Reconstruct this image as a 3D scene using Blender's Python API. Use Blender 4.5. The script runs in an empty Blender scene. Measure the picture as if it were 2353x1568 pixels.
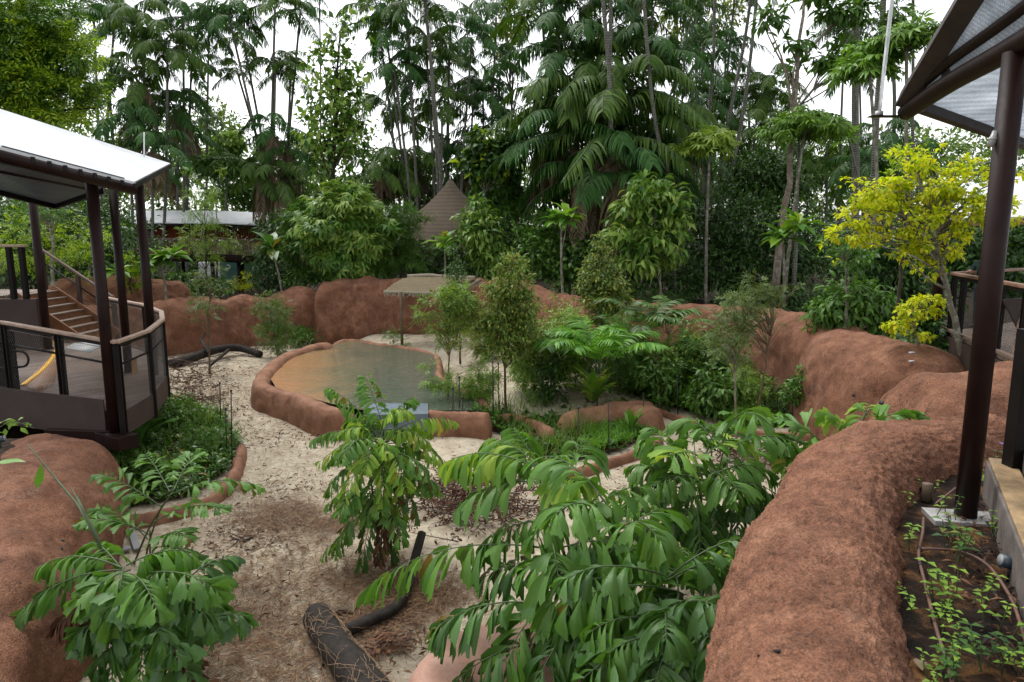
import bpy, math, random
import numpy as np
from mathutils import Vector, Matrix, noise as mn

C = bpy.context.scene.collection
R = math.radians
PITCH = R(8.9); F = 1569.0; CX = 1176.5; CY = 784.0
CAM = np.array([0.0, 0.0, 4.5])
FW = np.array([0, math.cos(PITCH), -math.sin(PITCH)])
UP = np.array([0, math.sin(PITCH), math.cos(PITCH)])
RT = np.array([1.0, 0, 0])

def ray(px, py):
    return RT * (px - CX) / F + UP * (CY - py) / F + FW
def P(px, py, Y):
    """World point seen at a photo position, at world distance Y."""
    d = ray(px, py); return CAM + d * (Y / d[1])
def G(px, py, z=0.0):
    """World point seen at a photo position, on the level z."""
    d = ray(px, py); return CAM + d * ((z - CAM[2]) / d[2])
def A(*a): return np.array(a, float)

# ------------------------------------------------------------------ mesh helpers
class MB:
    def __init__(s):
        s.v = []; s.f = []; s.n = 0; s.uv = []; s.mi = []
    def add(s, v, faces, uv=None, mi=0):
        v = np.asarray(v, float).reshape(-1, 3)
        if isinstance(faces, np.ndarray): faces = [faces]
        elif len(faces) and not isinstance(faces[0], np.ndarray):
            q = {}
            for f in faces: q.setdefault(len(f), []).append(f)
            faces = [np.array(x, int) for x in q.values()]
        for f in faces:
            if len(f):
                s.f.append(np.asarray(f, int) + s.n); s.mi.append(mi)
        s.v.append(v); s.n += len(v)
        s.uv.append(np.zeros((len(v), 2)) if uv is None else np.asarray(uv, float))
    def mesh(s, name, mats, smooth=True):
        me = bpy.data.meshes.new(name)
        if not isinstance(mats, (list, tuple)): mats = [mats]
        for m in mats: me.materials.append(m)
        if not s.n: return me
        v = np.concatenate(s.v); uv = np.concatenate(s.uv)
        me.vertices.add(len(v)); me.vertices.foreach_set('co', v.astype(np.float32).ravel())
        loops = np.concatenate([f.ravel() for f in s.f])
        tot = np.concatenate([np.full(len(f), f.shape[1]) for f in s.f])
        mi = np.concatenate([np.full(len(f), m) for f, m in zip(s.f, s.mi)])
        start = np.concatenate([[0], np.cumsum(tot)[:-1]])
        me.loops.add(len(loops)); me.loops.foreach_set('vertex_index', loops.astype(np.int32))
        me.polygons.add(len(tot)); me.polygons.foreach_set('loop_start', start.astype(np.int32))
        me.polygons.foreach_set('material_index', mi.astype(np.int32))
        me.polygons.foreach_set('use_smooth', np.full(len(tot), smooth))
        l = me.uv_layers.new(name='UVMap')
        l.data.foreach_set('uv', uv[loops].astype(np.float32).ravel())
        me.update(calc_edges=True); me.validate()
        return me
    def build(s, name, mats, parent=None, smooth=True, bevel=0.0):
        return link(name, s.mesh(name, mats, smooth), parent, bevel)

def link(name, me, parent=None, bevel=0.0):
    o = bpy.data.objects.new(name, me); C.objects.link(o)
    if parent is not None:
        o.parent = parent
        o.matrix_parent_inverse = Matrix.Translation(-Vector(parent.location)) if parent.type == 'EMPTY' else Matrix()
    if bevel:
        b = o.modifiers.new('bevel', 'BEVEL'); b.width = bevel; b.segments = 2; b.limit_method = 'ANGLE'
    return o

def tag(o, label, cat, group=None, kind=None):
    if label: o['label'] = label
    if cat: o['category'] = cat
    if group: o['group'] = group
    if kind: o['kind'] = kind
    return o
def thing(name, label, cat, loc=(0, 0, 0), group=None):
    o = bpy.data.objects.new(name, None); C.objects.link(o)
    o.location = Vector([float(x) for x in loc]); o.empty_display_size = 0.2
    return tag(o, label, cat, group)
def struct(o): o['kind'] = 'structure'; return o

def unit(v):
    v = np.asarray(v, float); n = np.linalg.norm(v, axis=-1, keepdims=True)
    return v / np.maximum(n, 1e-9)

def tube(mb, pts, rad, k=8, cap=True, mi=0):
    pts = np.asarray(pts, float); n = len(pts)
    rad = np.full(n, rad, float) if np.isscalar(rad) else np.asarray(rad, float)
    t = np.gradient(pts, axis=0); t = unit(t)
    ref = A(0, 0, 1) if abs(t[0][2]) < 0.9 else A(1, 0, 0)
    a = np.arange(k) * 2 * math.pi / k
    vs = []; u = unit(np.cross(t[0], ref)); L = 0; uv = []
    for i in range(n):
        u = unit(u - t[i] * np.dot(u, t[i])); w = np.cross(t[i], u)
        vs.append(pts[i] + rad[i] * (np.cos(a)[:, None] * u + np.sin(a)[:, None] * w))
        if i: L += np.linalg.norm(pts[i] - pts[i - 1])
        uv.append(np.stack([np.arange(k) / k, np.full(k, L)], 1))
    i = np.arange(n - 1)[:, None] * k; j = np.arange(k)[None]; j2 = (j + 1) % k
    q = np.stack([i + j, i + j2, i + k + j2, i + k + j], -1).reshape(-1, 4)
    fs = [q]
    if cap and k > 2:
        fs.append(np.array([list(range(k))[::-1]])); fs.append(np.array([[(n - 1) * k + x for x in range(k)]]))
    mb.add(np.concatenate(vs), fs, np.concatenate(uv), mi)

BOXF = np.array([[0, 3, 2, 1], [4, 5, 6, 7], [0, 1, 5, 4], [1, 2, 6, 5], [2, 3, 7, 6], [3, 0, 4, 7]])
def bar(mb, p, q, w, h, up=(0, 0, 1), mi=0):
    """Box from p to q, w wide sideways, h along up, centred on the line."""
    p = np.asarray(p, float); q = np.asarray(q, float); d = unit(q - p)
    s = unit(np.cross(d, up)); u = np.cross(s, d)
    vs = []
    for e in (p, q):
        for a, b in ((-1, -1), (1, -1), (1, 1), (-1, 1)):
            vs.append(e + s * a * w / 2 + u * b * h / 2)
    L = np.linalg.norm(q - p)
    mb.add(vs, BOXF, [(0, 0), (1, 0), (1, 1), (0, 1), (L, 0), (L, 1), (L + 1, 1), (L + 1, 0)], mi)
def box(mb, c, sx, sy, sz, rz=0.0, mi=0):
    """Box standing on c (centre of its underside)."""
    c = np.asarray(c, float); d = A(math.cos(rz), math.sin(rz), 0)
    bar(mb, c - d * sx / 2 + A(0, 0, sz / 2), c + d * sx / 2 + A(0, 0, sz / 2), sy, sz, mi=mi)
def slab(mb, poly, z0, z1, mi=0):
    """Vertical prism; poly = list of (x, y), z0 and z1 numbers or per-point lists."""
    n = len(poly); z0 = [z0] * n if np.isscalar(z0) else z0; z1 = [z1] * n if np.isscalar(z1) else z1
    vs = [(p[0], p[1], z) for p, z in zip(poly, z0)] + [(p[0], p[1], z) for p, z in zip(poly, z1)]
    fs = [tuple(range(n))[::-1], tuple(range(n, 2 * n))] + [(i, (i + 1) % n, n + (i + 1) % n, n + i) for i in range(n)]
    mb.add(vs, fs, mi=mi)
def panel(mb, pts, th, mi=0):
    """A flat sheet of thickness th with corners pts."""
    pts = np.asarray(pts, float); nrm = unit(np.cross(pts[1] - pts[0], pts[-1] - pts[0])); n = len(pts)
    vs = np.concatenate([pts, pts + nrm * th])
    mb.add(vs, [tuple(range(n))[::-1], tuple(range(n, 2 * n))] + [(i, (i + 1) % n, n + (i + 1) % n, n + i) for i in range(n)], mi=mi)

def spline(pts, n):
    """Catmull-Rom through rows of pts, n samples evenly by length."""
    p = np.asarray(pts, float)
    e = np.concatenate([[2 * p[0] - p[1]], p, [2 * p[-1] - p[-2]]])
    out = []
    for i in range(1, len(e) - 2):
        t = np.linspace(0, 1, 24, endpoint=False)[:, None]
        a, b, c, d = e[i - 1], e[i], e[i + 1], e[i + 2]
        out.append(0.5 * ((2 * b) + (c - a) * t + (2 * a - 5 * b + 4 * c - d) * t * t + (3 * b - a - 3 * c + d) * t ** 3))
    out.append(p[-1:]); q = np.concatenate(out)
    s = np.concatenate([[0], np.cumsum(np.linalg.norm(np.diff(q[:, :3], axis=0), axis=1))])
    g = np.linspace(0, s[-1], n)
    return np.stack([np.interp(g, s, q[:, k]) for k in range(q.shape[1])], 1)

def scatter(mb, tv, tf, pos, d, up, scale, uv=None, mi=0):
    """Copies of template tv (length along +Y, face up +Z) at pos, along d."""
    tv = np.asarray(tv, float); N = len(pos); k = len(tv)
    d = unit(d); x = np.cross(d, up); bad = np.linalg.norm(x, axis=1) < 1e-3
    x[bad] = (1, 0, 0); x = unit(x); z = np.cross(x, d)
    M = np.stack([x, d, z], 2)
    sc = np.asarray(scale, float)
    if sc.ndim == 1: sc = np.repeat(sc[:, None], 3, 1)
    v = np.einsum('nij,nkj->nki', M, tv[None] * sc[:, None, :]) + np.asarray(pos)[:, None]
    off = (np.arange(N) * k)[:, None, None]
    q = {}
    for f in tf: q.setdefault(len(f), []).append(f)
    fs = [(np.array(x, int)[None] + off).reshape(-1, len(x[0])) for x in q.values()]
    u = None if uv is None else np.tile(np.asarray(uv, float), (N, 1))
    mb.add(v.reshape(-1, 3), fs, u, mi)

# ------------------------------------------------------------------ materials
def new_mat(name):
    m = bpy.data.materials.new(name); m.use_nodes = True
    nt = m.node_tree; nt.nodes.clear()
    out = nt.nodes.new('ShaderNodeOutputMaterial')
    return m, nt, out
def nd(nt, kind, **kw):
    n = nt.nodes.new(kind)
    for k, v in kw.items():
        if k.startswith('i_'):
            n.inputs[k[2:].replace('_', ' ')].default_value = v
        else: setattr(n, k, v)
    return n
def ramp(nt, fac, stops):
    r = nt.nodes.new('ShaderNodeValToRGB'); e = r.color_ramp.elements
    while len(e) < len(stops): e.new(0.5)
    for el, (p, c) in zip(e, stops):
        el.position = p; el.color = (*c, 1) if len(c) == 3 else c
    nt.links.new(fac, r.inputs['Fac']); return r.outputs['Color']
def noise_t(nt, vec, scale, detail=4, rough=0.55, dist=0.0):
    n = nd(nt, 'ShaderNodeTexNoise'); n.inputs['Scale'].default_value = scale
    n.inputs['Detail'].default_value = detail; n.inputs['Roughness'].default_value = rough
    n.inputs['Distortion'].default_value = dist
    nt.links.new(vec, n.inputs['Vector']); return n.outputs['Fac']
def coords(nt, scale=(1, 1, 1), kind='Object'):
    t = nd(nt, 'ShaderNodeTexCoord'); mp = nd(nt, 'ShaderNodeMapping')
    mp.inputs['Scale'].default_value = scale
    nt.links.new(t.outputs[kind], mp.inputs['Vector']); return mp.outputs['Vector']
def mixc(nt, fac, a, b, mode='MIX'):
    m = nd(nt, 'ShaderNodeMix', data_type='RGBA', blend_type=mode)
    for s, x in ((m.inputs[0], fac), (m.inputs[6], a), (m.inputs[7], b)):
        if hasattr(x, 'links') or hasattr(x, 'is_linked'): nt.links.new(x, s)
        elif np.isscalar(x): s.default_value = x
        else: s.default_value = (*x, 1)
    return m.outputs[2]
def math_n(nt, op, a, b=None, c=None):
    m = nd(nt, 'ShaderNodeMath', operation=op)
    for s, x in zip(m.inputs, (a, b, c)):
        if x is None: continue
        if hasattr(x, 'is_linked'): nt.links.new(x, s)
        else: s.default_value = x
    return m.outputs[0]
def bump_n(nt, h, strength, dist):
    b = nd(nt, 'ShaderNodeBump'); b.inputs['Strength'].default_value = strength; b.inputs['Distance'].default_value = dist
    nt.links.new(h, b.inputs['Height']); return b.outputs['Normal']
def pbsdf(nt, out, col, rough=0.6, metal=0.0, spec=0.5, normal=None):
    p = nd(nt, 'ShaderNodeBsdfPrincipled')
    for s, x in ((p.inputs['Base Color'], col), (p.inputs['Roughness'], rough), (p.inputs['Metallic'], metal)):
        if hasattr(x, 'is_linked'): nt.links.new(x, s)
        elif np.isscalar(x): s.default_value = x
        else: s.default_value = (*x, 1)
    p.inputs['Specular IOR Level'].default_value = spec
    if normal is not None: nt.links.new(normal, p.inputs['Normal'])
    nt.links.new(p.outputs[0], out.inputs['Surface']); return p

def plain(name, c, rough=0.5, metal=0.0, spec=0.5, var=0.25, scale=6.0, bump=0.15, bd=0.01):
    """A single-coloured surface with wear: mottled colour and a slight bump."""
    m, nt, out = new_mat(name); v = coords(nt)
    n1 = noise_t(nt, v, scale, 6, 0.6); n2 = noise_t(nt, v, scale * 9, 3)
    c = np.array(c)
    col = ramp(nt, n1, [(0.3, c * (1 - var)), (0.7, np.minimum(c * (1 + var), 1))])
    pbsdf(nt, out, col, math_n(nt, 'MULTIPLY_ADD', n2, 0.25, rough - 0.12), metal, spec, bump_n(nt, n2, bump, bd))
    return m

def leaf_mat(name, cols, rough=0.45, trans=0.28, rib=0.0, spec=0.3, tint=0.25):
    """Leaves: each leaf its own shade out of cols; light passes through."""
    m, nt, out = new_mat(name)
    gain = A(1, 1, 1) if 'dead' in name or 'straw' in name else A(1.45, 1.45, .78)
    cols = [tuple(np.minimum(np.array(c) * gain, .75)) for c in cols]
    g = nd(nt, 'ShaderNodeNewGeometry'); k = len(cols)
    col = ramp(nt, g.outputs['Random Per Island'], [((i + 0.5) / k, c) for i, c in enumerate(cols)])
    oi = nd(nt, 'ShaderNodeObjectInfo')
    val = math_n(nt, 'MULTIPLY_ADD', oi.outputs['Random'], tint, 1 - tint / 2)
    hs = nd(nt, 'ShaderNodeHueSaturation'); nt.links.new(col, hs.inputs['Color']); nt.links.new(val, hs.inputs['Value'])
    nrm = None
    col = hs.outputs['Color']
    if rib:
        uv = nd(nt, 'ShaderNodeTexCoord').outputs['UV']
        w = nd(nt, 'ShaderNodeTexWave', wave_type='BANDS', bands_direction='X'); w.inputs['Scale'].default_value = rib
        w.inputs['Distortion'].default_value = 0.6
        nt.links.new(uv, w.inputs['Vector']); nrm = bump_n(nt, w.outputs['Fac'], 0.35, 0.004)
        col = mixc(nt, math_n(nt, 'MULTIPLY', w.outputs['Fac'], 0.25), col, mixc(nt, 1.0, col, (0.55, 0.6, 0.5), 'MULTIPLY'))
    p = pbsdf(nt, out, col, rough, 0, spec, nrm)
    t = nd(nt, 'ShaderNodeBsdfTranslucent')
    tc = mixc(nt, 1.0, col, (1.25, 1.25, 0.55), 'MULTIPLY'); nt.links.new(tc, t.inputs['Color'])
    mx = nd(nt, 'ShaderNodeMixShader'); mx.inputs[0].default_value = trans
    nt.links.new(p.outputs[0], mx.inputs[1]); nt.links.new(t.outputs[0], mx.inputs[2])
    nt.links.new(mx.outputs[0], out.inputs['Surface'])
    return m

def rock_mat():
    m, nt, out = new_mat('red_rockwork'); v = coords(nt)
    big = noise_t(nt, v, 0.55, 5, 0.6, 0.6); mid = noise_t(nt, v, 3.2, 6, 0.65); fine = noise_t(nt, v, 42, 6, 0.75)
    grit = nd(nt, 'ShaderNodeTexVoronoi'); grit.inputs['Scale'].default_value = 75; nt.links.new(v, grit.inputs['Vector'])
    col = ramp(nt, mid, [(0.3, (0.115, 0.051, 0.030)), (0.5, (0.235, 0.110, 0.065)), (0.68, (0.345, 0.178, 0.108))])
    st = ramp(nt, big, [(0.38, (0, 0, 0)), (0.62, (1, 1, 1))])
    col = mixc(nt, math_n(nt, 'MULTIPLY', st, 0.55), col, (0.275, 0.125, 0.074))
    vs = coords(nt, (0.9, 0.9, 0.22)); streak = ramp(nt, noise_t(nt, vs, 2.3, 5, 0.6), [(0.5, (0, 0, 0)), (0.75, (1, 1, 1))])
    col = mixc(nt, math_n(nt, 'MULTIPLY', streak, 0.5), col, (0.092, 0.043, 0.030))
    pale = ramp(nt, noise_t(nt, coords(nt, (1.0, 1.0, 1.9)), 0.8, 7, 0.62, 1.4), [(0.6, (0, 0, 0)), (0.74, (1, 1, 1))])
    col = mixc(nt, math_n(nt, 'MULTIPLY', pale, 0.55), col, (0.31, 0.205, 0.155))
    spk = ramp(nt, noise_t(nt, v, 15, 5, 0.72), [(0.3, (0.5, 0.48, 0.46)), (0.45, (1, 1, 1)), (0.72, (1.35, 1.3, 1.25))]); col = mixc(nt, 0.55, col, spk, 'MULTIPLY')
    drip = ramp(nt, noise_t(nt, coords(nt, (2.4, 2.4, 0.28)), 3.0, 6, 0.7, 0.6), [(0.55, (0, 0, 0)), (0.68, (1, 1, 1))]); col = mixc(nt, math_n(nt, 'MULTIPLY', drip, 0.55), col, (0.06, 0.034, 0.026))
    fr = ramp(nt, fine, [(0.3, (0.42, 0.40, 0.38)), (0.52, (1, 1, 1)), (0.75, (1.5, 1.45, 1.4))])
    col = mixc(nt, 0.85, col, fr, 'MULTIPLY')
    peb = nd(nt, 'ShaderNodeTexVoronoi'); peb.inputs['Scale'].default_value = 52; nt.links.new(v, peb.inputs['Vector'])
    col = mixc(nt, 0.42, col, ramp(nt, peb.outputs['Distance'], [(0.12, (1.18, 1.15, 1.12)), (0.5, (0.92, 0.92, 0.92)), (0.75, (0.45, 0.43, 0.42))]), 'MULTIPLY')
    h = math_n(nt, 'ADD', math_n(nt, 'MULTIPLY', fine, 0.9), math_n(nt, 'MULTIPLY', grit.outputs['Distance'], -0.5))
    h = math_n(nt, 'ADD', h, math_n(nt, 'MULTIPLY', peb.outputs['Distance'], -0.5))
    h = math_n(nt, 'ADD', h, math_n(nt, 'MULTIPLY', mid, 1.2))
    pbsdf(nt, out, col, 0.88, 0, 0.25, bump_n(nt, h, 0.8, 0.02))
    return m

def sand_mat():
    m, nt, out = new_mat('pale_sand'); v = coords(nt)
    big = noise_t(nt, v, 0.33, 6, 0.62, 0.4); mid = noise_t(nt, v, 2.6, 7, 0.62); fine = noise_t(nt, v, 55, 5, 0.7)
    foot = nd(nt, 'ShaderNodeTexVoronoi', feature='SMOOTH_F1'); foot.inputs['Scale'].default_value = 4.2
    wv = nd(nt, 'ShaderNodeVectorMath', operation='ADD'); nz = nd(nt, 'ShaderNodeTexNoise'); nz.inputs['Scale'].default_value = 3
    nt.links.new(v, nz.inputs['Vector']); nt.links.new(v, wv.inputs[0]); nt.links.new(nz.outputs['Color'], wv.inputs[1])
    nt.links.new(wv.outputs[0], foot.inputs['Vector'])
    col = ramp(nt, mid, [(0.25, (0.305, 0.245, 0.17)), (0.5, (0.46, 0.40, 0.30)), (0.75, (0.57, 0.515, 0.41))])
    dirt = ramp(nt, big, [(0.44, (0, 0, 0)), (0.66, (1, 1, 1))])
    lit = ramp(nt, noise_t(nt, v, 9, 8, 0.8), [(0.44, (0, 0, 0)), (0.58, (1, 1, 1))])
    col = mixc(nt, math_n(nt, 'MULTIPLY', math_n(nt, 'MULTIPLY', dirt, lit), 0.75), col, (0.20, 0.125, 0.075))
    sp = ramp(nt, noise_t(nt, v, 30, 4, 0.8), [(0.31, (1, 1, 1)), (0.37, (0, 0, 0))])
    col = mixc(nt, math_n(nt, 'MULTIPLY', sp, 0.8), col, (0.09, 0.055, 0.04))
    fr = ramp(nt, fine, [(0.25, (0.62, 0.6, 0.58)), (0.6, (1.05, 1.05, 1.05))]); col = mixc(nt, 0.8, col, fr, 'MULTIPLY')
    h = math_n(nt, 'ADD', math_n(nt, 'MULTIPLY', foot.outputs['Distance'], 1.0), math_n(nt, 'MULTIPLY', fine, 0.2))
    h = math_n(nt, 'ADD', h, math_n(nt, 'MULTIPLY', mid, 1.0))
    pbsdf(nt, out, col, 0.95, 0, 0.15, bump_n(nt, h, 0.6, 0.07))
    return m

def soil_mat(name, c1, c2, c3, scale=2.0):
    m, nt, out = new_mat(name); v = coords(nt)
    a = noise_t(nt, v, scale, 8, 0.7, 0.5); b = noise_t(nt, v, scale * 12, 6, 0.75)
    col = ramp(nt, a, [(0.36, c1), (0.5, c2), (0.66, c3)])
    col = mixc(nt, 0.9, col, ramp(nt, b, [(0.3, (0.35, 0.35, 0.35)), (0.6, (1.1, 1.1, 1.1))]), 'MULTIPLY')
    h = math_n(nt, 'ADD', a, math_n(nt, 'MULTIPLY', b, 0.6))
    pbsdf(nt, out, col, 0.9, 0, 0.2, bump_n(nt, h, 1.0, 0.05)); return m

def bark_mat(name, c1, c2, ring=0.0, patch=None):
    m, nt, out = new_mat(name); v = coords(nt, (1, 1, 0.35)); vo = coords(nt)
    a = noise_t(nt, v, 9, 7, 0.7); b = noise_t(nt, vo, 2.2, 4, 0.6)
    col = ramp(nt, a, [(0.3, c1), (0.68, c2)])
    if patch:
        col = mixc(nt, ramp(nt, noise_t(nt, vo, 5, 5, 0.65), [(0.5, (0, 0, 0)), (0.56, (1, 1, 1))]), col, patch)
    h = a
    if ring:
        uv = nd(nt, 'ShaderNodeTexCoord').outputs['UV']
        w = nd(nt, 'ShaderNodeTexWave', wave_type='BANDS', bands_direction='Y'); w.inputs['Scale'].default_value = ring
        w.inputs['Distortion'].default_value = 1.2; w.inputs['Detail'].default_value = 3; nt.links.new(uv, w.inputs['Vector'])
        col = mixc(nt, math_n(nt, 'MULTIPLY', w.outputs['Fac'], 0.4), col, (c1[0] * .6, c1[1] * .6, c1[2] * .6)); h = math_n(nt, 'ADD', a, w.outputs['Fac'])
    col = mixc(nt, math_n(nt, 'MULTIPLY', b, 0.5), col, (c1[0] * .8, c1[1] * .95, c1[2] * .7))
    pbsdf(nt, out, col, 0.85, 0, 0.25, bump_n(nt, h, 0.7, 0.03)); return m

def board_mat(name, c1, c2, bands=7.0, ang=0.0, rough=0.6, uvdir=None):
    """Timber boards laid side by side with dark joints."""
    m, nt, out = new_mat(name)
    t = nd(nt, 'ShaderNodeTexCoord'); mp = nd(nt, 'ShaderNodeMapping'); mp.inputs['Rotation'].default_value = (0, 0, ang)
    nt.links.new(t.outputs['Object'], mp.inputs['Vector'])
    sx = nd(nt, 'ShaderNodeSeparateXYZ'); nt.links.new(mp.outputs[0], sx.inputs[0])
    fr = math_n(nt, 'FRACT', math_n(nt, 'MULTIPLY', sx.outputs['X'], bands))
    idx = math_n(nt, 'FLOOR', math_n(nt, 'MULTIPLY', sx.outputs['X'], bands))
    wn = nd(nt, 'ShaderNodeTexWhiteNoise', noise_dimensions='1D'); nt.links.new(idx, wn.inputs['W'])
    mp2 = nd(nt, 'ShaderNodeMapping'); mp2.inputs['Scale'].default_value = (14, 0.9, 6); nt.links.new(mp.outputs[0], mp2.inputs['Vector'])
    gr = noise_t(nt, mp2.outputs[0], 2.5, 6, 0.65)
    col = ramp(nt, math_n(nt, 'MULTIPLY_ADD', wn.outputs['Value'], 0.35, math_n(nt, 'MULTIPLY', gr, 0.7)), [(0.25, c1), (0.7, c2)])
    wet = ramp(nt, noise_t(nt, mp.outputs[0], 0.7, 5, 0.6), [(0.42, (0.62, 0.62, 0.62)), (0.6, (1, 1, 1))])
    col = mixc(nt, 1.0, col, wet, 'MULTIPLY')
    gap = math_n(nt, 'LESS_THAN', fr, 0.06)
    col = mixc(nt, math_n(nt, 'MULTIPLY', gap, 0.8), col, (0.02, 0.015, 0.012))
    h = math_n(nt, 'SUBTRACT', math_n(nt, 'MULTIPLY', gr, 0.3), gap)
    pbsdf(nt, out, col, rough, 0, 0.4, bump_n(nt, h, 0.6, 0.01)); return m

def thatch_mat(name, c1, c2, rows=0.0):
    m, nt, out = new_mat(name); v = coords(nt)
    a = noise_t(nt, coords(nt, (6, 6, 1.2)), 6, 6, 0.75); b = noise_t(nt, v, 2.2, 5, 0.6)
    col = ramp(nt, a, [(0.3, c1), (0.68, c2)])
    col = mixc(nt, math_n(nt, 'MULTIPLY', b, 0.6), col, (c1[0] * .9, c1[1] * 1.05, c1[2] * .8)); h = a
    if rows:
        sx = nd(nt, 'ShaderNodeSeparateXYZ'); nt.links.new(v, sx.inputs[0])
        zz = math_n(nt, 'ADD', math_n(nt, 'MULTIPLY', sx.outputs['Z'], rows), math_n(nt, 'MULTIPLY', noise_t(nt, v, 3.5, 2), 0.5))
        fr = math_n(nt, 'FRACT', zz); gap = math_n(nt, 'LESS_THAN', fr, 0.22)
        col = mixc(nt, math_n(nt, 'MULTIPLY', gap, 0.4), col, (c1[0] * .35, c1[1] * .35, c1[2] * .35))
        h = math_n(nt, 'ADD', a, fr)
    pbsdf(nt, out, col, 0.95, 0, 0.1, bump_n(nt, h, 0.9, 0.05)); return m

def perf_mat(name, c, trans):
    """Perforated / ribbed metal sheet letting some sky light through."""
    m, nt, out = new_mat(name); v = coords(nt)
    sx = nd(nt, 'ShaderNodeTexWave', wave_type='BANDS', bands_direction='DIAGONAL'); sx.inputs['Scale'].default_value = 14
    sx.inputs['Distortion'].default_value = 0.5; nt.links.new(v, sx.inputs['Vector'])
    dots = nd(nt, 'ShaderNodeTexVoronoi'); dots.inputs['Scale'].default_value = 60; dots.inputs['Randomness'].default_value = 0.35
    nt.links.new(v, dots.inputs['Vector'])
    hole = ramp(nt, dots.outputs['Distance'], [(0.25, (1.5, 1.5, 1.5)), (0.45, (0.75, 0.75, 0.75))])
    dirt = ramp(nt, noise_t(nt, v, 1.6, 5, 0.65), [(0.35, (0.6, 0.62, 0.64)), (0.65, (1.1, 1.1, 1.1))])
    col = mixc(nt, 1.0, mixc(nt, 1.0, c, hole, 'MULTIPLY'), dirt, 'MULTIPLY')
    col = mixc(nt, math_n(nt, 'MULTIPLY', sx.outputs['Fac'], 0.35), col, tuple(np.array(c) * .55))
    p = pbsdf(nt, out, col, 0.32, 0, 0.6)
    t = nd(nt, 'ShaderNodeBsdfTranslucent'); nt.links.new(col, t.inputs['Color'])
    mx = nd(nt, 'ShaderNodeMixShader'); mx.inputs[0].default_value = trans
    nt.links.new(p.outputs[0], mx.inputs[1]); nt.links.new(t.outputs[0], mx.inputs[2]); nt.links.new(mx.outputs[0], out.inputs['Surface'])
    return m

def water_mat():
    m, nt, out = new_mat('muddy_water'); v = coords(nt)
    sx = nd(nt, 'ShaderNodeSeparateXYZ'); nt.links.new(v, sx.inputs[0])
    # silt: brown on the side where the inlet stirs it up, green on the other
    g = math_n(nt, 'MULTIPLY_ADD', sx.outputs['X'], 0.30, 2.12)
    g = math_n(nt, 'ADD', g, math_n(nt, 'MULTIPLY_ADD', sx.outputs['Y'], 0.07, -1.4))
    g = math_n(nt, 'ADD', g, math_n(nt, 'MULTIPLY_ADD', noise_t(nt, v, 0.5, 4, 0.55, 0.8), 1.0, -0.5))
    col = ramp(nt, g, [(0.05, (0.36, 0.185, 0.080)), (0.38, (0.27, 0.175, 0.085)), (0.62, (0.145, 0.140, 0.085)), (0.92, (0.075, 0.095, 0.065))])
    w = noise_t(nt, coords(nt, (1.2, 3.2, 1)), 4.0, 3, 0.5, 0.5); w2 = noise_t(nt, v, 0.8, 3, 0.5)
    p = pbsdf(nt, out, col, 0.025, 0, 0.5, bump_n(nt, math_n(nt, 'ADD', w, w2), 0.55, 0.06)); p.inputs['IOR'].default_value = 1.33
    return m

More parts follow.
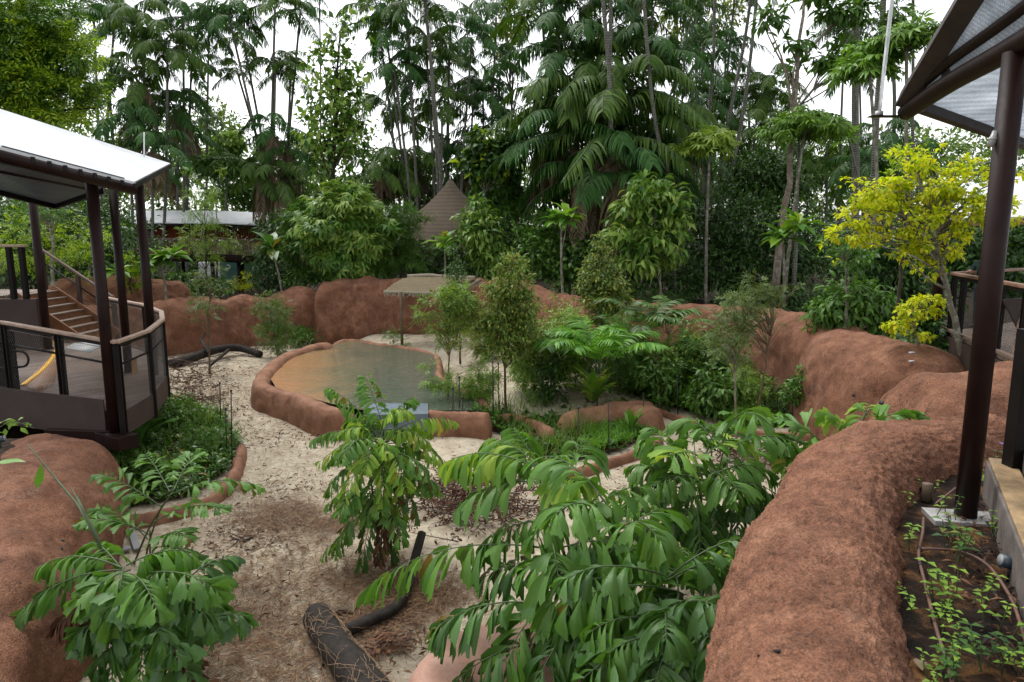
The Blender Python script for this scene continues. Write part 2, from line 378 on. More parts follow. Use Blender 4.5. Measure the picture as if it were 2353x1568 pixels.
M = {}
def mats():
    M['rock'] = rock_mat(); M['sand'] = sand_mat()
    M['smooth_rock'] = plain('smooth_red_plaster', (0.36, 0.19, 0.135), 0.75, spec=0.3, var=0.28, scale=3.0, bump=0.25)
    M['soil'] = soil_mat('forest_soil', (0.02, 0.015, 0.01), (0.045, 0.032, 0.02), (0.09, 0.06, 0.035))
    M['mulch'] = soil_mat('mulched_soil', (0.012, 0.009, 0.008), (0.04, 0.022, 0.014), (0.26, 0.125, 0.045), 3.4)
    M['steel'] = plain('brown_painted_steel', (0.016, 0.0065, 0.005), 0.45, 0, 0.16, 0.3, 3.0, 0.05)
    M['steel_grey'] = plain('brown_grey_steel_plate', (0.048, 0.032, 0.027), 0.55, 0, 0.3, 0.25, 2.0, 0.05)
    M['black_steel'] = plain('near_black_steel', (0.008, 0.006, 0.0055), 0.5, 0, 0.16, 0.3, 3.0, 0.05)
    M['deck'] = board_mat('deck_boards', (0.135, 0.088, 0.064), (0.25, 0.175, 0.135), 7.0, R(35), 0.5)
    M['ramp'] = board_mat('ramp_boards', (0.26, 0.12, 0.06), (0.36, 0.19, 0.10), 7.0, R(35), 0.5)
    M['deck_far'] = board_mat('far_deck_boards', (0.17, 0.12, 0.09), (0.30, 0.21, 0.16), 7.0, R(-20), 0.6)
    M['rail_wood'] = plain('weathered_handrail_wood', (0.33, 0.225, 0.165), 0.6, var=0.3, scale=5, bump=0.2)
    M['rail_dark'] = plain('dark_handrail_wood', (0.115, 0.068, 0.052), 0.5, var=0.3, scale=5, bump=0.2)
    M['tread'] = plain('stair_tread_wood', (0.14, 0.095, 0.068), 0.6, var=0.25, scale=6, bump=0.2)
    M['riser'] = plain('orange_stair_riser', (0.19, 0.082, 0.035), 0.55, var=0.3, scale=5, bump=0.15)
    M['timber'] = plain('grey_weathered_timber', (0.12, 0.10, 0.088), 0.8, var=0.5, scale=4, bump=0.5)
    M['timber_top'] = plain('worn_yellow_timber', (0.27, 0.18, 0.09), 0.7, var=0.5, scale=5, bump=0.4)
    M['white_roof'] = plain('white_roof_sheet', (0.60, 0.625, 0.64), 0.5, var=0.12, scale=1.2, bump=0.05)
    M['perf'] = perf_mat('perforated_roof_sheet', (0.80, 0.84, 0.88), 0.75)
    M['ceiling'] = perf_mat('slate_ceiling_sheet', (0.19, 0.25, 0.31), 0.35)
    M['wire'] = plain('steel_wire', (0.16, 0.15, 0.14), 0.45, 0.6, 0.5, 0.2, 4, 0.0)
    M['water'] = water_mat()
    M['thatch'] = thatch_mat('brown_thatch', (0.12, 0.09, 0.055), (0.36, 0.29, 0.20))
    M['thatch_edge'] = thatch_mat('pale_thatch_edge', (0.24, 0.20, 0.15), (0.46, 0.40, 0.32))
    M['shingle'] = thatch_mat('shingled_thatch', (0.14, 0.105, 0.082), (0.29, 0.225, 0.185), 5.0)
    M['rust_reed'] = thatch_mat('rust_red_reed', (0.10, 0.022, 0.010), (0.24, 0.062, 0.028))
    M['char'] = bark_mat('charred_bark', (0.012, 0.010, 0.009), (0.05, 0.04, 0.034))
    M['root'] = plain('pale_rootlets', (0.30, 0.19, 0.11), 0.9, var=0.3)
    M['palm_bark'] = bark_mat('grey_palm_bark', (0.10, 0.092, 0.078), (0.30, 0.29, 0.26), 3.0)
    M['dark_bark'] = bark_mat('dark_bark', (0.03, 0.024, 0.018), (0.09, 0.07, 0.052))
    M['brown_bark'] = bark_mat('brown_bark', (0.085, 0.055, 0.035), (0.20, 0.145, 0.10))
    M['pale_bark'] = bark_mat('pale_mottled_bark', (0.10, 0.088, 0.066), (0.26, 0.23, 0.18), 0, (0.33, 0.33, 0.28))
    M['pink_bark'] = bark_mat('pink_grey_bark', (0.13, 0.095, 0.075), (0.31, 0.245, 0.20), 0, (0.36, 0.31, 0.27))
    M['cane'] = plain('green_cane', (0.055, 0.085, 0.03), 0.5, var=0.4, scale=8)
    M['yellow'] = plain('yellow_strip', (0.78, 0.42, 0.02), 0.55, var=0.1)
    M['blue'] = plain('blue_grey_panel', (0.115, 0.15, 0.185), 0.5, var=0.15)
    M['card'] = plain('cardboard', (0.25, 0.14, 0.06), 0.8, var=0.2)
    M['hose'] = plain('brown_irrigation_pipe', (0.14, 0.075, 0.055), 0.5, var=0.3)
    M['black'] = plain('black_plastic', (0.012, 0.012, 0.013), 0.45, var=0.2)
    M['navy'] = plain('blue_black_lamp_housing', (0.03, 0.05, 0.065), 0.35, var=0.2)
    M['grey'] = plain('pale_grey_plastic', (0.26, 0.27, 0.27), 0.5, var=0.1)
    M['galv'] = plain('wet_galvanised_plate', (0.44, 0.44, 0.43), 0.3, 0.25, var=0.3, scale=4, bump=0.0)
    M['teal'] = plain('teal_hoarding', (0.10, 0.26, 0.22), 0.6, var=0.15, scale=1.0)
    M['paint_white'] = plain('white_panel', (0.72, 0.75, 0.78), 0.5, var=0.1)
    m, nt, out = new_mat('clear_acrylic')
    p = pbsdf(nt, out, (0.92, 0.95, 0.96), 0.12); p.inputs['Transmission Weight'].default_value = 0.55; p.inputs['IOR'].default_value = 1.45
    M['acrylic'] = m
    M['skin'] = plain('skin', (0.30, 0.16, 0.11), 0.5, var=0.08)
    M['shirt'] = plain('dark_green_cloth', (0.012, 0.035, 0.03), 0.85, var=0.2)
    M['jeans'] = plain('dark_denim', (0.022, 0.032, 0.045), 0.85, var=0.25)
    M['hair'] = plain('black_hair', (0.008, 0.007, 0.006), 0.6, var=0.2)
    M['straw'] = leaf_mat('dry_straw', [(0.11, 0.055, 0.027), (0.17, 0.095, 0.048), (0.25, 0.16, 0.088), (0.075, 0.04, 0.022)], 0.8, 0.05)
    M['dead'] = leaf_mat('dead_leaves', [(0.075, 0.03, 0.016), (0.13, 0.055, 0.028), (0.19, 0.09, 0.045), (0.045, 0.02, 0.013)], 0.75, 0.12)
    M['dead_tan'] = leaf_mat('tan_dead_fronds', [(0.16, 0.115, 0.07), (0.24, 0.18, 0.115), (0.12, 0.085, 0.055)], 0.8, 0.15)
    M['twig'] = plain('dead_twigs', (0.085, 0.05, 0.038), 0.85, var=0.5)
    M['flower'] = plain('violet_petals', (0.30, 0.16, 0.55), 0.6, var=0.2)
    # leaves
    M['l_palm'] = leaf_mat('dark_palm_leaflets', [(0.017, 0.056, 0.022), (0.028, 0.080, 0.030), (0.048, 0.112, 0.036), (0.030, 0.085, 0.036)], 0.5, 0.26, spec=.18)
    M['l_palm2'] = leaf_mat('olive_palm_leaflets', [(0.030, 0.068, 0.020), (0.050, 0.100, 0.028), (0.080, 0.135, 0.036), (0.040, 0.086, 0.028)], 0.5, 0.28, spec=.18)
    old = [(0.15, 0.155, 0.04), (0.10, 0.055, 0.022)]
    g1 = [(0.045, 0.118, 0.026), (0.066, 0.158, 0.036), (0.095, 0.205, 0.048), (0.055, 0.135, 0.040), (0.12, 0.23, 0.062)]
    M['l_fish'] = leaf_mat('fishtail_leaflets', g1 + g1[:4] + g1[1:4] + old, 0.33, 0.3, 5.0, 0.5)
    g2 = [(0.024, 0.070, 0.024), (0.040, 0.102, 0.033), (0.060, 0.140, 0.046), (0.035, 0.092, 0.036), (0.078, 0.165, 0.055)]
    M['l_fish_dark'] = leaf_mat('dark_fishtail_leaflets', g2 + g2[:4] + g2[1:4] + old, 0.3, 0.25, 5.0, 0.55)
    M['l_fish_yel'] = leaf_mat('yellowing_fishtail_leaflets', [(0.10, 0.20, 0.045), (0.17, 0.28, 0.06), (0.27, 0.36, 0.10), (0.13, 0.23, 0.06), (0.075, 0.165, 0.04), (0.085, 0.18, 0.045), (0.30, 0.27, 0.08)], 0.35, 0.35, 5.0)
    M['l_fern'] = leaf_mat('bright_feather_leaflets', [(0.052, 0.150, 0.028), (0.080, 0.200, 0.04), (0.115, 0.245, 0.05)], 0.36, 0.32)
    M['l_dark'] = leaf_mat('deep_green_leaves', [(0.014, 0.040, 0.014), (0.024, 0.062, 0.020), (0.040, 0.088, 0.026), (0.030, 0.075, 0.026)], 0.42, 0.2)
    M['l_mid'] = leaf_mat('mid_green_leaves', [(0.032, 0.082, 0.022), (0.052, 0.118, 0.03), (0.08, 0.158, 0.042), (0.044, 0.1, 0.03)], 0.42, 0.28)
    M['l_light'] = leaf_mat('light_green_leaves', [(0.070, 0.138, 0.036), (0.105, 0.190, 0.055), (0.150, 0.240, 0.075), (0.19, 0.26, 0.10)], 0.42, 0.32)
    M['l_olive'] = leaf_mat('olive_small_leaves', [(0.052, 0.096, 0.032), (0.085, 0.142, 0.048), (0.135, 0.196, 0.075), (0.23, 0.23, 0.085)], 0.42, 0.3)
    M['l_grey'] = leaf_mat('grey_green_leaves', [(0.052, 0.082, 0.046), (0.082, 0.12, 0.066), (0.115, 0.158, 0.088)], 0.45, 0.25)
    M['l_yellow'] = leaf_mat('yellow_leaves', [(0.17, 0.25, 0.022), (0.30, 0.37, 0.028), (0.41, 0.45, 0.035), (0.48, 0.50, 0.05), (0.36, 0.42, 0.03), (0.46, 0.40, 0.035)], 0.45, 0.48)
    M['l_lime'] = leaf_mat('yellow_green_leaves', [(0.055, 0.125, 0.018), (0.10, 0.185, 0.024), (0.17, 0.26, 0.03), (0.27, 0.35, 0.045), (0.21, 0.30, 0.04)], 0.42, 0.4)
    M['l_umb'] = leaf_mat('palmate_leaflets', [(0.062, 0.138, 0.034), (0.095, 0.188, 0.045), (0.13, 0.23, 0.06)], 0.4, 0.32)
    M['l_umb_y'] = leaf_mat('pale_palmate_leaflets', [(0.115, 0.19, 0.045), (0.165, 0.25, 0.058), (0.21, 0.29, 0.075)], 0.4, 0.35)
    M['l_ros'] = leaf_mat('rosette_leaves', [(0.05, 0.135, 0.03), (0.085, 0.19, 0.042), (0.14, 0.25, 0.055)], 0.36, 0.32)
    M['l_ros_y'] = leaf_mat('flushing_rosette_leaves', [(0.22, 0.26, 0.04), (0.30, 0.22, 0.035), (0.16, 0.24, 0.05)], 0.36, 0.35)
    M['l_grass'] = leaf_mat('grass_blades', [(0.048, 0.105, 0.026), (0.078, 0.152, 0.036), (0.125, 0.19, 0.055)], 0.5, 0.3)
    M['l_moss'] = leaf_mat('bright_ground_cover', [(0.055, 0.155, 0.022), (0.085, 0.215, 0.03), (0.125, 0.27, 0.045)], 0.5, 0.35)
    M['l_far'] = leaf_mat('hazed_far_leaves', [(0.060, 0.105, 0.050), (0.085, 0.138, 0.062), (0.125, 0.180, 0.078)], 0.6, 0.25)  # paler, greyer greens: distance haze put into the leaf colour
    M['l_seed'] = leaf_mat('seedling_leaves', [(0.085, 0.165, 0.036), (0.12, 0.215, 0.05), (0.16, 0.26, 0.07)], 0.4, 0.35)
mats()
# ------------------------------------------------------------------ leaf templates (length along +Y, face +Z)
def t_leaf(w=0.42, droop=0.18, fold=0.10):
    return ([(0, 0, 0), (-w / 2, .45, fold), (0, .5, 0), (w / 2, .45, fold), (0, 1, -droop)],
            [(0, 2, 1), (0, 3, 2), (1, 2, 4), (2, 3, 4)])
def t_long(w=0.3, droop=0.3):
    return ([(0, 0, 0), (-w * .38, .3, .05), (w * .38, .3, .05), (-w / 2, .65, -.03), (w / 2, .65, -.03), (0, 1, -droop), (0, .3, 0), (0, .65, -.08)],
            [(0, 6, 1), (0, 2, 6), (1, 6, 7, 3), (6, 2, 4, 7), (3, 7, 5), (7, 4, 5)])
def t_palmate(k=8, spread=2 * math.pi, w=0.2, droop=0.55):
    v = []; f = []
    for i in range(k):
        a = spread * (i / k) - spread / 2 + math.pi / k; s, c = math.sin(a), math.cos(a); L = 0.85 + 0.15 * ((i * 7) % 3) / 2
        b = len(v)
        for (x, y, z) in ((0, .06, 0), (-w / 2, .5 * L, -.06), (w / 2, .5 * L, -.06), (0, .55 * L, -.02), (0, L, -droop)):
            v.append((x * c + y * s, -x * s + y * c, z))
        f += [(b, b + 3, b + 1), (b, b + 2, b + 3), (b + 1, b + 3, b + 4), (b + 3, b + 2, b + 4)]
    return v, f
def t_spray(k=7, w=0.3):
    """A twig end with k small leaves in two rows."""
    v = []; f = []; tv, tf = t_leaf(w, .1, .05)
    for i in range(k):
        s = (i + .6) / k; side = 1 if i % 2 else -1; a = side * (1.0 if i < k - 1 else 0.1); c, sn = math.cos(a), math.sin(a); b = len(v); L = .42
        for (x, y, z) in tv:
            v.append((L * (x * c + y * sn), s * .75 + L * (-x * sn + y * c), L * z - .18 * s * s))
        f += [tuple(i + b for i in q) for q in tf]
    return v, f
LEAF = {'leaf': t_leaf(), 'broad': t_leaf(.62, .22, .12), 'narrow': t_leaf(.26, .25, .06), 'long': t_long(), 'palmate': t_palmate(),
        'palm5': t_palmate(5, 3.6, .3, .45), 'spray': t_spray(), 'drop': t_long(.34, .55), 'maple': t_palmate(5, 4.2, .42, .12)}

def crown_points(rng, blobs, n, clumps, tight=0.34):
    """Positions gathered in clumps through ellipsoids (cx,cy,cz,rx,ry,rz); also outward directions and clump centres."""
    vol = np.array([b[3] * b[4] * b[5] for b in blobs]) ** 0.75; pr = vol / vol.sum()
    bi = rng.choice(len(blobs), clumps, p=pr); B = np.array(blobs)[bi]
    u = unit(rng.normal(size=(clumps, 3))); r = rng.uniform(0.35, 1.0, clumps) ** 0.55
    cc = B[:, :3] + u * r[:, None] * B[:, 3:]
    size = (B[:, 3:].mean(1) * tight) * rng.uniform(.55, 1.25, clumps)
    k = rng.choice(clumps, n, p=size ** 1.5 / (size ** 1.5).sum())
    off = rng.normal(size=(n, 3)) * A(.62, .62, .40) * size[k][:, None]
    pos = cc[k] + off
    out = unit(unit((cc - B[:, :3]) / B[:, 3:])[k] * .8 + unit(off) * .9)
    return pos, out, cc

def add_crown(mb, seed, blobs, n, kind, size, clumps=60, tight=0.34, droop=0.35, flat=0.7):
    rng = np.random.default_rng(seed)
    pos, out, cc = crown_points(rng, blobs, n, clumps, tight)
    d = out + rng.normal(size=(n, 3)) * .55; d[:, 2] -= droop
    up = rng.normal(size=(n, 3)) * (1 - flat) + A(0, 0, 1) * flat + out * .35
    tv, tf = LEAF[kind]
    scatter(mb, tv, tf, pos, d, up, size * rng.uniform(.6, 1.25, n))
    return cc

def limbs(mb, rng, trunk_pts, trunk_r, targets, r0, k=5):
    """Branches from places on the trunk up to clump centres."""
    tp = np.asarray(trunk_pts)
    for t in targets:
        lo = np.where(tp[:, 2] < t[2] - .15 * abs(t[2] - tp[0, 2]))[0]
        i = lo[-1] if len(lo) else 0
        i = max(0, min(len(tp) - 1, int(i - rng.integers(0, max(1, len(tp) // 5)))))
        a = tp[i]; mid = (a + t) / 2 + A(0, 0, .12 * np.linalg.norm(t - a)) + rng.normal(size=3) * .08 * np.linalg.norm(t - a)
        tube(mb, spline([a, mid, t], 6), np.linspace(min(r0, trunk_r[i] * .6), r0 * .25, 6), k, False)

def tree(name, cat, label, Y, trunk, crown, leaf, size, n, mat, bark, r=0.12, group=None, clumps=60, tight=0.34,
         droop=.35, flat=.7, nl=14, seed=None, dz=1.0, base_z=None, second=None):
    """trunk: photo positions from foot to top; crown: (px,py,rx,ry) ellipses in the photo; all at distance Y."""
    seed = abs(hash_s(label)) if seed is None else seed; rng = np.random.default_rng(seed)
    sc = Y * .99 / F
    tp = [P(px, py, Y) for px, py in trunk]
    if base_z is not None: tp[0] = A(tp[0][0], tp[0][1], base_z)
    t = thing(name, label, cat, tp[0], group)
    pts = spline(tp, 14); pts[1:-1] += rng.normal(size=(12, 3)) * r * .25
    rad = np.linspace(r, r * .3, 14); rad[0] *= 1.25
    bl = []
    for c in crown:
        p = P(c[0], c[1], Y + (c[4] if len(c) > 4 else 0)); rx, rz = c[2] * sc, c[3] * sc
        bl.append((*p, rx, (rx + rz) / 2 * dz, rz))
    mb = MB(); cc = add_crown(mb, seed, bl, n, leaf, size, clumps, tight, droop, flat)
    mb.build('crown', M[mat], t)
    if second: 
        mb = MB(); add_crown(mb, seed + 9, bl, int(n * second[1]), leaf, size, clumps, tight, droop, flat); mb.build('crown', M[second[0]], t)
    tb = MB(); tube(tb, pts, rad, 8)
    if nl:
        sel = cc[rng.choice(len(cc), min(nl, len(cc)), replace=False)]
        limbs(tb, rng, pts, rad, sel, r * .42)
    tb.build('trunk', M[bark], t)
    return t

def hash_s(s):
    h = 7
    for ch in s: h = (h * 131 + ord(ch)) % 1000003
    return h

# ------------------------------------------------------------------ palm fronds
def frond(mb, p0, c, p1, n=20, ll=.36, lw=.11, kind='wedge', seed=0, droop=.9, start=.22, rmat=None, rr=.012, lean=.55, gap=0):
    """A feather leaf along the bend p0-c-p1 (world points); leaflets hang on both sides. Leaf faces mi 0, stalk mi 1."""
    rng = np.random.default_rng(seed)
    p0, c, p1 = A(*p0), A(*c), A(*p1)
    s = np.linspace(0, 1, 14)[:, None]
    ra = (1 - s) ** 2 * p0 + 2 * s * (1 - s) * c + s * s * p1
    tube(mb, ra, np.linspace(rr, rr * .3, 14), 5, False, 1)
    ts = np.linspace(start, .985, n)
    tan = unit(2 * (1 - ts[:, None]) * (c - p0) + 2 * ts[:, None] * (p1 - c))
    pos = (1 - ts[:, None]) ** 2 * p0 + 2 * ts[:, None] * (1 - ts[:, None]) * c + ts[:, None] ** 2 * p1
    side = np.cross(tan, A(0, 0, 1)); bad = np.linalg.norm(side, axis=1) < .05; side[bad] = A(1, 0, 0); side = unit(side)
    nrm = unit(np.cross(side, tan))
    q = (ts - start) / (1 - start)
    prof = .62 + .5 * np.sin(math.pi * np.clip(q * .85 + .12, 0, 1)); prof[-2:] *= .9
    for sg in (-1, 1):
        keep = rng.random(n) > gap
        a = tan * (lean + .35 * q[:, None]) + side * sg + nrm * .15 + rng.normal(size=(n, 3)) * (.22 if kind == 'wedge' else .10)
        a = unit(a); L = ll * prof * rng.uniform(.8, 1.15, n)
        if kind == 'wedge': rows, cols = 5, 7
        elif kind == 'strip': rows, cols = 4, 2
        else: rows, cols = 5, 3
        v = np.linspace(0, 1, rows)
        dr = droop * rng.uniform(.75, 1.25, n)
        # centre line of each leaflet: starts along a, bends down
        cl = np.zeros((n, rows, 3)); d = a.copy(); cl[:, 0] = pos; step = L / (rows - 1)
        for i in range(1, rows):
            d = unit(d + A(0, 0, -1) * (dr * (.55 if i > 1 else .3))[:, None])
            cl[:, i] = cl[:, i - 1] + d * step[:, None]
        wv = unit(np.cross(unit(cl[:, -1] - cl[:, 0]), nrm * sg + a * .2 + A(0, 0, .3)))
        fl = np.cross(unit(cl[:, -1] - cl[:, 0]), wv)
        if kind == 'wedge':   # each leaflet turns its own way
            tw = rng.normal(size=n)[:, None] * .55; wv, fl = wv * np.cos(tw) + fl * np.sin(tw), fl * np.cos(tw) - wv * np.sin(tw)
        if kind == 'wedge': hw = lw * np.array([.05, .26, .58, .92, 1.12]) * .62
        elif kind == 'strip': hw = lw * np.array([.55, 1.0, .7, .08]) * .5
        else: hw = lw * np.array([.25, .9, 1.0, .62, .03]) * .5
        u = np.linspace(-1, 1, cols)
        V = cl[:, :, None, :] + wv[:, None, None, :] * (hw[None, :, None, None] * u[None, None, :, None])
        V = V + fl[:, None, None, :] * (np.abs(u)[None, None, :, None] * hw[None, :, None, None] * (-.35))
        if kind == 'wedge':   # bitten end: unequal teeth along the leaf's own direction
            tooth = rng.uniform(-.10, .08, (n, cols)) + np.where(np.arange(cols) % 2, .07, -.05)[None]; tooth += np.linspace(-.16, .16, cols)[None] * rng.uniform(.2, 1.3, (n, 1))
            V = V + fl[:, None, None, :] * (np.where(np.arange(cols) % 2, .05, -.05)[None, None, :, None] * hw[None, :, None, None])
            V[:, -1] += d[:, None, :] * (tooth * L[:, None])[:, :, None]
        idx = np.arange(rows * cols).reshape(rows, cols)
        qd = np.stack([idx[:-1, :-1], idx[:-1, 1:], idx[1:, 1:], idx[1:, :-1]], -1).reshape(-1, 4)
        V = V[keep]; m = len(V)
        if not m: continue
        fs = (qd[None] + (np.arange(m) * rows * cols)[:, None, None]).reshape(-1, 4)
        uv = np.stack(np.meshgrid(np.linspace(0, 1, cols), v), -1).reshape(-1, 2)
        mb.add(V.reshape(-1, 3), fs, np.tile(uv, (m, 1)), 0)

def frond_px(parent, p0, p1, Y0, Y1, arch=.35, mat='l_fish', stalk='cane', **kw):
    """A frond from photo position p0 at distance Y0 to p1 at Y1, arching up by arch x its length."""
    a = P(*p0, Y0); b = P(*p1, Y1); L = np.linalg.norm(b - a)
    c = (a + b) / 2 + A(0, 0, arch * L) + (b - a) * .08
    mb = MB(); frond(mb, a, c, b, **kw)
    return mb.build('frond', [M[mat], M[stalk]], parent)

def random_fronds(parent, base, n, L, seed, mat='l_fish', elev=(20, 75), h=(0, .5), tip=-.25, stalk='cane', part=True, az=(0, 360), **kw):
    """n fronds springing from round base point, arching over."""
    rng = np.random.default_rng(seed); mb = MB(); out = []
    for i in range(n):
        a = R(az[0] + (az[1] - az[0]) * ((i + rng.random() * .8) / n)); e = R(rng.uniform(*elev)); l = L * rng.uniform(.7, 1.1)
        hd = A(math.cos(a), math.sin(a), 0); p0 = np.asarray(base) + A(0, 0, rng.uniform(*h)) + hd * .04
        c = p0 + (hd * math.cos(e) + A(0, 0, math.sin(e))) * l * .62
        p1 = p0 + hd * l * (.45 + .45 * math.cos(e)) + A(0, 0, l * (math.sin(e) * .75 + tip))
        if part: mb = MB()
        frond(mb, p0, c, p1, seed=seed * 31 + i, **kw)
        if part: out.append(mb.build('frond', [M[mat], M[stalk]], parent))
    if not part: out.append(mb.build('crown', [M[mat], M[stalk]], parent))
    return out

PALM = []
def palm_meshes():
    """Crowns of the tall slender palms, built once at 1 m per frond and shared."""
    for k in range(7):
        rng = np.random.default_rng(100 + k); mb = MB(); n = 9 + k % 3 * 2
        for i in range(n):
            a = 2 * math.pi * (i * .382 + rng.random() * .12); e = R(80 - 100 * ((i + .5) / n) ** .85 + rng.uniform(-12, 12))
            hd = A(math.cos(a), math.sin(a), 0); l = rng.uniform(.8, 1.2); sw = np.cross(hd, A(0, 0, 1)) * rng.normal() * .12
            p0 = hd * .02 + A(0, 0, rng.uniform(0, .16)); c = p0 + (hd * math.cos(e) + A(0, 0, math.sin(e))) * l * .6
            p1 = p0 + sw + hd * l * (.40 + .42 * math.cos(e)) + A(0, 0, l * (math.sin(e) * .55 - .42))
            frond(mb, p0, c, p1, n=40, ll=.25, lw=.021, kind='strip', seed=k * 50 + i, droop=1.35, start=.14, rr=.009, lean=.35, gap=.06)
        PALM.append(mb.mesh('palm_crown', [M['l_palm' if k % 2 else 'l_palm2'], M['cane']]))
    mb = MB(); rng = np.random.default_rng(5)
    for i in range(7):   # hanging dead fronds below a crown
        a = i * 2.4; hd = A(math.cos(a), math.sin(a), 0); l = rng.uniform(.6, 1.0)
        p0 = hd * .03; c = p0 + hd * .25 * l + A(0, 0, -.05); p1 = p0 + hd * .30 * l + A(0, 0, -l)
        frond(mb, p0, c, p1, n=18, ll=.24, lw=.03, kind='strip', seed=900 + i, droop=1.6, start=.2, rr=.01, lean=.5)
    PALM.append(mb.mesh('palm_skirt', [M['dead_tan'], M['dead_tan']]))

def palm(label, crown, base_px, Y, L=2.9, r=.09, dead=0.0, group=None, bend=0, v=None, base_z=1.4, bark='palm_bark', sx=1.0):
    """Tall slender palm: photo position of the crown's heart, photo column of its foot, distance."""
    s = hash_s(label); rng = np.random.default_rng(s); top = P(*crown, Y)
    bx = P(base_px, 600, Y)[0]; base = A(bx, Y + rng.uniform(-.5, .5), base_z)
    t = thing('tall_palm', label, 'palm tree', base, group)
    mid = (base + top) / 2 + A(bend, rng.uniform(-.3, .3), 0)
    pts = spline([base, mid, top], 16); tb = MB(); tube(tb, pts, np.linspace(r * 1.15, r * .75, 16), 8)
    tb.build('trunk', M[bark], t)
    me = PALM[s % 7 if v is None else v]
    o = link('crown', me, t); o.matrix_parent_inverse = Matrix(); off = Vector(top - base)
    o.location = off; o.rotation_euler = (rng.uniform(-.15, .15), rng.uniform(-.15, .15), rng.uniform(0, 6.28)); o.scale = (L * sx, L * sx, L)
    if dead:
        o = link('dead_frond_skirt', PALM[7], t); o.matrix_parent_inverse = Matrix(); o.location = off - Vector((0, 0, .1)); o.scale = (L * .9, L * .9, L * dead)
        o.rotation_euler = (0, 0, rng.uniform(0, 6.28))
    return t

def rosette(name, label, Y, foot, top, r, n=16, size=None, mat='l_ros', bark='pale_bark', group=None, tr=.05, flush=3, elev=(-10, 60), cat='tree', heads=None, base_z=None):
    """Thin stem carrying whorls of long paddle leaves."""
    s = hash_s(label); rng = np.random.default_rng(s); sc = Y * .99 / F; L = r * sc
    a = P(*foot, Y); b = P(*top, Y)
    if base_z is not None: a[2] = base_z
    t = thing(name, label, cat, a, group)
    tb = MB(); pts = spline([a, (a + b) / 2 + A(rng.uniform(-.1, .1), 0, 0), b], 10); tube(tb, pts, np.linspace(tr * 1.2, tr * .7, 10), 7)
    hs = [b] + [P(*h, Y) for h in (heads or [])]
    for h in hs[1:]: tube(tb, spline([pts[6], (pts[6] + h) / 2 + A(0, 0, -.05), h], 6), np.linspace(tr * .6, tr * .4, 6), 6)
    tb.build('trunk', M[bark], t)
    for q, mt, k, el in ((0, mat, n, elev), (1, 'l_ros_y', flush, (55, 88))):
        if not k: continue
        mb = MB()
        for h in hs:
            az = np.arange(k) * 2.4 + rng.random() * 6; e = np.radians(rng.uniform(el[0], el[1], k))
            d = np.stack([np.cos(az) * np.cos(e), np.sin(az) * np.cos(e), np.sin(e)], 1)
            tv, tf = t_long(.34, .32); scatter(mb, tv, tf, np.repeat(h[None], k, 0) + d * .03, d, A(0, 0, 1) + d * .01 + rng.normal(size=(k, 3)) * .1, L * rng.uniform(.75, 1.15, k) * (.62 if q else 1))
        mb.build('crown' if not q else 'young_leaves', M[mt], t)
    return t

def clump(name, label, cat, pos, h, n, size, leaf, mat, seed, spread=.4, group=None, stems=6, bark='dark_bark', base=None, kind=None, flat=.6, tight=.5):
    """Bush: stems from the ground and leaves through a rough dome."""
    rng = np.random.default_rng(seed); pos = np.asarray(pos, float)
    t = thing(name, label, cat, pos, group)
    bl = [(pos[0] + rng.uniform(-.3, .3) * spread, pos[1] + rng.uniform(-.3, .3) * spread, pos[2] + h * rng.uniform(.4, .7), spread * rng.uniform(.6, .9), spread * rng.uniform(.6, .9), h * rng.uniform(.3, .42)) for _ in range(3)]
    mb = MB(); cc = add_crown(mb, seed, bl, n, leaf, size, max(10, n // 26), tight, .1, flat); mb.build('foliage', M[mat], t)
    tb = MB()
    for c in cc[:stems]:
        b = pos + A(rng.uniform(-.3, .3) * spread, rng.uniform(-.3, .3) * spread, -.03)
        tube(tb, spline([b, (b + c) / 2 + rng.normal(size=3) * .04, c], 5), np.linspace(.012, .005, 5) * (1 + h), 5, False)
    tb.build('stem', M[bark], t); return t

def herbs(mb, rng, n, area, zf, kind, size, elev=(5, 70), k=(3, 7)):
    """Low leafy plants: little rosettes scattered over area() points; one surface of leaves."""
    pos = []; d = []; sz = []
    for _ in range(n):
        x, y = area(rng); z = zf(x, y); m = rng.integers(*k); s = size * rng.uniform(.55, 1.3); h = s * rng.uniform(0, 1.2)
        for i in range(m):
            a = rng.uniform(0, 6.28); e = R(rng.uniform(*elev)); dd = A(math.cos(a) * math.cos(e), math.sin(a) * math.cos(e), math.sin(e))
            pos.append(A(x, y, z + h * rng.random()) + dd * .02); d.append(dd); sz.append(s * rng.uniform(.7, 1.2))
    tv, tf = LEAF[kind]; pos = np.array(pos)
    scatter(mb, tv, tf, pos, np.array(d), A(0, 0, 1) + rng.normal(size=pos.shape) * .2, np.array(sz))

def blades(mb, rng, pos, L, w, n=None, lean=.5):
    """Grass blades standing at pos."""
    k = len(pos); a = rng.uniform(0, 6.28, k); e = rng.uniform(.1, lean, k)
    d = np.stack([np.cos(a) * np.sin(e), np.sin(a) * np.sin(e), np.cos(e)], 1)
    up = np.stack([np.cos(a), np.sin(a), np.zeros(k)], 1)
    sc = np.stack([np.full(k, w), L * rng.uniform(.5, 1.2, k), L * rng.uniform(.5, 1.2, k)], 1)
    scatter(mb, [(-.5, 0, 0), (.5, 0, 0), (-.4, .55, .06), (.4, .55, .06), (0, 1, .35)], [(0, 1, 3, 2), (2, 3, 4)], pos, d, up, sc)

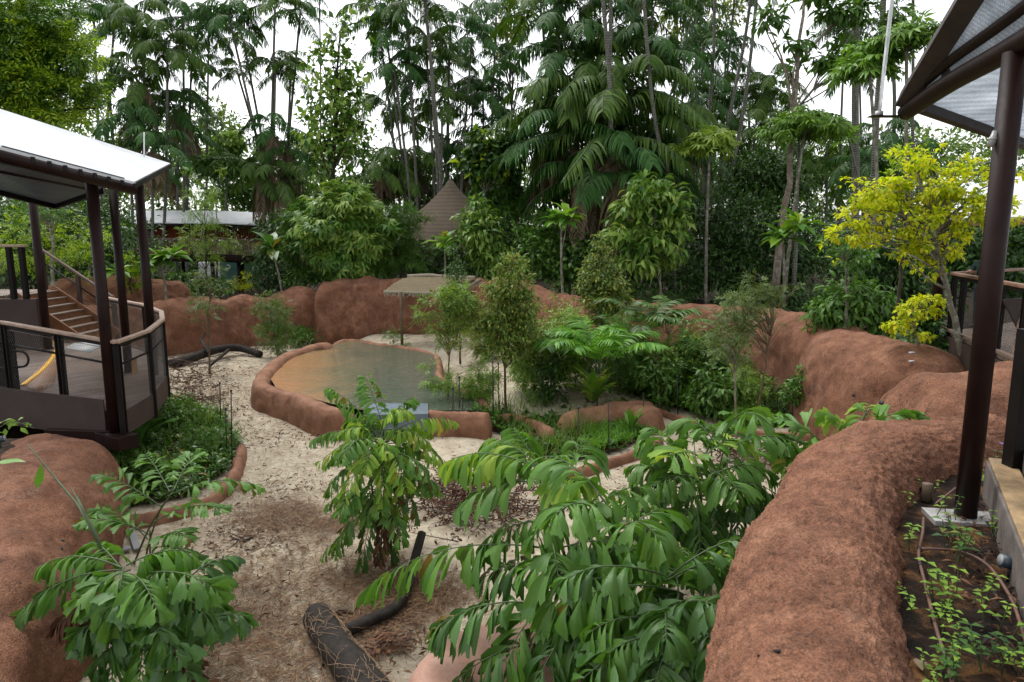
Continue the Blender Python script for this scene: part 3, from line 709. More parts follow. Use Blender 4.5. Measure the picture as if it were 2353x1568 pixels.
def in_poly(x, y, poly):
    c = False; n = len(poly); j = n - 1
    for i in range(n):
        xi, yi = poly[i][:2]; xj, yj = poly[j][:2]
        if (yi > y) != (yj > y) and x < (xj - xi) * (y - yi) / (yj - yi) + xi: c = not c
        j = i
    return c
def area_of(poly):
    xs = [p[0] for p in poly]; ys = [p[1] for p in poly]
    def f(rng):
        for _ in range(200):
            x = rng.uniform(min(xs), max(xs)); y = rng.uniform(min(ys), max(ys))
            if in_poly(x, y, poly): return x, y
        return xs[0], ys[0]
    return f
# ------------------------------------------------------------------ ground
POLY = [(-4.6, 1), (-5.2, 4), (-6, 7.5), (-7.4, 11.5), (-8.6, 14), (-10.6, 17.5), (-14.5, 20.5), (-15.5, 23), (-13, 26.3), (-10.8, 28.2), (-8.6, 28.7), (-4, 29.2), (0.4, 28.2),
        (2, 26.2), (3.7, 24.4), (5.5, 23.3), (7.1, 21.9), (8.2, 19.6), (8.7, 17), (8.4, 14.2), (8.0, 12.4), (6.4, 10.0), (5.4, 8.3), (4.2, 7.2), (3.1, 6.1), (2.5, 4.8), (1.9, 3.2), (1.5, 1)]
def sdist(X, Y):
    """Distance to the enclosure's wall line, negative inside."""
    X = np.asarray(X, float); Y = np.asarray(Y, float); d = np.full(X.shape, 1e9); ins = np.zeros(X.shape, bool); n = len(POLY)
    for i in range(n):
        (ax, ay), (bx, by) = POLY[i], POLY[(i + 1) % n]
        t = np.clip(((X - ax) * (bx - ax) + (Y - ay) * (by - ay)) / ((bx - ax) ** 2 + (by - ay) ** 2), 0, 1)
        d = np.minimum(d, np.hypot(X - ax - t * (bx - ax), Y - ay - t * (by - ay)))
        with np.errstate(divide='ignore', invalid='ignore'):
            ins ^= ((ay > Y) != (by > Y)) & (X < (bx - ax) * (Y - ay) / (by - ay) + ax)
    return np.where(ins, -d, d)
def sm(x, a, b):
    t = np.clip((np.asarray(x, float) - a) / (b - a), 0, 1); return t * t * (3 - 2 * t)
def wob(x, y, s, seed=0):
    return mn.noise(Vector((x * s + seed, y * s - seed, seed * 1.7)))
def zout(x, y):
    """Level of the planted ground outside the walls."""
    right = sm(x, 2.0, 4.0) * (1 - sm(y, 9, 13))
    h = 1.35 + .5 * right + 0.0 * x
    h = h - 1.0 * sm(-x, 5.0, 7.5) * sm(y, 10.5, 12) * (1 - sm(y, 15, 19)) * (1 - sm(-x, 10.5, 13))
    return h + .25 * sm(y, 40, 70)
def zsand(x, y):
    """Level of the sand: flat, heaped up to the pool's kerb on its far and right sides."""
    a = sm(x, -1.75 + (0) , -.6) * sm(y, 15.5, 18) + sm(y, 23.6, 24.8) * sm(x, -7, -5.5)
    a = np.clip(a, 0, 1) * (1 - sm(x, 1.8, 4.2))
    return .40 * a
def zs1(x, y): return float(zsand(x, y))

def make_ground():
    xs = np.unique(np.round(np.concatenate([np.linspace(-260, -24, 20), np.arange(-24, 18, .4), np.linspace(18, 260, 20)]), 3))
    ys = np.unique(np.round(np.concatenate([np.linspace(-60, -2, 8), np.arange(-2, 34, .4), np.linspace(34, 60, 20), np.linspace(62, 320, 20)]), 3))
    X, Y = np.meshgrid(xs, ys); d = sdist(X, Y)
    Z = -.5 + (zout(X, Y) + .5) * sm(d, -.35, .25)
    nz = np.array([wob(x, y, .5, 3) * .10 + wob(x, y, 1.7, 5) * .05 for x, y in zip(X.ravel(), Y.ravel())]).reshape(X.shape)
    Z = Z + nz * (d > 0)
    n, m = len(ys), len(xs); i = np.arange(n - 1)[:, None] * m; j = np.arange(m - 1)[None]
    q = np.stack([i + j, i + j + 1, i + m + j + 1, i + m + j], -1).reshape(-1, 4)
    mb = MB(); mb.add(np.stack([X, Y, Z], -1).reshape(-1, 3), q); struct(mb.build('ground', M['soil']))
    # sand
    xs = np.arange(-16, 9.4, .11); ys = np.arange(1.5, 29.6, .11); X, Y = np.meshgrid(xs, ys); d = sdist(X, Y)
    Z = zsand(X, Y) + np.array([wob(x, y, .6, 8) * .05 + wob(x, y, 2.1, 2) * .022 + wob(x, y, 5.5, 4) * .014 for x, y in zip(X.ravel(), Y.ravel())]).reshape(X.shape)
    water = [tuple(G(a, b, .5)[:2]) for a, b in WATER]
    cx = sum(p[0] for p in water) / len(water); cy = sum(p[1] for p in water) / len(water)
    inside = np.zeros(X.shape, bool); n = len(water)
    for k in range(n):
        (ax, ay), (bx, by) = water[k], water[(k + 1) % n]
        with np.errstate(divide='ignore', invalid='ignore'):
            inside ^= ((ay > Y) != (by > Y)) & (X < (bx - ax) * (Y - ay) / (by - ay) + ax)
    Z = np.where(inside, -.1, Z)
    n, m = X.shape; i = np.arange(n - 1)[:, None] * m; j = np.arange(m - 1)[None]
    q = np.stack([i + j, i + j + 1, i + m + j + 1, i + m + j], -1).reshape(-1, 4)
    ok = (d < .2).ravel()[q].all(1)
    mb = MB(); mb.add(np.stack([X, Y, Z], -1).reshape(-1, 3), q[ok]); struct(mb.build('sand', M['sand']))

WATER = [(630, 861), (645, 838), (668, 822), (715, 810), (762, 806), (774, 795), (805, 783), (876, 793), (946, 803), (996, 817), (1001, 843), (1004, 864), (1037, 889), (1092, 917), (1088, 934), (981, 934), (844, 934), (800, 927), (703, 903), (650, 885)]

def rockwall(name, label, cat, path, res=.09, seed=1, lump=.22, mid=.07, fine=.02, n_exp=2.6, endl=1.0, mat='rock', foot=-.25, group=None, ends=(1, 1), girth=None):
    """Rounded bank of rockwork along path rows (x, y, top, half width, foot level left, foot level right)."""
    P0 = np.asarray(path, float); L = np.linalg.norm(np.diff(P0[:, :2], axis=0), axis=1).sum()
    ns = max(12, int(L / res)); sp = spline(P0, ns)
    t = unit(np.gradient(sp[:, :2], axis=0)); lf = np.stack([-t[:, 1], t[:, 0]], 1)
    s = np.linspace(0, L, ns); e = np.ones(ns)
    if ends[0]: e *= np.sqrt(np.clip(1 - (1 - np.clip(s / endl, 0, 1)) ** 2, 0, 1))
    if ends[1]: e *= np.sqrt(np.clip(1 - (1 - np.clip((L - s) / endl, 0, 1)) ** 2, 0, 1))
    e = np.maximum(e, .02)
    nu = max(14, int((girth or (P0[:, 2].max() * 2 + P0[:, 3].max() * 1.6)) / res)); a = np.linspace(0, math.pi, nu)
    cu = np.sign(np.cos(a)) * np.abs(np.cos(a)) ** (2 / n_exp); su = np.abs(np.sin(a)) ** (2 / n_exp)
    zl, zr = sp[:, 4] + foot, sp[:, 5] + foot
    f = (cu * .5 + .5)[None]; zf = zl[:, None] * f + zr[:, None] * (1 - f)
    w = sp[:, 3] * (0.35 + .65 * e)
    X = sp[:, 0][:, None] + lf[:, 0][:, None] * w[:, None] * cu; Y = sp[:, 1][:, None] + lf[:, 1][:, None] * w[:, None] * cu
    Z = zf + (sp[:, 2][:, None] * 1 - zf) * su * e[:, None]
    V = np.stack([X, Y, Z], -1)
    N = unit(np.cross(np.gradient(V, axis=1), np.gradient(V, axis=0)))
    if N[ns // 2, nu // 2, 2] < 0: N = -N
    amp = np.array([mn.fractal(Vector(p * .75) + Vector((seed, 0, 0)), 1.0, 2.0, 2) * lump + mn.fractal(Vector(p * 2.6) + Vector((0, seed, 0)), 1.0, 2.0, 3) * mid
                    + (mn.fractal(Vector(p * 15) + Vector((0, seed, 0)), .7, 2.1, 4) * fine if fine else 0) for p in V.reshape(-1, 3)]).reshape(ns, nu)
    V = V + N * amp[..., None]
    i = np.arange(ns - 1)[:, None] * nu; j = np.arange(nu - 1)[None]
    q = np.stack([i + j, i + nu + j, i + nu + j + 1, i + j + 1], -1).reshape(-1, 4)
    mb = MB(); mb.add(V.reshape(-1, 3), q)
    o = mb.build(name, M[mat]); tag(o, label, cat, group); return o

def gp(lst, z, w, zl=0., zr=0.):
    """Path rows from photo positions lying on the level z."""
    return [(*G(a, b, z)[:2], z, w, zl, zr) for a, b in lst]

make_ground()
# perimeter rockwork, each stretch that reads as one rock mass a thing
rockwall('rock_wall', 'long low red rock wall at the far end behind the charred curved branch', 'rock wall',
         [(-16.2, 21.5, 2.1, .8, 1, 0), (-15, 24, 2.05, .8, 1, 0), (-12.6, 26.6, 1.9, .8, 1, 0), (-10.6, 28.1, 1.98, .8, 1, 0), (-8.9, 28.7, 2.15, .75, 1, 0), (-8.0, 28.9, 1.95, .6, 1, 0), (-6.6, 29.2, 1.9, .6, 1, 0)], .11, 3, .26, .07, .025, 2.4)
rockwall('rock_wall', 'tall bulging red boulder wall behind the pool and beneath the thatched shelter', 'rock wall',
         [(-8.5, 28.2, 2.25, .7, 1, 0), (-7.4, 28.6, 2.62, .95, 1, 0), (-5, 29.1, 2.6, 1.0, 1, 0), (-2.6, 29.3, 2.58, .9, 1, 0), (-.8, 28.8, 2.6, .85, 1, 0), (.5, 27.9, 2.62, .8, 1, 0), (1.1, 27.2, 2.45, .7, 1, 0)], .11, 9, .30, .08, .025, 2.6, .9)
rockwall('rock_wall', 'sweeping red rock wall behind the planted bed, right of the shelter', 'rock wall',
         [(.2, 28.2, 2.4, .7, 1, 0), (1.2, 27, 2.4, .75, 1, 0), (2.2, 25.7, 2.22, .75, 1, 0), (3.7, 24.2, 2.2, .75, 1, 0), (5.5, 23.1, 2.2, .8, 1, 0), (7.0, 21.7, 2.24, .8, 1, 0), (7.9, 19.6, 2.36, .9, 1, 0), (8.3, 17.6, 2.25, .9, 1, 0), (8.5, 16, 2.1, .8, 1, 0)], .11, 14, .16, .06, .025, 2.6)
rockwall('boulder', 'smooth red boulder bulging from the wall below the far right deck', 'boulder',
         [(7.7, 17.4, 2.0, .7, 1, 0), (7.75, 16.2, 2.22, 1.0, 1, 0), (7.8, 15, 2.24, 1.2, 1, 0), (8.1, 13.8, 2.26, 1.3, 1, 0), (8.7, 12.8, 2.0, 1.1, 1, 0), (9.3, 12.3, 1.75, .8, 1, 0)], .09, 21, .12, .05, .018, 2.5, 1.2)
rockwall('boulder', 'flat topped red boulder between the foreground wall and the far boulder', 'boulder',
         [(4.9, 9.0, 2.0, .8, 1, 0), (5.6, 9.1, 2.5, 1.05, 1, 0), (6.6, 9.3, 2.6, 1.1, 1, .5), (7.6, 9.5, 2.66, 1.0, 1, 1), (8.8, 9.7, 2.5, .8, 1, 1)], .07, 27, .14, .05, .02, 2.7, 1.0)
rockwall('rock_wall', 'large rough red rock wall in the right foreground, curving away', 'rock wall',
         [(.92, .9, 2.2, .66, 1.6, 0), (1.32, 2.2, 2.3, .66, 1.6, 0), (1.70, 3.4, 2.33, .66, 1.6, 0), (2.22, 4.6, 2.36, .67, 1.6, 0), (2.82, 5.7, 2.36, .66, 1.6, 0), (3.50, 6.75, 2.36, .64, 1.6, 0), (4.4, 7.5, 2.36, .66, 1.6, 0), (5.5, 7.85, 2.36, .62, 1.6, .5), (6.6, 8.3, 2.3, .5, 1.6, 1)], .030, 33, .10, .032, .026, 3.0, 1.0)
rockwall('boulder', 'big smooth red boulder at the left edge, beneath the timber deck', 'boulder',
         [(-4.75, 3.0, 1.1, 1.0, 0, 0), (-5.25, 5.0, 1.25, 1.15, 0, 0), (-6.0, 7.3, 1.42, 1.2, 0, 0), (-6.9, 9.3, 1.46, 1.15, 0, 0), (-7.45, 10.6, 1.3, 1.0, 0, 0), (-7.75, 11.4, 1.0, .8, 0, 0)], .045, 40, .16, .04, .010, 2.5, 1.0)
rockwall('boulder', 'red rock hump behind the stairs, among the hedge plants', 'boulder',
         [(-17.6, 24.5, 2.5, .7, 1, 1), (-16.2, 26, 2.85, .9, 1, 1), (-14.4, 28, 2.7, .8, 1, 1), (-13.4, 29.2, 2.4, .6, 1, 1)], .12, 45, .2, .07, .02, 2.5)

# ------------------------------------------------------------------ pool
def pool():
    t = thing('pool', 'murky brown and green pool held by a red rock rim', 'pool', G(850, 850, 0))
    rim = rockwall('rim', None, None, gp([(766, 790), (735, 788), (700, 799), (655, 814), (622, 838), (602, 862), (601, 880), (632, 892), (680, 905), (716, 921), (760, 937), (812, 943)], .64, .27, .3, 0), .05, 50, .03, .018, .01, 3.2, .35, girth=2.0)
    rim2 = rockwall('rim', None, None, gp([(762, 789), (805, 780), (876, 790), (946, 800), (1000, 813), (1007, 843), (1011, 862), (1043, 885), (1100, 912), (1120, 936)], .55, .16, .3, .2), .06, 52, .04, .03, .012, 2.6, .3, girth=1.0)
    rim3 = rockwall('rim', None, None, gp([(978, 940), (1010, 944), (1060, 945), (1130, 950)], .56, .2, 0, 0), .05, 55, .03, .02, .01, 3.2, .12, girth=1.4)
    sp = rockwall('spout_boulder', None, None, gp([(722, 936), (752, 941), (790, 944), (828, 946)], .54, .33, 0, 0), .05, 57, .05, .03, .01, 2.6, .35, girth=2.0)
    for o in (rim, rim2, rim3, sp): o.parent = t; o.matrix_parent_inverse = Matrix.Translation(-t.location)
    for o in (rim, rim2, rim3, sp):
        o.data.materials.clear(); o.data.materials.append(M['rim_rock'])
    pts = np.array([G(a, b, .5) for a, b in WATER]); c = pts.mean(0)
    out = c + (pts - c) * 1.06; out[:, 1] -= np.where(pts[:, 1] < c[1] - 1, .12, 0); out[:, 2] = .5
    mb = MB(); n = len(out); ring = [c]; f = []
    mb.add(np.concatenate([[c], out]), [(0, 1 + i, 1 + (i + 1) % n) for i in range(n)])
    w = mb.build('water', M['water'], t, False)
    w['kind'] = 'structure' if False else ''
    del w['kind']
    mb = MB(); q = [G(835, 931, .5), G(984, 931, .5), G(984, 955, .5), G(846, 957, .5)]
    slab(mb, [p[:2] for p in q], -.05, .54); mb.build('sluice_panel', M['blue'], t, False, .008)
m_, nt_, out_ = new_mat('pool_rim_rock'); v_ = coords(nt_)
c_ = ramp(nt_, noise_t(nt_, v_, 2.6, 6, .65), [(.3, (.15, .070, .040)), (.5, (.245, .118, .068)), (.72, (.33, .172, .105))])
f_ = noise_t(nt_, v_, 38, 5, .75); c_ = mixc(nt_, .7, c_, ramp(nt_, f_, [(.3, (.55, .55, .55)), (.6, (1.08, 1.08, 1.08))]), 'MULTIPLY')
pbsdf(nt_, out_, c_, .82, 0, .3, bump_n(nt_, f_, .6, .012)); M['rim_rock'] = m_
pool()

# planting kerbs and low beds
for lab, lst, z, w in (
    ('thin red kerb along the sandy track below the back planting bed', [(1470, 922), (1530, 945), (1600, 966), (1650, 980), (1772, 992), (1880, 998), (1960, 1004)], .16, .10),
    ('low red kerb around the bright green ground cover', [(1225, 1078), (1300, 1079), (1360, 1066), (1424, 1046), (1490, 1022), (1520, 1000)], .18, .13),
    ('red kerb bordering the fern bed in front of the left boulder', [(556, 1012), (545, 1058), (530, 1092), (503, 1122), (450, 1152), (369, 1172), (300, 1186), (245, 1200)], .20, .12),
    ('small red kerb between the pool sluice and the young trees', [(1120, 962), (1140, 954), (1178, 950), (1238, 968), (1270, 990)], .30, .15)):
    rockwall('kerb', lab, 'kerb', gp(lst, z, w), .05, hash_s(lab) % 90, .025, .03, .01, 2.4, .2, 'rim_rock', -.15, girth=.7)
rockwall('rock_outcrop', 'red rock outcrop in the middle planting bed under the pale rosette plant', 'rock',
         gp([(1290, 950), (1330, 936), (1380, 930), (1430, 922), (1475, 925), (1490, 945)], .55, .45), .06, 61, .12, .05, .012, 2.5, .4, 'rim_rock')

# shallow basin in the foreground
def basin():
    c = G(1262, 1560, .3); rs = np.concatenate([np.linspace(0, 1.02, 16), np.linspace(1.06, 1.42, 12)])
    prof = lambda r: (.10 + .22 * sm(r, .25, 1.05)) if r < 1.1 else .32 - .55 * ((r - 1.1) / .32) ** 2.2
    na = 90; vs = []
    for r in rs:
        for k in range(na):
            a = 2 * math.pi * k / na; rr = r * (1 + .05 * math.sin(a * 2 + 1) + .03 * math.sin(a * 3))
            x, y = c[0] + rr * math.cos(a) * 1.03, c[1] + rr * math.sin(a)
            vs.append((x, y, prof(r) + wob(x, y, 2, 7) * .02))
    n = len(rs); i = np.arange(n - 1)[:, None] * na; j = np.arange(na)[None]; j2 = (j + 1) % na
    mb = MB(); mb.add(vs, np.stack([i + j, i + na + j, i + na + j2, i + j2], -1).reshape(-1, 4))
    tag(mb.build('basin', M['basin']), 'shallow round pinkish red basin in the foreground beneath the fishtail palms', 'basin')
m_, nt_, out_ = new_mat('basin_plaster'); v_ = coords(nt_)
c_ = ramp(nt_, noise_t(nt_, v_, 1.6, 6, .6, .5), [(.3, (.30, .15, .105)), (.5, (.42, .235, .175)), (.7, (.50, .32, .25))])
c_ = mixc(nt_, .5, c_, ramp(nt_, noise_t(nt_, v_, 24, 5, .7), [(.3, (.6, .6, .6)), (.6, (1.05, 1.05, 1.05))]), 'MULTIPLY')
pbsdf(nt_, out_, c_, .62, 0, .4, bump_n(nt_, noise_t(nt_, v_, 60, 4), .3, .008)); M['basin'] = m_
basin()

# ------------------------------------------------------------------ logs, dead wood, litter
def log(label, pts, r0, r1, seed, roots=0, parent=None, name='log', mat='char'):
    rng = np.random.default_rng(seed); n = 40; p = spline(pts, n); k = 18
    mb = MB(); rad = np.linspace(r0, r1, n); t = unit(np.gradient(p, axis=0)); u = unit(np.cross(t[0], A(0, 0, 1))); vs = []
    for i in range(n):
        u = unit(u - t[i] * np.dot(u, t[i])); w = np.cross(t[i], u)
        for j in range(k):
            a = 2 * math.pi * j / k; dr = 1 + .10 * mn.noise(Vector((math.cos(a) * 1.5, math.sin(a) * 1.5, i * .18 + seed))) + .05 * mn.noise(Vector((math.cos(a) * 5, math.sin(a) * 5, i * .5)))
            vs.append(p[i] + rad[i] * dr * (math.cos(a) * u + math.sin(a) * w))
    i = np.arange(n - 1)[:, None] * k; j = np.arange(k)[None]; j2 = (j + 1) % k
    mb.add(vs, [np.stack([i + j, i + j2, i + k + j2, i + k + j], -1).reshape(-1, 4), np.array([list(range(k))[::-1], [(n - 1) * k + x for x in range(k)]])])
    o = mb.build(name, M[mat], parent)
    if roots:
        rb = MB()
        for _ in range(roots):
            s = rng.uniform(.02, .95); L = rng.uniform(.04, .26); a = rng.uniform(-1.6, 1.6); tw = rng.normal() * 2.2; q = []
            for e in np.linspace(0, 1, 7):
                x = min(.999, s + L * e) * (n - 1); i0 = int(x); b = p[i0] + (p[min(n - 1, i0 + 1)] - p[i0]) * (x - i0); tt = t[i0]
                uu = unit(np.cross(tt, A(0, 0, 1))); ww = np.cross(uu, tt); an = a + tw * e * .5
                q.append(b + (rad[i0] * 1.03 + .006) * (math.sin(an) * uu + math.cos(an) * ww))
            tube(rb, np.array(q) + rng.normal(size=(7, 3)) * .006, rng.uniform(.0012, .003), 4, False)
        rb.build('rootlets', M['root'], parent if parent else o)
    return o
def logs():
    t = thing('log', 'thick charred black log lying in the bottom foreground', 'log', G(740, 1420, 0))
    log(None, [G(728, 1418, .17), G(775, 1490, .17), G(835, 1570, .17), G(905, 1660, .17)], .165, .20, 3, 95, t, 'trunk')
    t2 = thing('branch', 'curved charred branch leaning against the thick black log', 'branch', G(850, 1440, 0))
    log(None, [G(792, 1452, .10), G(850, 1425, .12), G(905, 1398, .12), G(935, 1350, .14), G(952, 1290, .22), G(970, 1225, .45)], .072, .055, 8, 6, t2, 'limb')
    t3 = thing('branch', 'long curved black branch on the sand by the far wall', 'branch', G(500, 820, 0))
    log(None, [G(392, 838, .1), G(440, 824, .2), G(490, 806, .35), G(545, 800, .3), G(600, 815, .1)], .17, .12, 12, 0, t3, 'limb')
    log(None, [G(480, 812, .35), G(470, 795, .55), G(463, 780, .6), G(470, 768, .7)], .06, .04, 15, 0, t3, 'limb')
    log(None, [G(530, 800, .3), G(500, 826, .25), G(482, 842, .05)], .07, .04, 17, 0, t3, 'limb')
    t4 = thing('branch', 'dark fallen branch on the sand behind the big fishtail palms', 'branch', G(1530, 1180, 0))
    log(None, [G(1400, 1180, .12), G(1500, 1176, .2), G(1580, 1178, .12), G(1650, 1205, .08)], .07, .05, 22, 0, t4, 'limb')
    log(None, [G(1400, 1235, .08), G(1470, 1228, .15), G(1540, 1212, .10), G(1600, 1222, .06)], .06, .035, 23, 0, t4, 'limb')
logs()

def brush(label, spots, n, seed, L=.8, leaves=0, h=.4, name='brush_pile'):
    """Heap of dead twigs with withered leaves; spots = photo positions on the sand with spreads in metres."""
    rng = np.random.default_rng(seed); c = G(*spots[0][:2], 0); t = thing(name, label, 'brush', c)
    mb = MB(); lp = []; ld = []
    for i in range(n):
        s = spots[rng.integers(len(spots))]; b = G(s[0], s[1], 0) + A(rng.normal() * s[2], rng.normal() * s[2], rng.uniform(0.02, h))
        a = rng.uniform(0, 6.28); d = A(math.cos(a), math.sin(a), rng.uniform(-.2, .35)); l = L * rng.uniform(.3, 1.2)
        e = b + d * l; e[2] = max(.02, e[2]); m = (b + e) / 2 + rng.normal(size=3) * .08 * l; m[2] = max(.02, m[2])
        q = spline([b, m, e], 5); tube(mb, q, np.linspace(.011, .003, 5), 4, False)
        for _ in range(int(leaves)): lp.append(q[rng.integers(1, 5)] + rng.normal(size=3) * .03); ld.append(rng.normal(size=3))
    mb.build('twigs', M['twig'], t)
    if lp:
        mb = MB(); lp = np.array(lp); lp[:, 2] = np.maximum(lp[:, 2], .015); tv, tf = LEAF['leaf']
        scatter(mb, tv, tf, lp, np.array(ld), rng.normal(size=lp.shape), rng.uniform(.05, .11, len(lp))); mb.build('withered_leaves', M['dead'], t)
brush('reddish brown heap of dead branches behind the leafy fishtail palm', [(1050, 1135, .35), (1110, 1165, .45), (1040, 1180, .35), (1180, 1185, .4), (1120, 1205, .3)], 230, 4, .8, 9, .38)
brush('brown dead twigs heaped below the corner of the left deck', [(420, 900, .5), (450, 935, .45), (405, 950, .4), (430, 875, .5)], 170, 6, .8, 7, .25)
brush('dry grey twigs strewn around the far curved branch', [(450, 830, .7), (540, 805, .8), (420, 850, .6), (590, 815, .5)], 110, 9, 1.2, 2, .25)
brush('brown withered stalks at the foot of the two slender trees', [(1735, 1060, .35), (1790, 1075, .35), (1690, 1050, .25)], 90, 11, .5, 8, .35)
brush('small dark heap of debris on the sand right of the pool', [(1120, 872, .2), (1105, 866, .2)], 24, 14, .5, 3, .45)

def litter():
    rng = np.random.default_rng(77); pos = []; yaw = []; ln = []; wd = []
    patches = [(640, 1180, .55, 900), (700, 1210, .5, 500), (560, 1220, .4, 250), (540, 1130, .3, 120), (790, 1205, .35, 450), (860, 1330, .5, 900), (940, 1380, .5, 800), (1000, 1370, .4, 500), (560, 1400, .7, 500), (520, 1480, .6, 600),
               (700, 1330, .8, 450), (620, 1500, .7, 700), (700, 1560, .6, 600), (820, 1420, .25, 200), (720, 1090, .8, 220), (640, 1030, 1.0, 260), (560, 970, 1.0, 260), (520, 900, 1.0, 350), (470, 870, 1.0, 300), (570, 860, .9, 250), (880, 1440, .3, 300), (640, 1290, .6, 300), (500, 1350, .6, 250), (1500, 1130, .9, 200), (1450, 1260, .8, 250)]
    for x, y, s, k in patches:
        c = G(x, y, 0)
        for _ in range(int(k * 1.75)):
            r = rng.normal(size=2) * s * .8; px, py = c[0] + r[0], c[1] + r[1]
            pos.append((px, py, zs1(px, py) + .03 + rng.random() * .03)); yaw.append(rng.uniform(0, 6.28)); ln.append(rng.uniform(.05, .24)); wd.append(rng.uniform(.004, .011))
    pos = np.array(pos); yaw = np.array(yaw); d = np.stack([np.cos(yaw), np.sin(yaw), rng.normal(size=len(yaw)) * .12], 1)
    mb = MB(); tv = [(-.5, 0, 0), (.5, 0, 0), (.45, .5, .04), (-.45, .5, .04), (.3, 1, 0), (-.3, 1, 0)]
    scatter(mb, tv, [(0, 1, 2, 3), (3, 2, 4, 5)], pos, d, A(0, 0, 1) + rng.normal(size=d.shape) * .2, np.stack([wd, ln, ln], 1))
    tag(mb.build('straw_litter', M['straw']), 'brown straw and needles strewn in patches over the sand', 'litter', kind='stuff')
    # curled dead leaves and bark chips
    ins = [(x, y) for x, y in zip(rng.uniform(-9, 8, 9000), rng.uniform(5, 26, 9000)) if sdist(x, y) < -.6]
    pos = np.array([(x, y, zs1(x, y) + .035) for x, y in ins][:2600]); k = len(pos); a = rng.uniform(0, 6.28, k)
    mb = MB(); tv, tf = LEAF['narrow']; scatter(mb, tv, tf, pos, np.stack([np.cos(a), np.sin(a), rng.normal(size=k) * .2], 1), A(0, 0, 1) + rng.normal(size=(k, 3)) * .35, rng.uniform(.03, .12, k))
    tag(mb.build('leaf_litter', M['dead']), 'small dead leaves and chips scattered over the sand', 'litter', kind='stuff')
    pos = []
    for x, y, sp, k in ((430, 900, .9, 420), (480, 860, 1.1, 420), (540, 930, 1.1, 380), (600, 1000, 1.0, 260), (450, 960, .7, 380), (640, 1130, .7, 220), (560, 1250, .5, 240), (700, 1000, .8, 160), (930, 1480, .35, 160), (620, 1400, .8, 240), (1480, 1150, .9, 320), (1700, 1080, .7, 260), (520, 1020, .5, 160)):
        c = G(x, y, 0); q = rng.normal(size=(k, 2)) * sp * .8; pos += [(c[0] + a, c[1] + b, .05 + .02 * rng.random()) for a, b in q]
    pos = np.array(pos); k = len(pos); a = rng.uniform(0, 6.28, k)
    mb = MB(); scatter(mb, tv, tf, pos, np.stack([np.cos(a), np.sin(a), rng.normal(size=k) * .25], 1), A(0, 0, 1) + rng.normal(size=(k, 3)) * .45, rng.uniform(.04, .15, k))
    tag(mb.build('leaf_litter', M['dead']), 'reddish brown dead leaves drifted in patches along the sandy path', 'litter', kind='stuff')
    # the larger dead palm leaflets by the log
    for i, (x, y, az, s) in enumerate([(862, 1482, 4.4, .5), (884, 1470, 5.2, .42), (848, 1500, 3.9, .45), (905, 1468, 5.6, .4)]):
        p = G(x, y, .05); dd = A(math.cos(az), math.sin(az), 0); mb = MB()
        frond(mb, p - dd * s / 2, p + A(0, 0, .04), p + dd * s / 2, n=8, ll=.15, lw=.036, kind='lance', seed=i, droop=.03, start=.05, rr=.005, lean=.8)
        tag(mb.build('dead_frond', [M['dead'], M['twig']]), ['rust brown dead frond on the sand, nearest to the thick log', 'small brown dead frond below the curved charred branch', 'brown dead frond lying flat, lowest of the four', 'brown dead frond farthest right beside the basin'][i], 'dead frond')
    p = G(812, 1408, .06); mb = MB()
    for a in np.linspace(-.5, .8, 7):
        dd = A(math.cos(2.2 + a), math.sin(2.2 + a), .12); scatter(mb, *t_long(.22, .1), [p], [dd], A(0, 0, 1)[None], [.34])
    tag(mb.build('dead_frond', M['dead_tan']), 'pale tan dried fan of leaflets beside the log fork', 'dead frond')
litter()
# ------------------------------------------------------------------ left viewing deck
def rail_net(mb, a0, a1, b0, b1, sp=.055, r=.0016):
    """Diagonal wire net filling the quad a0-a1 (bottom) b0-b1 (top)."""
    L = np.linalg.norm(a1 - a0); H = np.linalg.norm(b0 - a0); n = int(L / sp) + 1; k = H / sp * .62
    pt = lambda u, v: (a0 * (1 - u) + a1 * u) * (1 - v) + (b0 * (1 - u) + b1 * u) * v
    for sgn in (1, -1):
        for i in range(-int(k) - 1, n + int(k) + 2):
            u0 = i / n; du = sgn * k / n; u1 = u0 + du; v0, v1 = 0.0, 1.0
            if du > 0: lo, hi = max(0, -u0 / du), min(1, (1 - u0) / du)
            else: lo, hi = max(0, (1 - u0) / du), min(1, -u0 / du)
            if hi - lo < .02: continue
            tube(mb, [pt(u0 + du * lo, lo), pt(u0 + du * hi, hi)], r, 3, False)

def rail_post(mb, p, h, d, s=.10, th=.012, below=.3):
    """Post of two upright flat bars side by side."""
    d = unit(d); 
    for k in (-1, 1):
        c = p + d * k * .045; bar(mb, c - A(0, 0, below), c + A(0, 0, h), .022, s, up=np.cross(d, A(0, 0, 1)))
    for z in (.05, h * .35, h * .7): bar(mb, p + A(0, 0, z) - d * .045, p + A(0, 0, z) + d * .045, .03, .02)

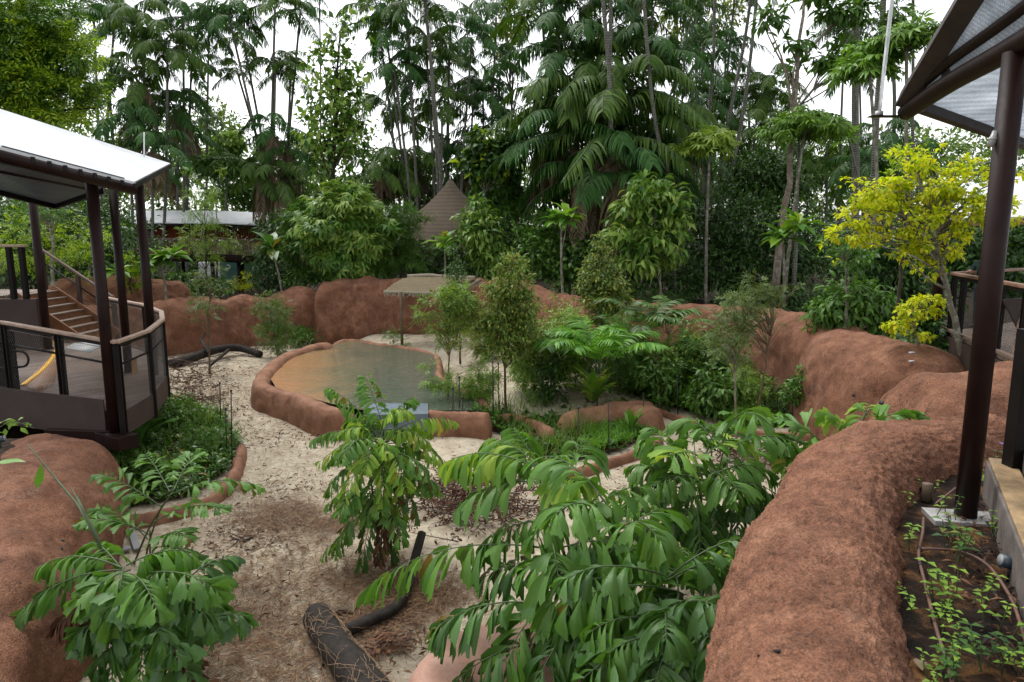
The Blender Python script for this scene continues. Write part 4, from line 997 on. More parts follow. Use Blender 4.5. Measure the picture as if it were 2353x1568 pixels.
FZ = 1.55
def ribbon(mb, p, w):
    """Flat strip lying along the points p."""
    t = unit(np.gradient(p, axis=0)); n = np.stack([-t[:, 1], t[:, 0], np.zeros(len(p))], 1) * w / 2; k = len(p)
    v = np.concatenate([p - n, p + n, p - n - A(0, 0, .015), p + n - A(0, 0, .015)]); i = np.arange(k - 1)
    mb.add(v, np.concatenate([np.stack([i, i + 1, k + i + 1, k + i], 1), np.stack([i + 1, i, 2 * k + i, 2 * k + i + 1], 1), np.stack([k + i, k + i + 1, 3 * k + i + 1, 3 * k + i], 1)]))
def left_deck():
    t = thing('viewing_deck', 'curved brown timber viewing deck with wire net railing at left', 'deck', (-8, 13, FZ))
    E = [G(a, b, 2.75) for a, b in ((267, 787), (340, 761), (373, 735), (371, 717), (331, 701), (246, 685))]
    E = [A(-13.4, 13.6, 3.0), A(-9.0, 12.0, 2.95)] + E
    fl = [(p[0], p[1]) for p in E] + [(-15.5, 20.8), (-19, 20), (-19, 14)]
    mb = MB(); slab(mb, fl, FZ - .06, FZ); mb.build('floor', M['deck'], t)
    # sloping ramp strip with yellow edging
    rp = [G(122, 815, FZ), G(52, 882, FZ), G(88, 905, FZ), G(125, 880, FZ), G(136, 830, FZ)]
    mb = MB(); slab(mb, [p[:2] for p in rp], FZ, FZ + .006); mb.build('ramp', M['ramp'], t)
    mb = MB(); ys = spline([G(102, 764, FZ + .02), G(128, 790, FZ + .02), G(124, 815, FZ + .02), G(98, 848, FZ + .02), G(52, 884, FZ + .02)], 24)
    ribbon(mb, ys, .085)
    mb.build('yellow_edging', M['yellow'], t)
    mb = MB(); ys = [G(34, 737, FZ + .02) , G(47, 752, FZ + .02), G(40, 764, FZ + .02)]
    ribbon(mb, np.array(ys), .13)
    mb.build('yellow_edging', M['yellow'], t)
    mb = MB(); g = [G(150, 800, FZ), G(205, 812, FZ), G(245, 790, FZ), G(180, 784, FZ)]
    slab(mb, [p[:2] for p in g], FZ + .003, FZ + .008); mb.build('floor_grating', M['grey'], t)
    # edge beam
    mb = MB()
    for a, b in zip(E[1:-1], E[2:]):
        a = A(a[0], a[1], FZ - .18); b = A(b[0], b[1], FZ - .18); bar(mb, a, b, .03, .42)
    a, b = A(*E[0][:2], FZ - .12), A(*E[1][:2], FZ - .12); bar(mb, a, b, .03, .70)
    mb.build('edge_beam', M['steel_grey'], t, False)
    mb = MB(); a = A(*E[1][:2], FZ - .12); b = A(*E[2][:2], FZ - .12); d = unit(b - a); n = np.cross(d, A(0, 0, 1))
    if n[1] > 0: n = -n
    bar(mb, a + n * .05 - d * 4.0, a + n * .05 + d * (np.linalg.norm(b - a) - .35), .02, .68); mb.build('side_plate', M['steel_grey'], t, False, .004)
    # railing
    mb = MB(); path = [A(p[0], p[1], p[2]) for p in E]
    for k in range(len(path) - 1):
        bar(mb, path[k], path[k + 1], .10, .055)
    mb.build('handrail', M['rail_wood'], t, False, .012)
    mb = MB()
    for k in range(len(path) - 1): bar(mb, path[k] - A(0, 0, .06), path[k + 1] - A(0, 0, .06), .035, .06)
    mb.build('rail_channel', M['black_steel'], t, False)
    for k in range(len(path) - 1):
        a, b = path[k], path[k + 1]; L = np.linalg.norm(b - a); m = max(1, int(math.ceil(L / 1.95)))
        h = a[2] - FZ
        for i in range(m):
            u0, u1 = i / m, (i + 1) / m; p, q = a + (b - a) * u0, a + (b - a) * u1
            nb = MB(); z = A(0, 0, 1)
            lo0, lo1 = A(p[0], p[1], FZ + .05), A(q[0], q[1], FZ + .05)
            rail_net(nb, lo0, lo1, p - z * .12, q - z * .12)
            for v in (0, 1): tube(nb, [lo0 * (1 - v) + (p - z * .12) * v, lo1 * (1 - v) + (q - z * .12) * v], .005, 5, False)
            nb.build('wire_net', M['wire'], t)
            if k < 4:
                rb = MB(); tube(rb, [p - z * .38, q - z * .38], .02, 7); rb.build('grab_rail', M['black_steel'], t)
            pb = MB(); rail_post(pb, A(p[0], p[1], FZ), p[2] - FZ - .05, b - a, .09, below=.42 if k else .7); pb.build('post', M['black_steel'], t, False)
    # lower knee brackets
    mb = MB(); c = A(E[2][0], E[2][1], 0)
    bar(mb, c + A(-.45, .2, 1.10), c + A(.15, -.16, 1.10), .34, .22); bar(mb, c + A(-1.6, .5, 1.0), c + A(-.2, .06, 1.1), .2, .3); mb.build('bracket', M['steel'], t, False, .006)
    mb = MB()
    for x, y in ((-9.2, 14.2), (-11.5, 16.5), (-8.8, 16.0)): tube(mb, [(x, y, -.2), (x, y, FZ - .06)], .11, 12)
    bar(mb, A(-13, 14.6, FZ - .22), A(-7.4, 13.4, FZ - .22), .16, .3); bar(mb, A(-13, 17, FZ - .22), A(-8.4, 15.6, FZ - .22), .16, .3)
    mb.build('underframe', M['steel'], t, False)
    # cardboard scrap tied to the net
    p = G(308, 845, FZ + .55); q = P(308, 822, 12.1)
    a, b = P(302, 826, 12.02), P(314, 824, 12.2); c, d = P(316, 858, 12.2), P(305, 862, 12.02)
    mb = MB(); panel(mb, [a, b, c, d], .006); tag(mb.build('cardboard_tag', M['card'], None, False), 'brown cardboard strip tied to the wire net of the left deck', 'cardboard')
    return E
DECK = left_deck()

def stairs():
    t = thing('staircase', 'wooden stairs with brown treads rising to the upper landing at far left', 'staircase', (-12.6, 19.4, FZ))
    x0, x1, ya, yb = -12.1, -13.75, 18.7, 20.3; n = 7; dx = (x1 - x0) / n; dz = 1.3 / n
    for i in range(n):
        x = x0 + dx * i; z = FZ + dz * (i + 1)
        mb = MB(); box(mb, (x + dx / 2 + .02, (ya + yb) / 2, z - .045), abs(dx) + .04, yb - ya, .045); mb.build('tread', M['tread'], t, False, .006)
        mb = MB(); box(mb, (x - .015, (ya + yb) / 2, z - dz), .02, yb - ya, dz - .047); mb.build('riser', M['riser'], t, False)
    for y in (ya - .03, yb + .03):
        mb = MB(); bar(mb, A(x0 + .2, y, FZ - .02), A(x1, y, FZ + 1.32), .05, .34); mb.build('stringer', M['riser'], t, False, .006)
    mb = MB(); a, b = A(x0 + .15, yb + .12, FZ + 1.08), A(x1 - .2, yb + .12, FZ + 2.5)
    bar(mb, a, b, .10, .06); bar(mb, a, A(-11.3, 19.2, 2.75), .1, .06); mb.build('handrail', M['rail_dark'], t, False, .01)
    mb = MB(); tube(mb, [a - A(0, 0, .38), b - A(0, 0, .38)], .022, 7); mb.build('grab_rail', M['black_steel'], t)
    for u in (.0, .5, 1.0):
        p = a + (b - a) * u; mb = MB(); bar(mb, A(p[0], p[1], p[2] - 1.25), p - A(0, 0, .04), .11, .10, up=(1, 0, 0)); mb.build('post', M['steel_grey'], t, False)
    # landing
    t2 = thing('stair_landing', 'raised stair landing with dark steel side panel at the left edge', 'landing', (-16, 19, 1.5))
    mb = MB(); slab(mb, [(-13.75, 17.6), (-13.75, 20.5), (-19.5, 20.5), (-19.5, 17.6)], 2.78, 2.86); mb.build('floor', M['deck'], t2, False)
    mb = MB(); slab(mb, [(-12.32, 17.62), (-12.32, 17.72), (-19.5, 17.72), (-19.5, 17.62)], FZ, 2.84); mb.build('side_panel', M['steel_grey'], t2, False)
    mb = MB(); bar(mb, A(-12.45, 17.66, 4.2), A(-19.5, 17.66, 4.2), .1, .06); mb.build('handrail', M['rail_wood'], t2, False, .01)
    for x in (-12.58, -12.9, -15.5):
        mb = MB(); bar(mb, A(x, 17.66, 2.84), A(x, 17.66, 4.17), .13, .10, up=(1, 0, 0)); mb.build('post', M['black_steel'], t2, False)
    nb = MB(); rail_net(nb, A(-19, 17.66, 2.9), A(-13.0, 17.66, 2.9), A(-19, 17.66, 4.1), A(-13.0, 17.66, 4.1), .07, .003); nb.build('wire_net', M['wire'], t2)
    # pipe loop rail and dark screen near the frame edge
    t3 = thing('barrier', 'dark metal barrier with looped pipe rail behind the wire net', 'barrier', G(20, 900, FZ))
    a = G(-30, 905, FZ); b = G(58, 915, FZ); 
    mb = MB(); bar(mb, a + A(0, 0, .62), b + A(-.1, 0, .62), .06, 1.24); mb.build('screen', M['black_steel'], t3, False)
    mb = MB(); c = b + A(-.02, .02, .62); th = np.linspace(-1.57, 1.57, 12)
    q = [a + A(0, -.12, .9)] + [c + A(.10 + .13 * math.cos(x), -.12, .14 * math.sin(x) * -1 + .12) for x in th] + [a + A(0, -.12, .48)]
    tube(mb, q, .022, 7); mb.build('pipe_loop', M['black_steel'], t3)
    mb = MB(); c = G(97, 750, FZ) + A(0, 0, .55); q = [c + A(-.4, 0, .3)] + [c + A(.16 * math.cos(x), 0, -.2 * math.sin(x) + .1) for x in th] + [c + A(-.4, 0, -.1)]
    tube(mb, q, .025, 7); tag(mb.build('pipe_rail', M['black_steel']), 'small black looped pipe rail end at the foot of the stairs', 'pipe rail')
stairs()

def left_canopy():
    t = thing('canopy', 'white topped steel canopy over the left deck on round brown posts', 'canopy', (-6.6, 11, FZ))
    b0 = P(308, 436, 11.4); z = b0[2]; b1 = P(-60, 344, 9.2)
    far1 = P(390, 378, 17.0); far0 = P(-60, 236, 10.6)
    mb = MB(); tube(mb, [b1, b0], .085, 14); mb.build('edge_tube', M['steel'], t)
    up = A(0, 0, .10)
    mb = MB(); q = [b1 + up, b0 + up, far1, far0]; panel(mb, q, .03); mb.build('roof_sheet', M['white_roof'], t, False)
    mb = MB(); d = unit(b0 - b1)
    bar(mb, b0 + up - A(0, 0, .03), far1 - A(0, 0, .03), .07, .09); bar(mb, far1 - A(0, 0, .05), far0 - A(0, 0, .05), .08, .1)
    mb.build('roof_frame', M['black_steel'], t, False)
    mb = MB(); n = np.cross(d, A(0, 0, 1)); n = n if n[0] > 0 else -n
    bar(mb, b1 + up + A(0, 0, -.005) + n * .03, b0 + up + A(0, 0, -.005) + n * .03, .03, .035); mb.build('gutter_strip', M['white_roof'], t, False)
    L = np.linalg.norm(b0 - b1)
    for k in np.linspace(.30, .985, 8):
        p = b1 + (b0 - b1) * k; mb = MB()
        bar(mb, p + n * .088 + A(0, 0, .0), p + n * .075 + A(0, 0, .09), .06, .014, up=n)
        mb.build('clip', M['black_steel'], t, False, .004)
        mb = MB(); bar(mb, p - d * .35 + up + A(0, 0, .045) - n * .02, p - d * .12 + up + A(0, 0, .045) - n * .02, .05, .012); mb.build('clamp_strip', M['black'], t, False)
    # ceiling sheet below and behind the tube
    c2 = P(126, 470, 16.5); c3 = P(-60, 422, 14.0); c1 = P(232, 434, 14.5); c0 = P(-60, 364, 9.6)
    mb = MB(); panel(mb, [c0, P(215, 426, 11.8), c1, c2, c3], .03); mb.build('ceiling_sheet', M['ceiling'], t, False)
    mb = MB()
    for a, b in ((c3, c2), (c2, c1)): bar(mb, a - A(0, 0, .04), b - A(0, 0, .04), .09, .13)
    mb.build('ceiling_frame', M['black_steel'], t, False)
    mb = MB(); tube(mb, [P(-60, 380, 10.4), P(200, 432, 12.4)], .045, 9); mb.build('purlin', M['steel'], t)
    # posts
    def post(px0, py0, px1, py1, Y, zb, r=.09):
        x = P(px0, py0, Y)[0]; top = P(px1, py1, Y)[2]
        mb = MB(); tube(mb, [(x, Y, zb), (x, Y, top)], r, 16); tube(mb, [(x, Y, zb), (x, Y, zb + .02)], r * 1.5, 16); mb.build('post', M['steel'], t)
    post(262, 977, 210, 420, 11.05, 1.2); post(290, 785, 262, 437, 14.5, FZ, .085); post(345, 745, 319, 425, 14.2, FZ - .1, .09); post(99, 690, 76, 458, 17.5, FZ, .10)
    # slender white mast behind the canopy
    mb = MB(); a = P(331, 362, 15.6); b = P(331, 304, 15.6); tube(mb, [A(a[0], a[1], a[2] - .05), b], [.02, .012], 8)
    tag(mb.build('mast', M['paint_white']), 'thin white mast standing up on the left canopy roof', 'mast')
left_canopy()

# ------------------------------------------------------------------ right: near canopy, kerb, bed
def right_canopy():
    t = thing('canopy', 'dark steel canopy with perforated sheets at the upper right corner', 'canopy', (4.2, 6, 1.9))
    X, Y = 4.2, 6.0
    mb = MB(); tube(mb, [(X, Y, 1.93), (X, Y, 6.0)], .093, 24); mb.build('post', M['steel'], t)
    mb = MB(); tip = P(2082, 258, 8.75); z = tip[2]; el = A(X + .02, Y, 6.06)
    e2 = A(4.4, 3.0, 6.05)
    e2 = el + (el - tip) * .9
    main = spline([tip, tip * .5 + el * .5 + A(0, 0, .03), el, e2], 30); tube(mb, main, .098, 18); mb.build('main_tube', M['steel'], t)
    sec = main[3:] + A(-.03, 0, 0) + A(0, 0, 1) * np.linspace(.17, .34, 27)[:, None]; q0, q1, q2 = sec[0], sec[13], sec[-1]
    mb = MB(); tube(mb, sec, .062, 14); mb.build('upper_tube', M['steel'], t)
    a = main[7]; b = sec[4]; mb = MB(); dd = unit(main[8] - main[6])
    bar(mb, a - A(0, 0, .02), b + A(0, 0, .04), .03, .24, up=dd); mb.build('gusset', M['black_steel'], t, False, .006)
    # outer channel
    mb = MB(); a = P(2064, 232, 8.7); b = P(2208, -12, 6.5); b = b + (b - a) * .6; w = P(2102, 222, 8.7)
    bar(mb, a + A(.10, 0, 0), b + A(.10, 0, 0), .20, .19, up=(0.35, 0, 1)); mb.build('edge_channel', M['steel_grey2'], t, False, .008)
    # sheets
    mb = MB(); panel(mb, [a + A(.18, 0, .02), main[2] + A(0, 0, .11), main[15] + A(0, 0, .11), main[-1] + A(0, 0, .11), b + A(.2, 0, .02)], .02); mb.build('roof_sheet', M['perf'], t, False)
    f0 = P(2118, 246, 8.8); f1 = P(2380, 340, 11.0)
    mb = MB(); panel(mb, [q0 + A(.02, .03, .14), f0 + A(0, 0, .06), f1 + A(0, 0, .06), A(8.5, 6, 6.25), A(5.4, 4.5, 6.4), A(4.8, 6.0, 6.3)], .02); mb.build('ceiling_sheet', M['perf'], t, False)
    mb = MB(); bar(mb, f0, f1 + (f1 - f0) * .3, .12, .14); mb.build('ceiling_frame', M['steel_grey2'], t, False, .008)
    mb = MB(); c = A(X, Y, 5.3); bar(mb, c + A(-.13, 0, -.06), c + A(-.09, 0, .06), .03, .05); tube(mb, [c + A(-.15, -.01, .0), c + A(-.09, -.01, .0)], .014, 7); mb.build('bolt_lug', M['galv'], t)
    # base plate on a beam
    mb = MB(); bar(mb, A(3.88, 6.04, 1.90), A(4.75, 5.88, 1.90), .32, .05); mb.build('base_plate', M['galv'], t, False, .004)
    mb = MB(); bar(mb, A(3.9, 6.04, 1.76), A(4.9, 5.86, 1.76), .20, .22); mb.build('base_beam', M['black_steel'], t, False)
    # clear rod and its bracket
    t2 = thing('rain_rod', 'clear acrylic rain rod rising from a flat bracket at the canopy tip', 'rain rod', tip)
    mb = MB(); p = P(2020, 262, 8.78); q = P(2052, -20, 8.3); tube(mb, [p, q], .022, 10); mb.build('rod', M['acrylic'], t2)
    mb = MB(); a = P(1998, 268, 8.78); b = P(2072, 268, 8.78); bar(mb, a, b, .12, .016); mb.build('bracket', M['steel'], t2, False, .004)
    mb = MB(); tube(mb, [p - A(0, 0, .03), p + A(0, 0, .03)], .05, 8); mb.build('nut', M['galv'], t2)
M['steel_grey2'] = plain('dusty_brown_steel', (0.040, 0.030, 0.026), 0.6, 0, 0.4, 0.4, 5.0, 0.2)
right_canopy()

def right_edge():
    t = thing('timber_kerb', 'weathered grey timber kerb wall with worn top at the right edge', 'kerb', (4.3, 5.3, 1.9))
    a = G(2290, 1240, 1.9); b = G(2353, 1437, 1.9); d = unit(a - b)
    P0 = b - d * 1.5; P1 = a + d * 1.2; n = A(d[1], -d[0], 0)
    mb = MB(); bar(mb, P0 + n * .12 + A(0, 0, .15), P1 + n * .12 + A(0, 0, .15), .24, .42); mb.build('lower_beam', M['timber'], t, False, .015)
    mb = MB(); bar(mb, P0 + n * .13 + A(0, 0, .375), P1 + n * .13 + A(0, 0, .375), .22, .03); mb.build('cap', M['timber_top'], t, False, .01)
    mb = MB(); bar(mb, P0 + n * .36 + A(0, 0, .30), P1 + n * .36 + A(0, 0, .30), .2, .55); mb.build('back_beam', M['timber'], t, False, .015)
    c0, c1 = P0 + n * .47, P1 + n * .47
    mb = MB(); slab(mb, [c0[:2], c1[:2], (c1 + n * 3)[:2], (c0 + n * 3)[:2]], 2.36, 2.42); struct(mb.build('walkway', M['deck_far'], None, False))
    # near black post with a rounded rail end
    t2 = thing('rail_post', 'near black railing post with pale rounded handrail end at right edge', 'railing', a)
    X = G(2322, 1130, 2.05); 
    mb = MB(); bar(mb, A(X[0] + .05, X[1] + .05, 2.05), A(X[0] + .05, X[1] + .05, 3.62), .15, .16, up=(1, 0, 0)); mb.build('post', M['black_steel'], t2, False, .006)
    c = A(X[0] + .13, X[1] + .02, 3.66); mb = MB(); tube(mb, [c + A(-.04, 0, 0), c + A(0, 0, .005), c + A(1.2, -.5, .0)], [.05, .062, .062], 12); mb.build('handrail', M['rail_wood'], t2)
right_edge()

def bed():
    """Mulched soil between the foreground wall and the kerb."""
    xs = np.arange(1.6, 7.6, .045); ys = np.arange(1.0, 9.0, .045); X, Y = np.meshgrid(xs, ys); d = sdist(X, Y)
    Z = 1.9 + np.array([wob(x, y, 1.1, 4) * .05 + wob(x, y, 4.5, 1) * .025 + wob(x, y, 14, 6) * .014 for x, y in zip(X.ravel(), Y.ravel())]).reshape(X.shape)
    n, m = X.shape; i = np.arange(n - 1)[:, None] * m; j = np.arange(m - 1)[None]
    q = np.stack([i + j, i + j + 1, i + m + j + 1, i + m + j], -1).reshape(-1, 4); ok = (d > .1).ravel()[q].all(1)
    mb = MB(); mb.add(np.stack([X, Y, Z], -1).reshape(-1, 3), q[ok]); struct(mb.build('soil_bed', M['mulch']))
    rng = np.random.default_rng(8); pos = []
    while len(pos) < 1500:
        x, y = rng.uniform(2.2, 6), rng.uniform(3.2, 8)
        if sdist(x, y) > .75: pos.append((x, y, 1.93 + rng.random() * .03))
    pos = np.array(pos); k = len(pos); a = rng.uniform(0, 6.28, k); d = np.stack([np.cos(a), np.sin(a), rng.normal(size=k) * .25], 1)
    mb = MB(); tv, tf = LEAF['narrow']; scatter(mb, tv, tf, pos, d, A(0, 0, 1) + rng.normal(size=(k, 3)) * .4, rng.uniform(.03, .11, k))
    tag(mb.build('bark_mulch', M['dead']), 'dark bark chips and dead leaves covering the soil bed at right', 'mulch', kind='stuff')
    pos = pos[:1100] + rng.normal(size=(1100, 3)) * A(.2, .2, 0); ok = np.array([sdist(p[0], p[1]) > .75 for p in pos]); pos = pos[ok]; k = len(pos); a = rng.uniform(0, 6.28, k); d = np.stack([np.cos(a), np.sin(a), rng.normal(size=k) * .2], 1)
    mb = MB(); scatter(mb, tv, tf, pos, d, A(0, 0, 1) + rng.normal(size=(k, 3)) * .4, rng.uniform(.04, .13, k)); tag(mb.build('bark_mulch', M['char']), 'black bark pieces strewn over the soil bed at right', 'mulch', kind='stuff')
    # irrigation pipe
    def pipe(lst, label, clip=None):
        t = thing('irrigation_pipe', label, 'pipe', G(*lst[0], 1.95))
        mb = MB(); p = spline([G(a, b, 1.96) for a, b in lst], 40); tube(mb, p, .0125, 8); mb.build('hose', M['hose'], t)
        for c in clip or []:
            q = p[int(c * 39)]; mb = MB(); tube(mb, [q - (p[21] - p[19]) * .2, q + (p[21] - p[19]) * .2], .019, 8); tube(mb, [q, q - A(0, 0, .06)], .006, 5); mb.build('clip', M['black'], t)
    pipe([(2195, 1600), (2180, 1540), (2150, 1440), (2128, 1350), (2113, 1290), (2112, 1262), (2120, 1225), (2122, 1190)], 'brown irrigation pipe running up the soil bed beside the wall', [.62, .35])
    pipe([(2113, 1262), (2150, 1262), (2210, 1268), (2270, 1300), (2320, 1370), (2350, 1450), (2375, 1540)], 'brown irrigation pipe curving across the bed towards the kerb', [.02])
    mb = MB(); tube(mb, [G(2150, 1158, 1.98), G(2196, 1122, 2.02)], .011, 7); tag(mb.build('cane', M['hose']), 'short brown cane lying behind the canopy post base', 'cane')
    # cut stump
    t = thing('stump', 'small cut tree stump tucked against the foreground wall', 'stump', G(2128, 1150, 1.9))
    c = G(2128, 1150, 1.9); mb = MB(); tube(mb, [c, c + A(0, 0, .10), c + A(0, 0, .17)], [.055, .042, .05], 14); mb.build('bole', M['brown_bark'], t)
    mb = MB(); tube(mb, [c + A(0, 0, .17), c + A(0, 0, .174)], .047, 14); mb.build('cut_face', M['tread'], t)
    # spotlights
    def spot(p, yaw, label):
        t = thing('spotlight', label, 'spotlight', p); d = A(math.cos(yaw), math.sin(yaw), .25); d = unit(d)
        mb = MB(); tube(mb, [p + A(0, 0, .11) - d * .06, p + A(0, 0, .11) - d * .02, p + A(0, 0, .11) + d * .07], [.02, .042, .052], 14); mb.build('housing', M['navy'], t)
        mb = MB(); tube(mb, [p + A(0, 0, .11) + d * .0705, p + A(0, 0, .11) + d * .074], .045, 14); mb.build('lens', M['grey'], t)
        mb = MB(); tube(mb, [p - A(0, 0, .05), p + A(0, 0, .08)], .012, 7); bar(mb, p + A(-.05, 0, .08), p + A(.05, 0, .08), .03, .01); mb.build('bracket', M['black'], t)
    spot(G(2318, 1325, 1.92), 2.9, 'blue black spotlight beside the timber kerb')
    spot(G(2, 1036, 1.30) + A(0, 0, .06), 0.3, 'blue black spotlight sitting on the left boulder')
    spot(P(2340, 905, 8.9), 2.6, 'dark spotlight on the flat topped boulder behind the near post')
    # dry leaf and chips on the wall and the bed
    for i, (px, py, z, s, mt) in enumerate([(2108, 1530, 1.94, .11, 'dead_tan')]):
        p = G(px, py, z); mb = MB(); tv, tf = t_leaf(.75, .1, .2); scatter(mb, tv, tf, [p - A(0, .05, 0)], A(.2, 1, .2)[None], A(0, -.4, 1)[None], [s]); tag(mb.build('dry_leaf', M[mt]), 'large tan dry leaf lying on the dark soil bed', 'dry leaf')
bed()

def wall_bits():
    rng = np.random.default_rng(3)
    dg = bpy.context.evaluated_depsgraph_get(); dg.update()
    def hit(px, py):
        d = ray(px, py); ok, loc, nrm, *_ = bpy.context.scene.ray_cast(dg, Vector(CAM), Vector(unit(d)))
        return np.array(loc), np.array(nrm)
    for i, (px, py, L, lab) in enumerate(((1793, 1497, .075, 'dark bark chip on the foreground wall, nearest the camera'), (1745, 1508, .03, 'tiny grey chip on the foreground wall beside a dark bark chip'), (1994, 1350, .05, 'small dark chip on the foreground wall near its soil side'))):
        p, n = hit(px, py); mb = MB(); bar(mb, p + n * .006 - A(L / 2, .0, -.004), p + n * .008 + A(L / 2, .01, .0), L * .28, .012); tag(mb.build('bark_chip', M['char'], None, False, .004), lab, 'bark chip')
    p, n = hit(2118, 965); mb = MB()
    tube(mb, [p, p + A(.12, .05, .22)], [.006, .003], 5); tube(mb, [p + A(.02, .05, 0), p + A(.20, .1, .20)], [.006, .003], 5); tag(mb.build('twig', M['twig']), 'two dark twigs lying across the foreground wall crest', 'twig')
    for i, (px, py, lab) in enumerate(((237, 1216, 'upper'), (235, 1233, 'second'), (143, 1243, 'third'), (140, 1262, 'lowest'))):
        try: p, n = hit(px - 12 * (i < 2), py)
        except Exception: continue
        mb = MB(); tube(mb, [p - n * .01, p + n * .03, p + n * .045], [.022, .022, .012], 10); tube(mb, [p + n * .03, p + n * .05 - A(0, 0, .03)], .008, 6)
        tag(mb.build('emitter', M['black']), f'{lab} of the small black pipe fittings on the left boulder', 'pipe fitting')
    for px, py, lab in ((1962, 908, 'small black fitting on the boulder below the far right deck, nearer the stake'), (2025, 926, 'small black fitting low on the boulder, beside the flat topped boulder')):
        p, n = hit(px, py); mb = MB(); tube(mb, [p - n * .01, p + n * .06, p + n * .08], [.035, .035, .02], 10); tag(mb.build('emitter', M['black']), lab, 'pipe fitting')
    for px, py, lab in ((2095, 812, 'upper of two white paper scraps on the smooth right boulder'), (2095, 832, 'lower of two white paper scraps on the smooth right boulder')):
        p, n = hit(px, py); mb = MB(); tube(mb, [p + A(-.05, 0, .012), p + A(.06, 0, .015)], .018, 6); tag(mb.build('paper_scrap', M['paint_white']), lab, 'scrap')
wall_bits()
def sand_bits():
    t = thing('plastic_frame', 'broken pale grey plastic frame lying on the sand behind the lower left palm', 'plastic frame', G(280, 1245, 0)); mb = MB()
    bar(mb, G(245, 1272, .05), G(300, 1258, .06), .12, .03); bar(mb, G(300, 1216, .05), G(316, 1262, .05), .10, .03); bar(mb, G(262, 1225, .03), G(300, 1218, .04), .05, .02); mb.build('frame', M['grey'], t, False, .008)
    mb = MB(); tube(mb, spline([G(535, 1238, .03), G(560, 1242, .05), G(578, 1236, .04), G(592, 1228, .03)], 12), .018, 6); tube(mb, spline([G(533, 1228, .03), G(556, 1236, .04), G(574, 1246, .03)], 10), .012, 6); tag(mb.build('strap', M['black']), 'black strap lying crumpled on the straw patch', 'strap')
sand_bits()

# ------------------------------------------------------------------ far right deck with a visitor
def far_deck():
    z = 2.47; t = thing('viewing_deck', 'raised timber deck with wire net railing behind the yellow tree', 'deck', (13, 18, z))
    k0 = G(2176, 762, z); k1 = k0 + A(7.5, -2.6, 0) 
    k1 = G(2353, 842, z) ; dd = unit(k1 - k0); k1 = k0 + dd * 6; bk = A(-dd[1], dd[0], 0); bk = bk if bk[0] > 0 else -bk
    k3 = k0 + A(4.2, 2.6, 0)
    mb = MB(); slab(mb, [k0[:2], k1[:2], (k1 + bk * 7)[:2], (k3 + A(5, -1, 0))[:2], k3[:2]], z - .06, z); mb.build('floor', M['deck_far'], t, False)
    mb = MB(); bar(mb, k0 + A(0, 0, -.33) - bk * .03, k1 + A(0, 0, -.33) - bk * .03, .04, .52); mb.build('edge_beam', M['steel_grey'], t, False)
    mb = MB(); bar(mb, k0 + A(0, 0, .06) - bk * .02, k1 + A(0, 0, .06) - bk * .02, .08, .06); mb.build('edge_board', M['tread'], t, False, .008)
    mb = MB(); h = 1.22
    bar(mb, k0 + A(0, 0, h), k1 + A(0, 0, h), .11, .06); bar(mb, k0 + A(0, 0, h), k3 + A(0, 0, h), .11, .06); mb.build('handrail', M['rail_dark2'], t, False, .012)
    mb = MB(); bar(mb, k0 + A(0, 0, h - .07), k1 + A(0, 0, h - .07), .04, .07); mb.build('rail_channel', M['black_steel'], t, False)
    for u in (.03, .13, .30, .47, .64, .81):
        p = k0 + (k1 - k0) * u; mb = MB(); rail_post(mb, p, h - .08, k1 - k0, .09, below=.3); mb.build('post', M['black_steel'], t, False)
    for u0, u1 in ((.03, .13), (.13, .30), (.30, .47), (.47, .64)):
        p, q = k0 + (k1 - k0) * u0, k0 + (k1 - k0) * u1; nb = MB(); rail_net(nb, p + A(0, 0, .1), q + A(0, 0, .1), p + A(0, 0, h - .2), q + A(0, 0, h - .2), .06, .002); nb.build('wire_net', M['black_steel'], t)
    p = k0 + A(-.18, .15, 0); mb = MB(); tube(mb, [(p[0], p[1], 2.1), (p[0], p[1], 5.4)], .10, 14); mb.build('corner_post', M['steel'], t)
    mb = MB(); bar(mb, p + A(-.45, .0, -.42), p + A(.5, -.1, -.42), .3, .22); mb.build('bracket', M['black_steel'], t, False)
    mb = MB()
    for u in (.25, .7): q = k0 + (k1 - k0) * u + bk * .8; tube(mb, [(q[0], q[1], 1.0), (q[0], q[1], z - .1)], .12, 10)
    mb.build('underframe', M['black_steel'], t)
    # white roof over it
    t2 = thing('canopy', 'white roofed shelter with brown eave behind the yellow tree', 'canopy', p)
    a, b, c, d = P(2168, 508, 15.5), P(2420, 500, 12.5), P(2420, 395, 16.5), P(2230, 428, 18.5)
    mb = MB(); panel(mb, [a, b, c, d], .04); mb.build('roof_sheet', M['white_roof'], t2, False)
    mb = MB(); bar(mb, a - A(0, 0, .06), b - A(0, 0, .06), .10, .12); bar(mb, a - A(0, 0, .06), d - A(0, 0, .06), .10, .12); mb.build('eave_beam', M['rail_dark2'], t2, False)
    # sign board on an easel
    q = G(2318, 815, z) + bk * .3; t3 = thing('easel', 'dark board on a wooden easel standing on the far right deck', 'easel', q)
    mb = MB(); panel(mb, [q + A(-.55, 0, .95), q + A(.35, .1, 1.0), q + A(.30, .12, .12), q + A(.0, .05, .1)], .03); mb.build('board', M['steel_grey'], t3, False)
    for s in (-.25, .3):
        mb = MB(); bar(mb, q + A(s * 1.3, -.05, 0), q + A(s * .5, .1, 1.1), .035, .04); mb.build('leg', M['rail_wood'], t3, False)
    return k0, dd, bk, z
M['rail_dark2'] = plain('reddish_handrail_wood', (0.20, 0.105, 0.07), 0.55, var=0.3, scale=5, bump=0.2)
K0, DD, BK, DZ = far_deck()

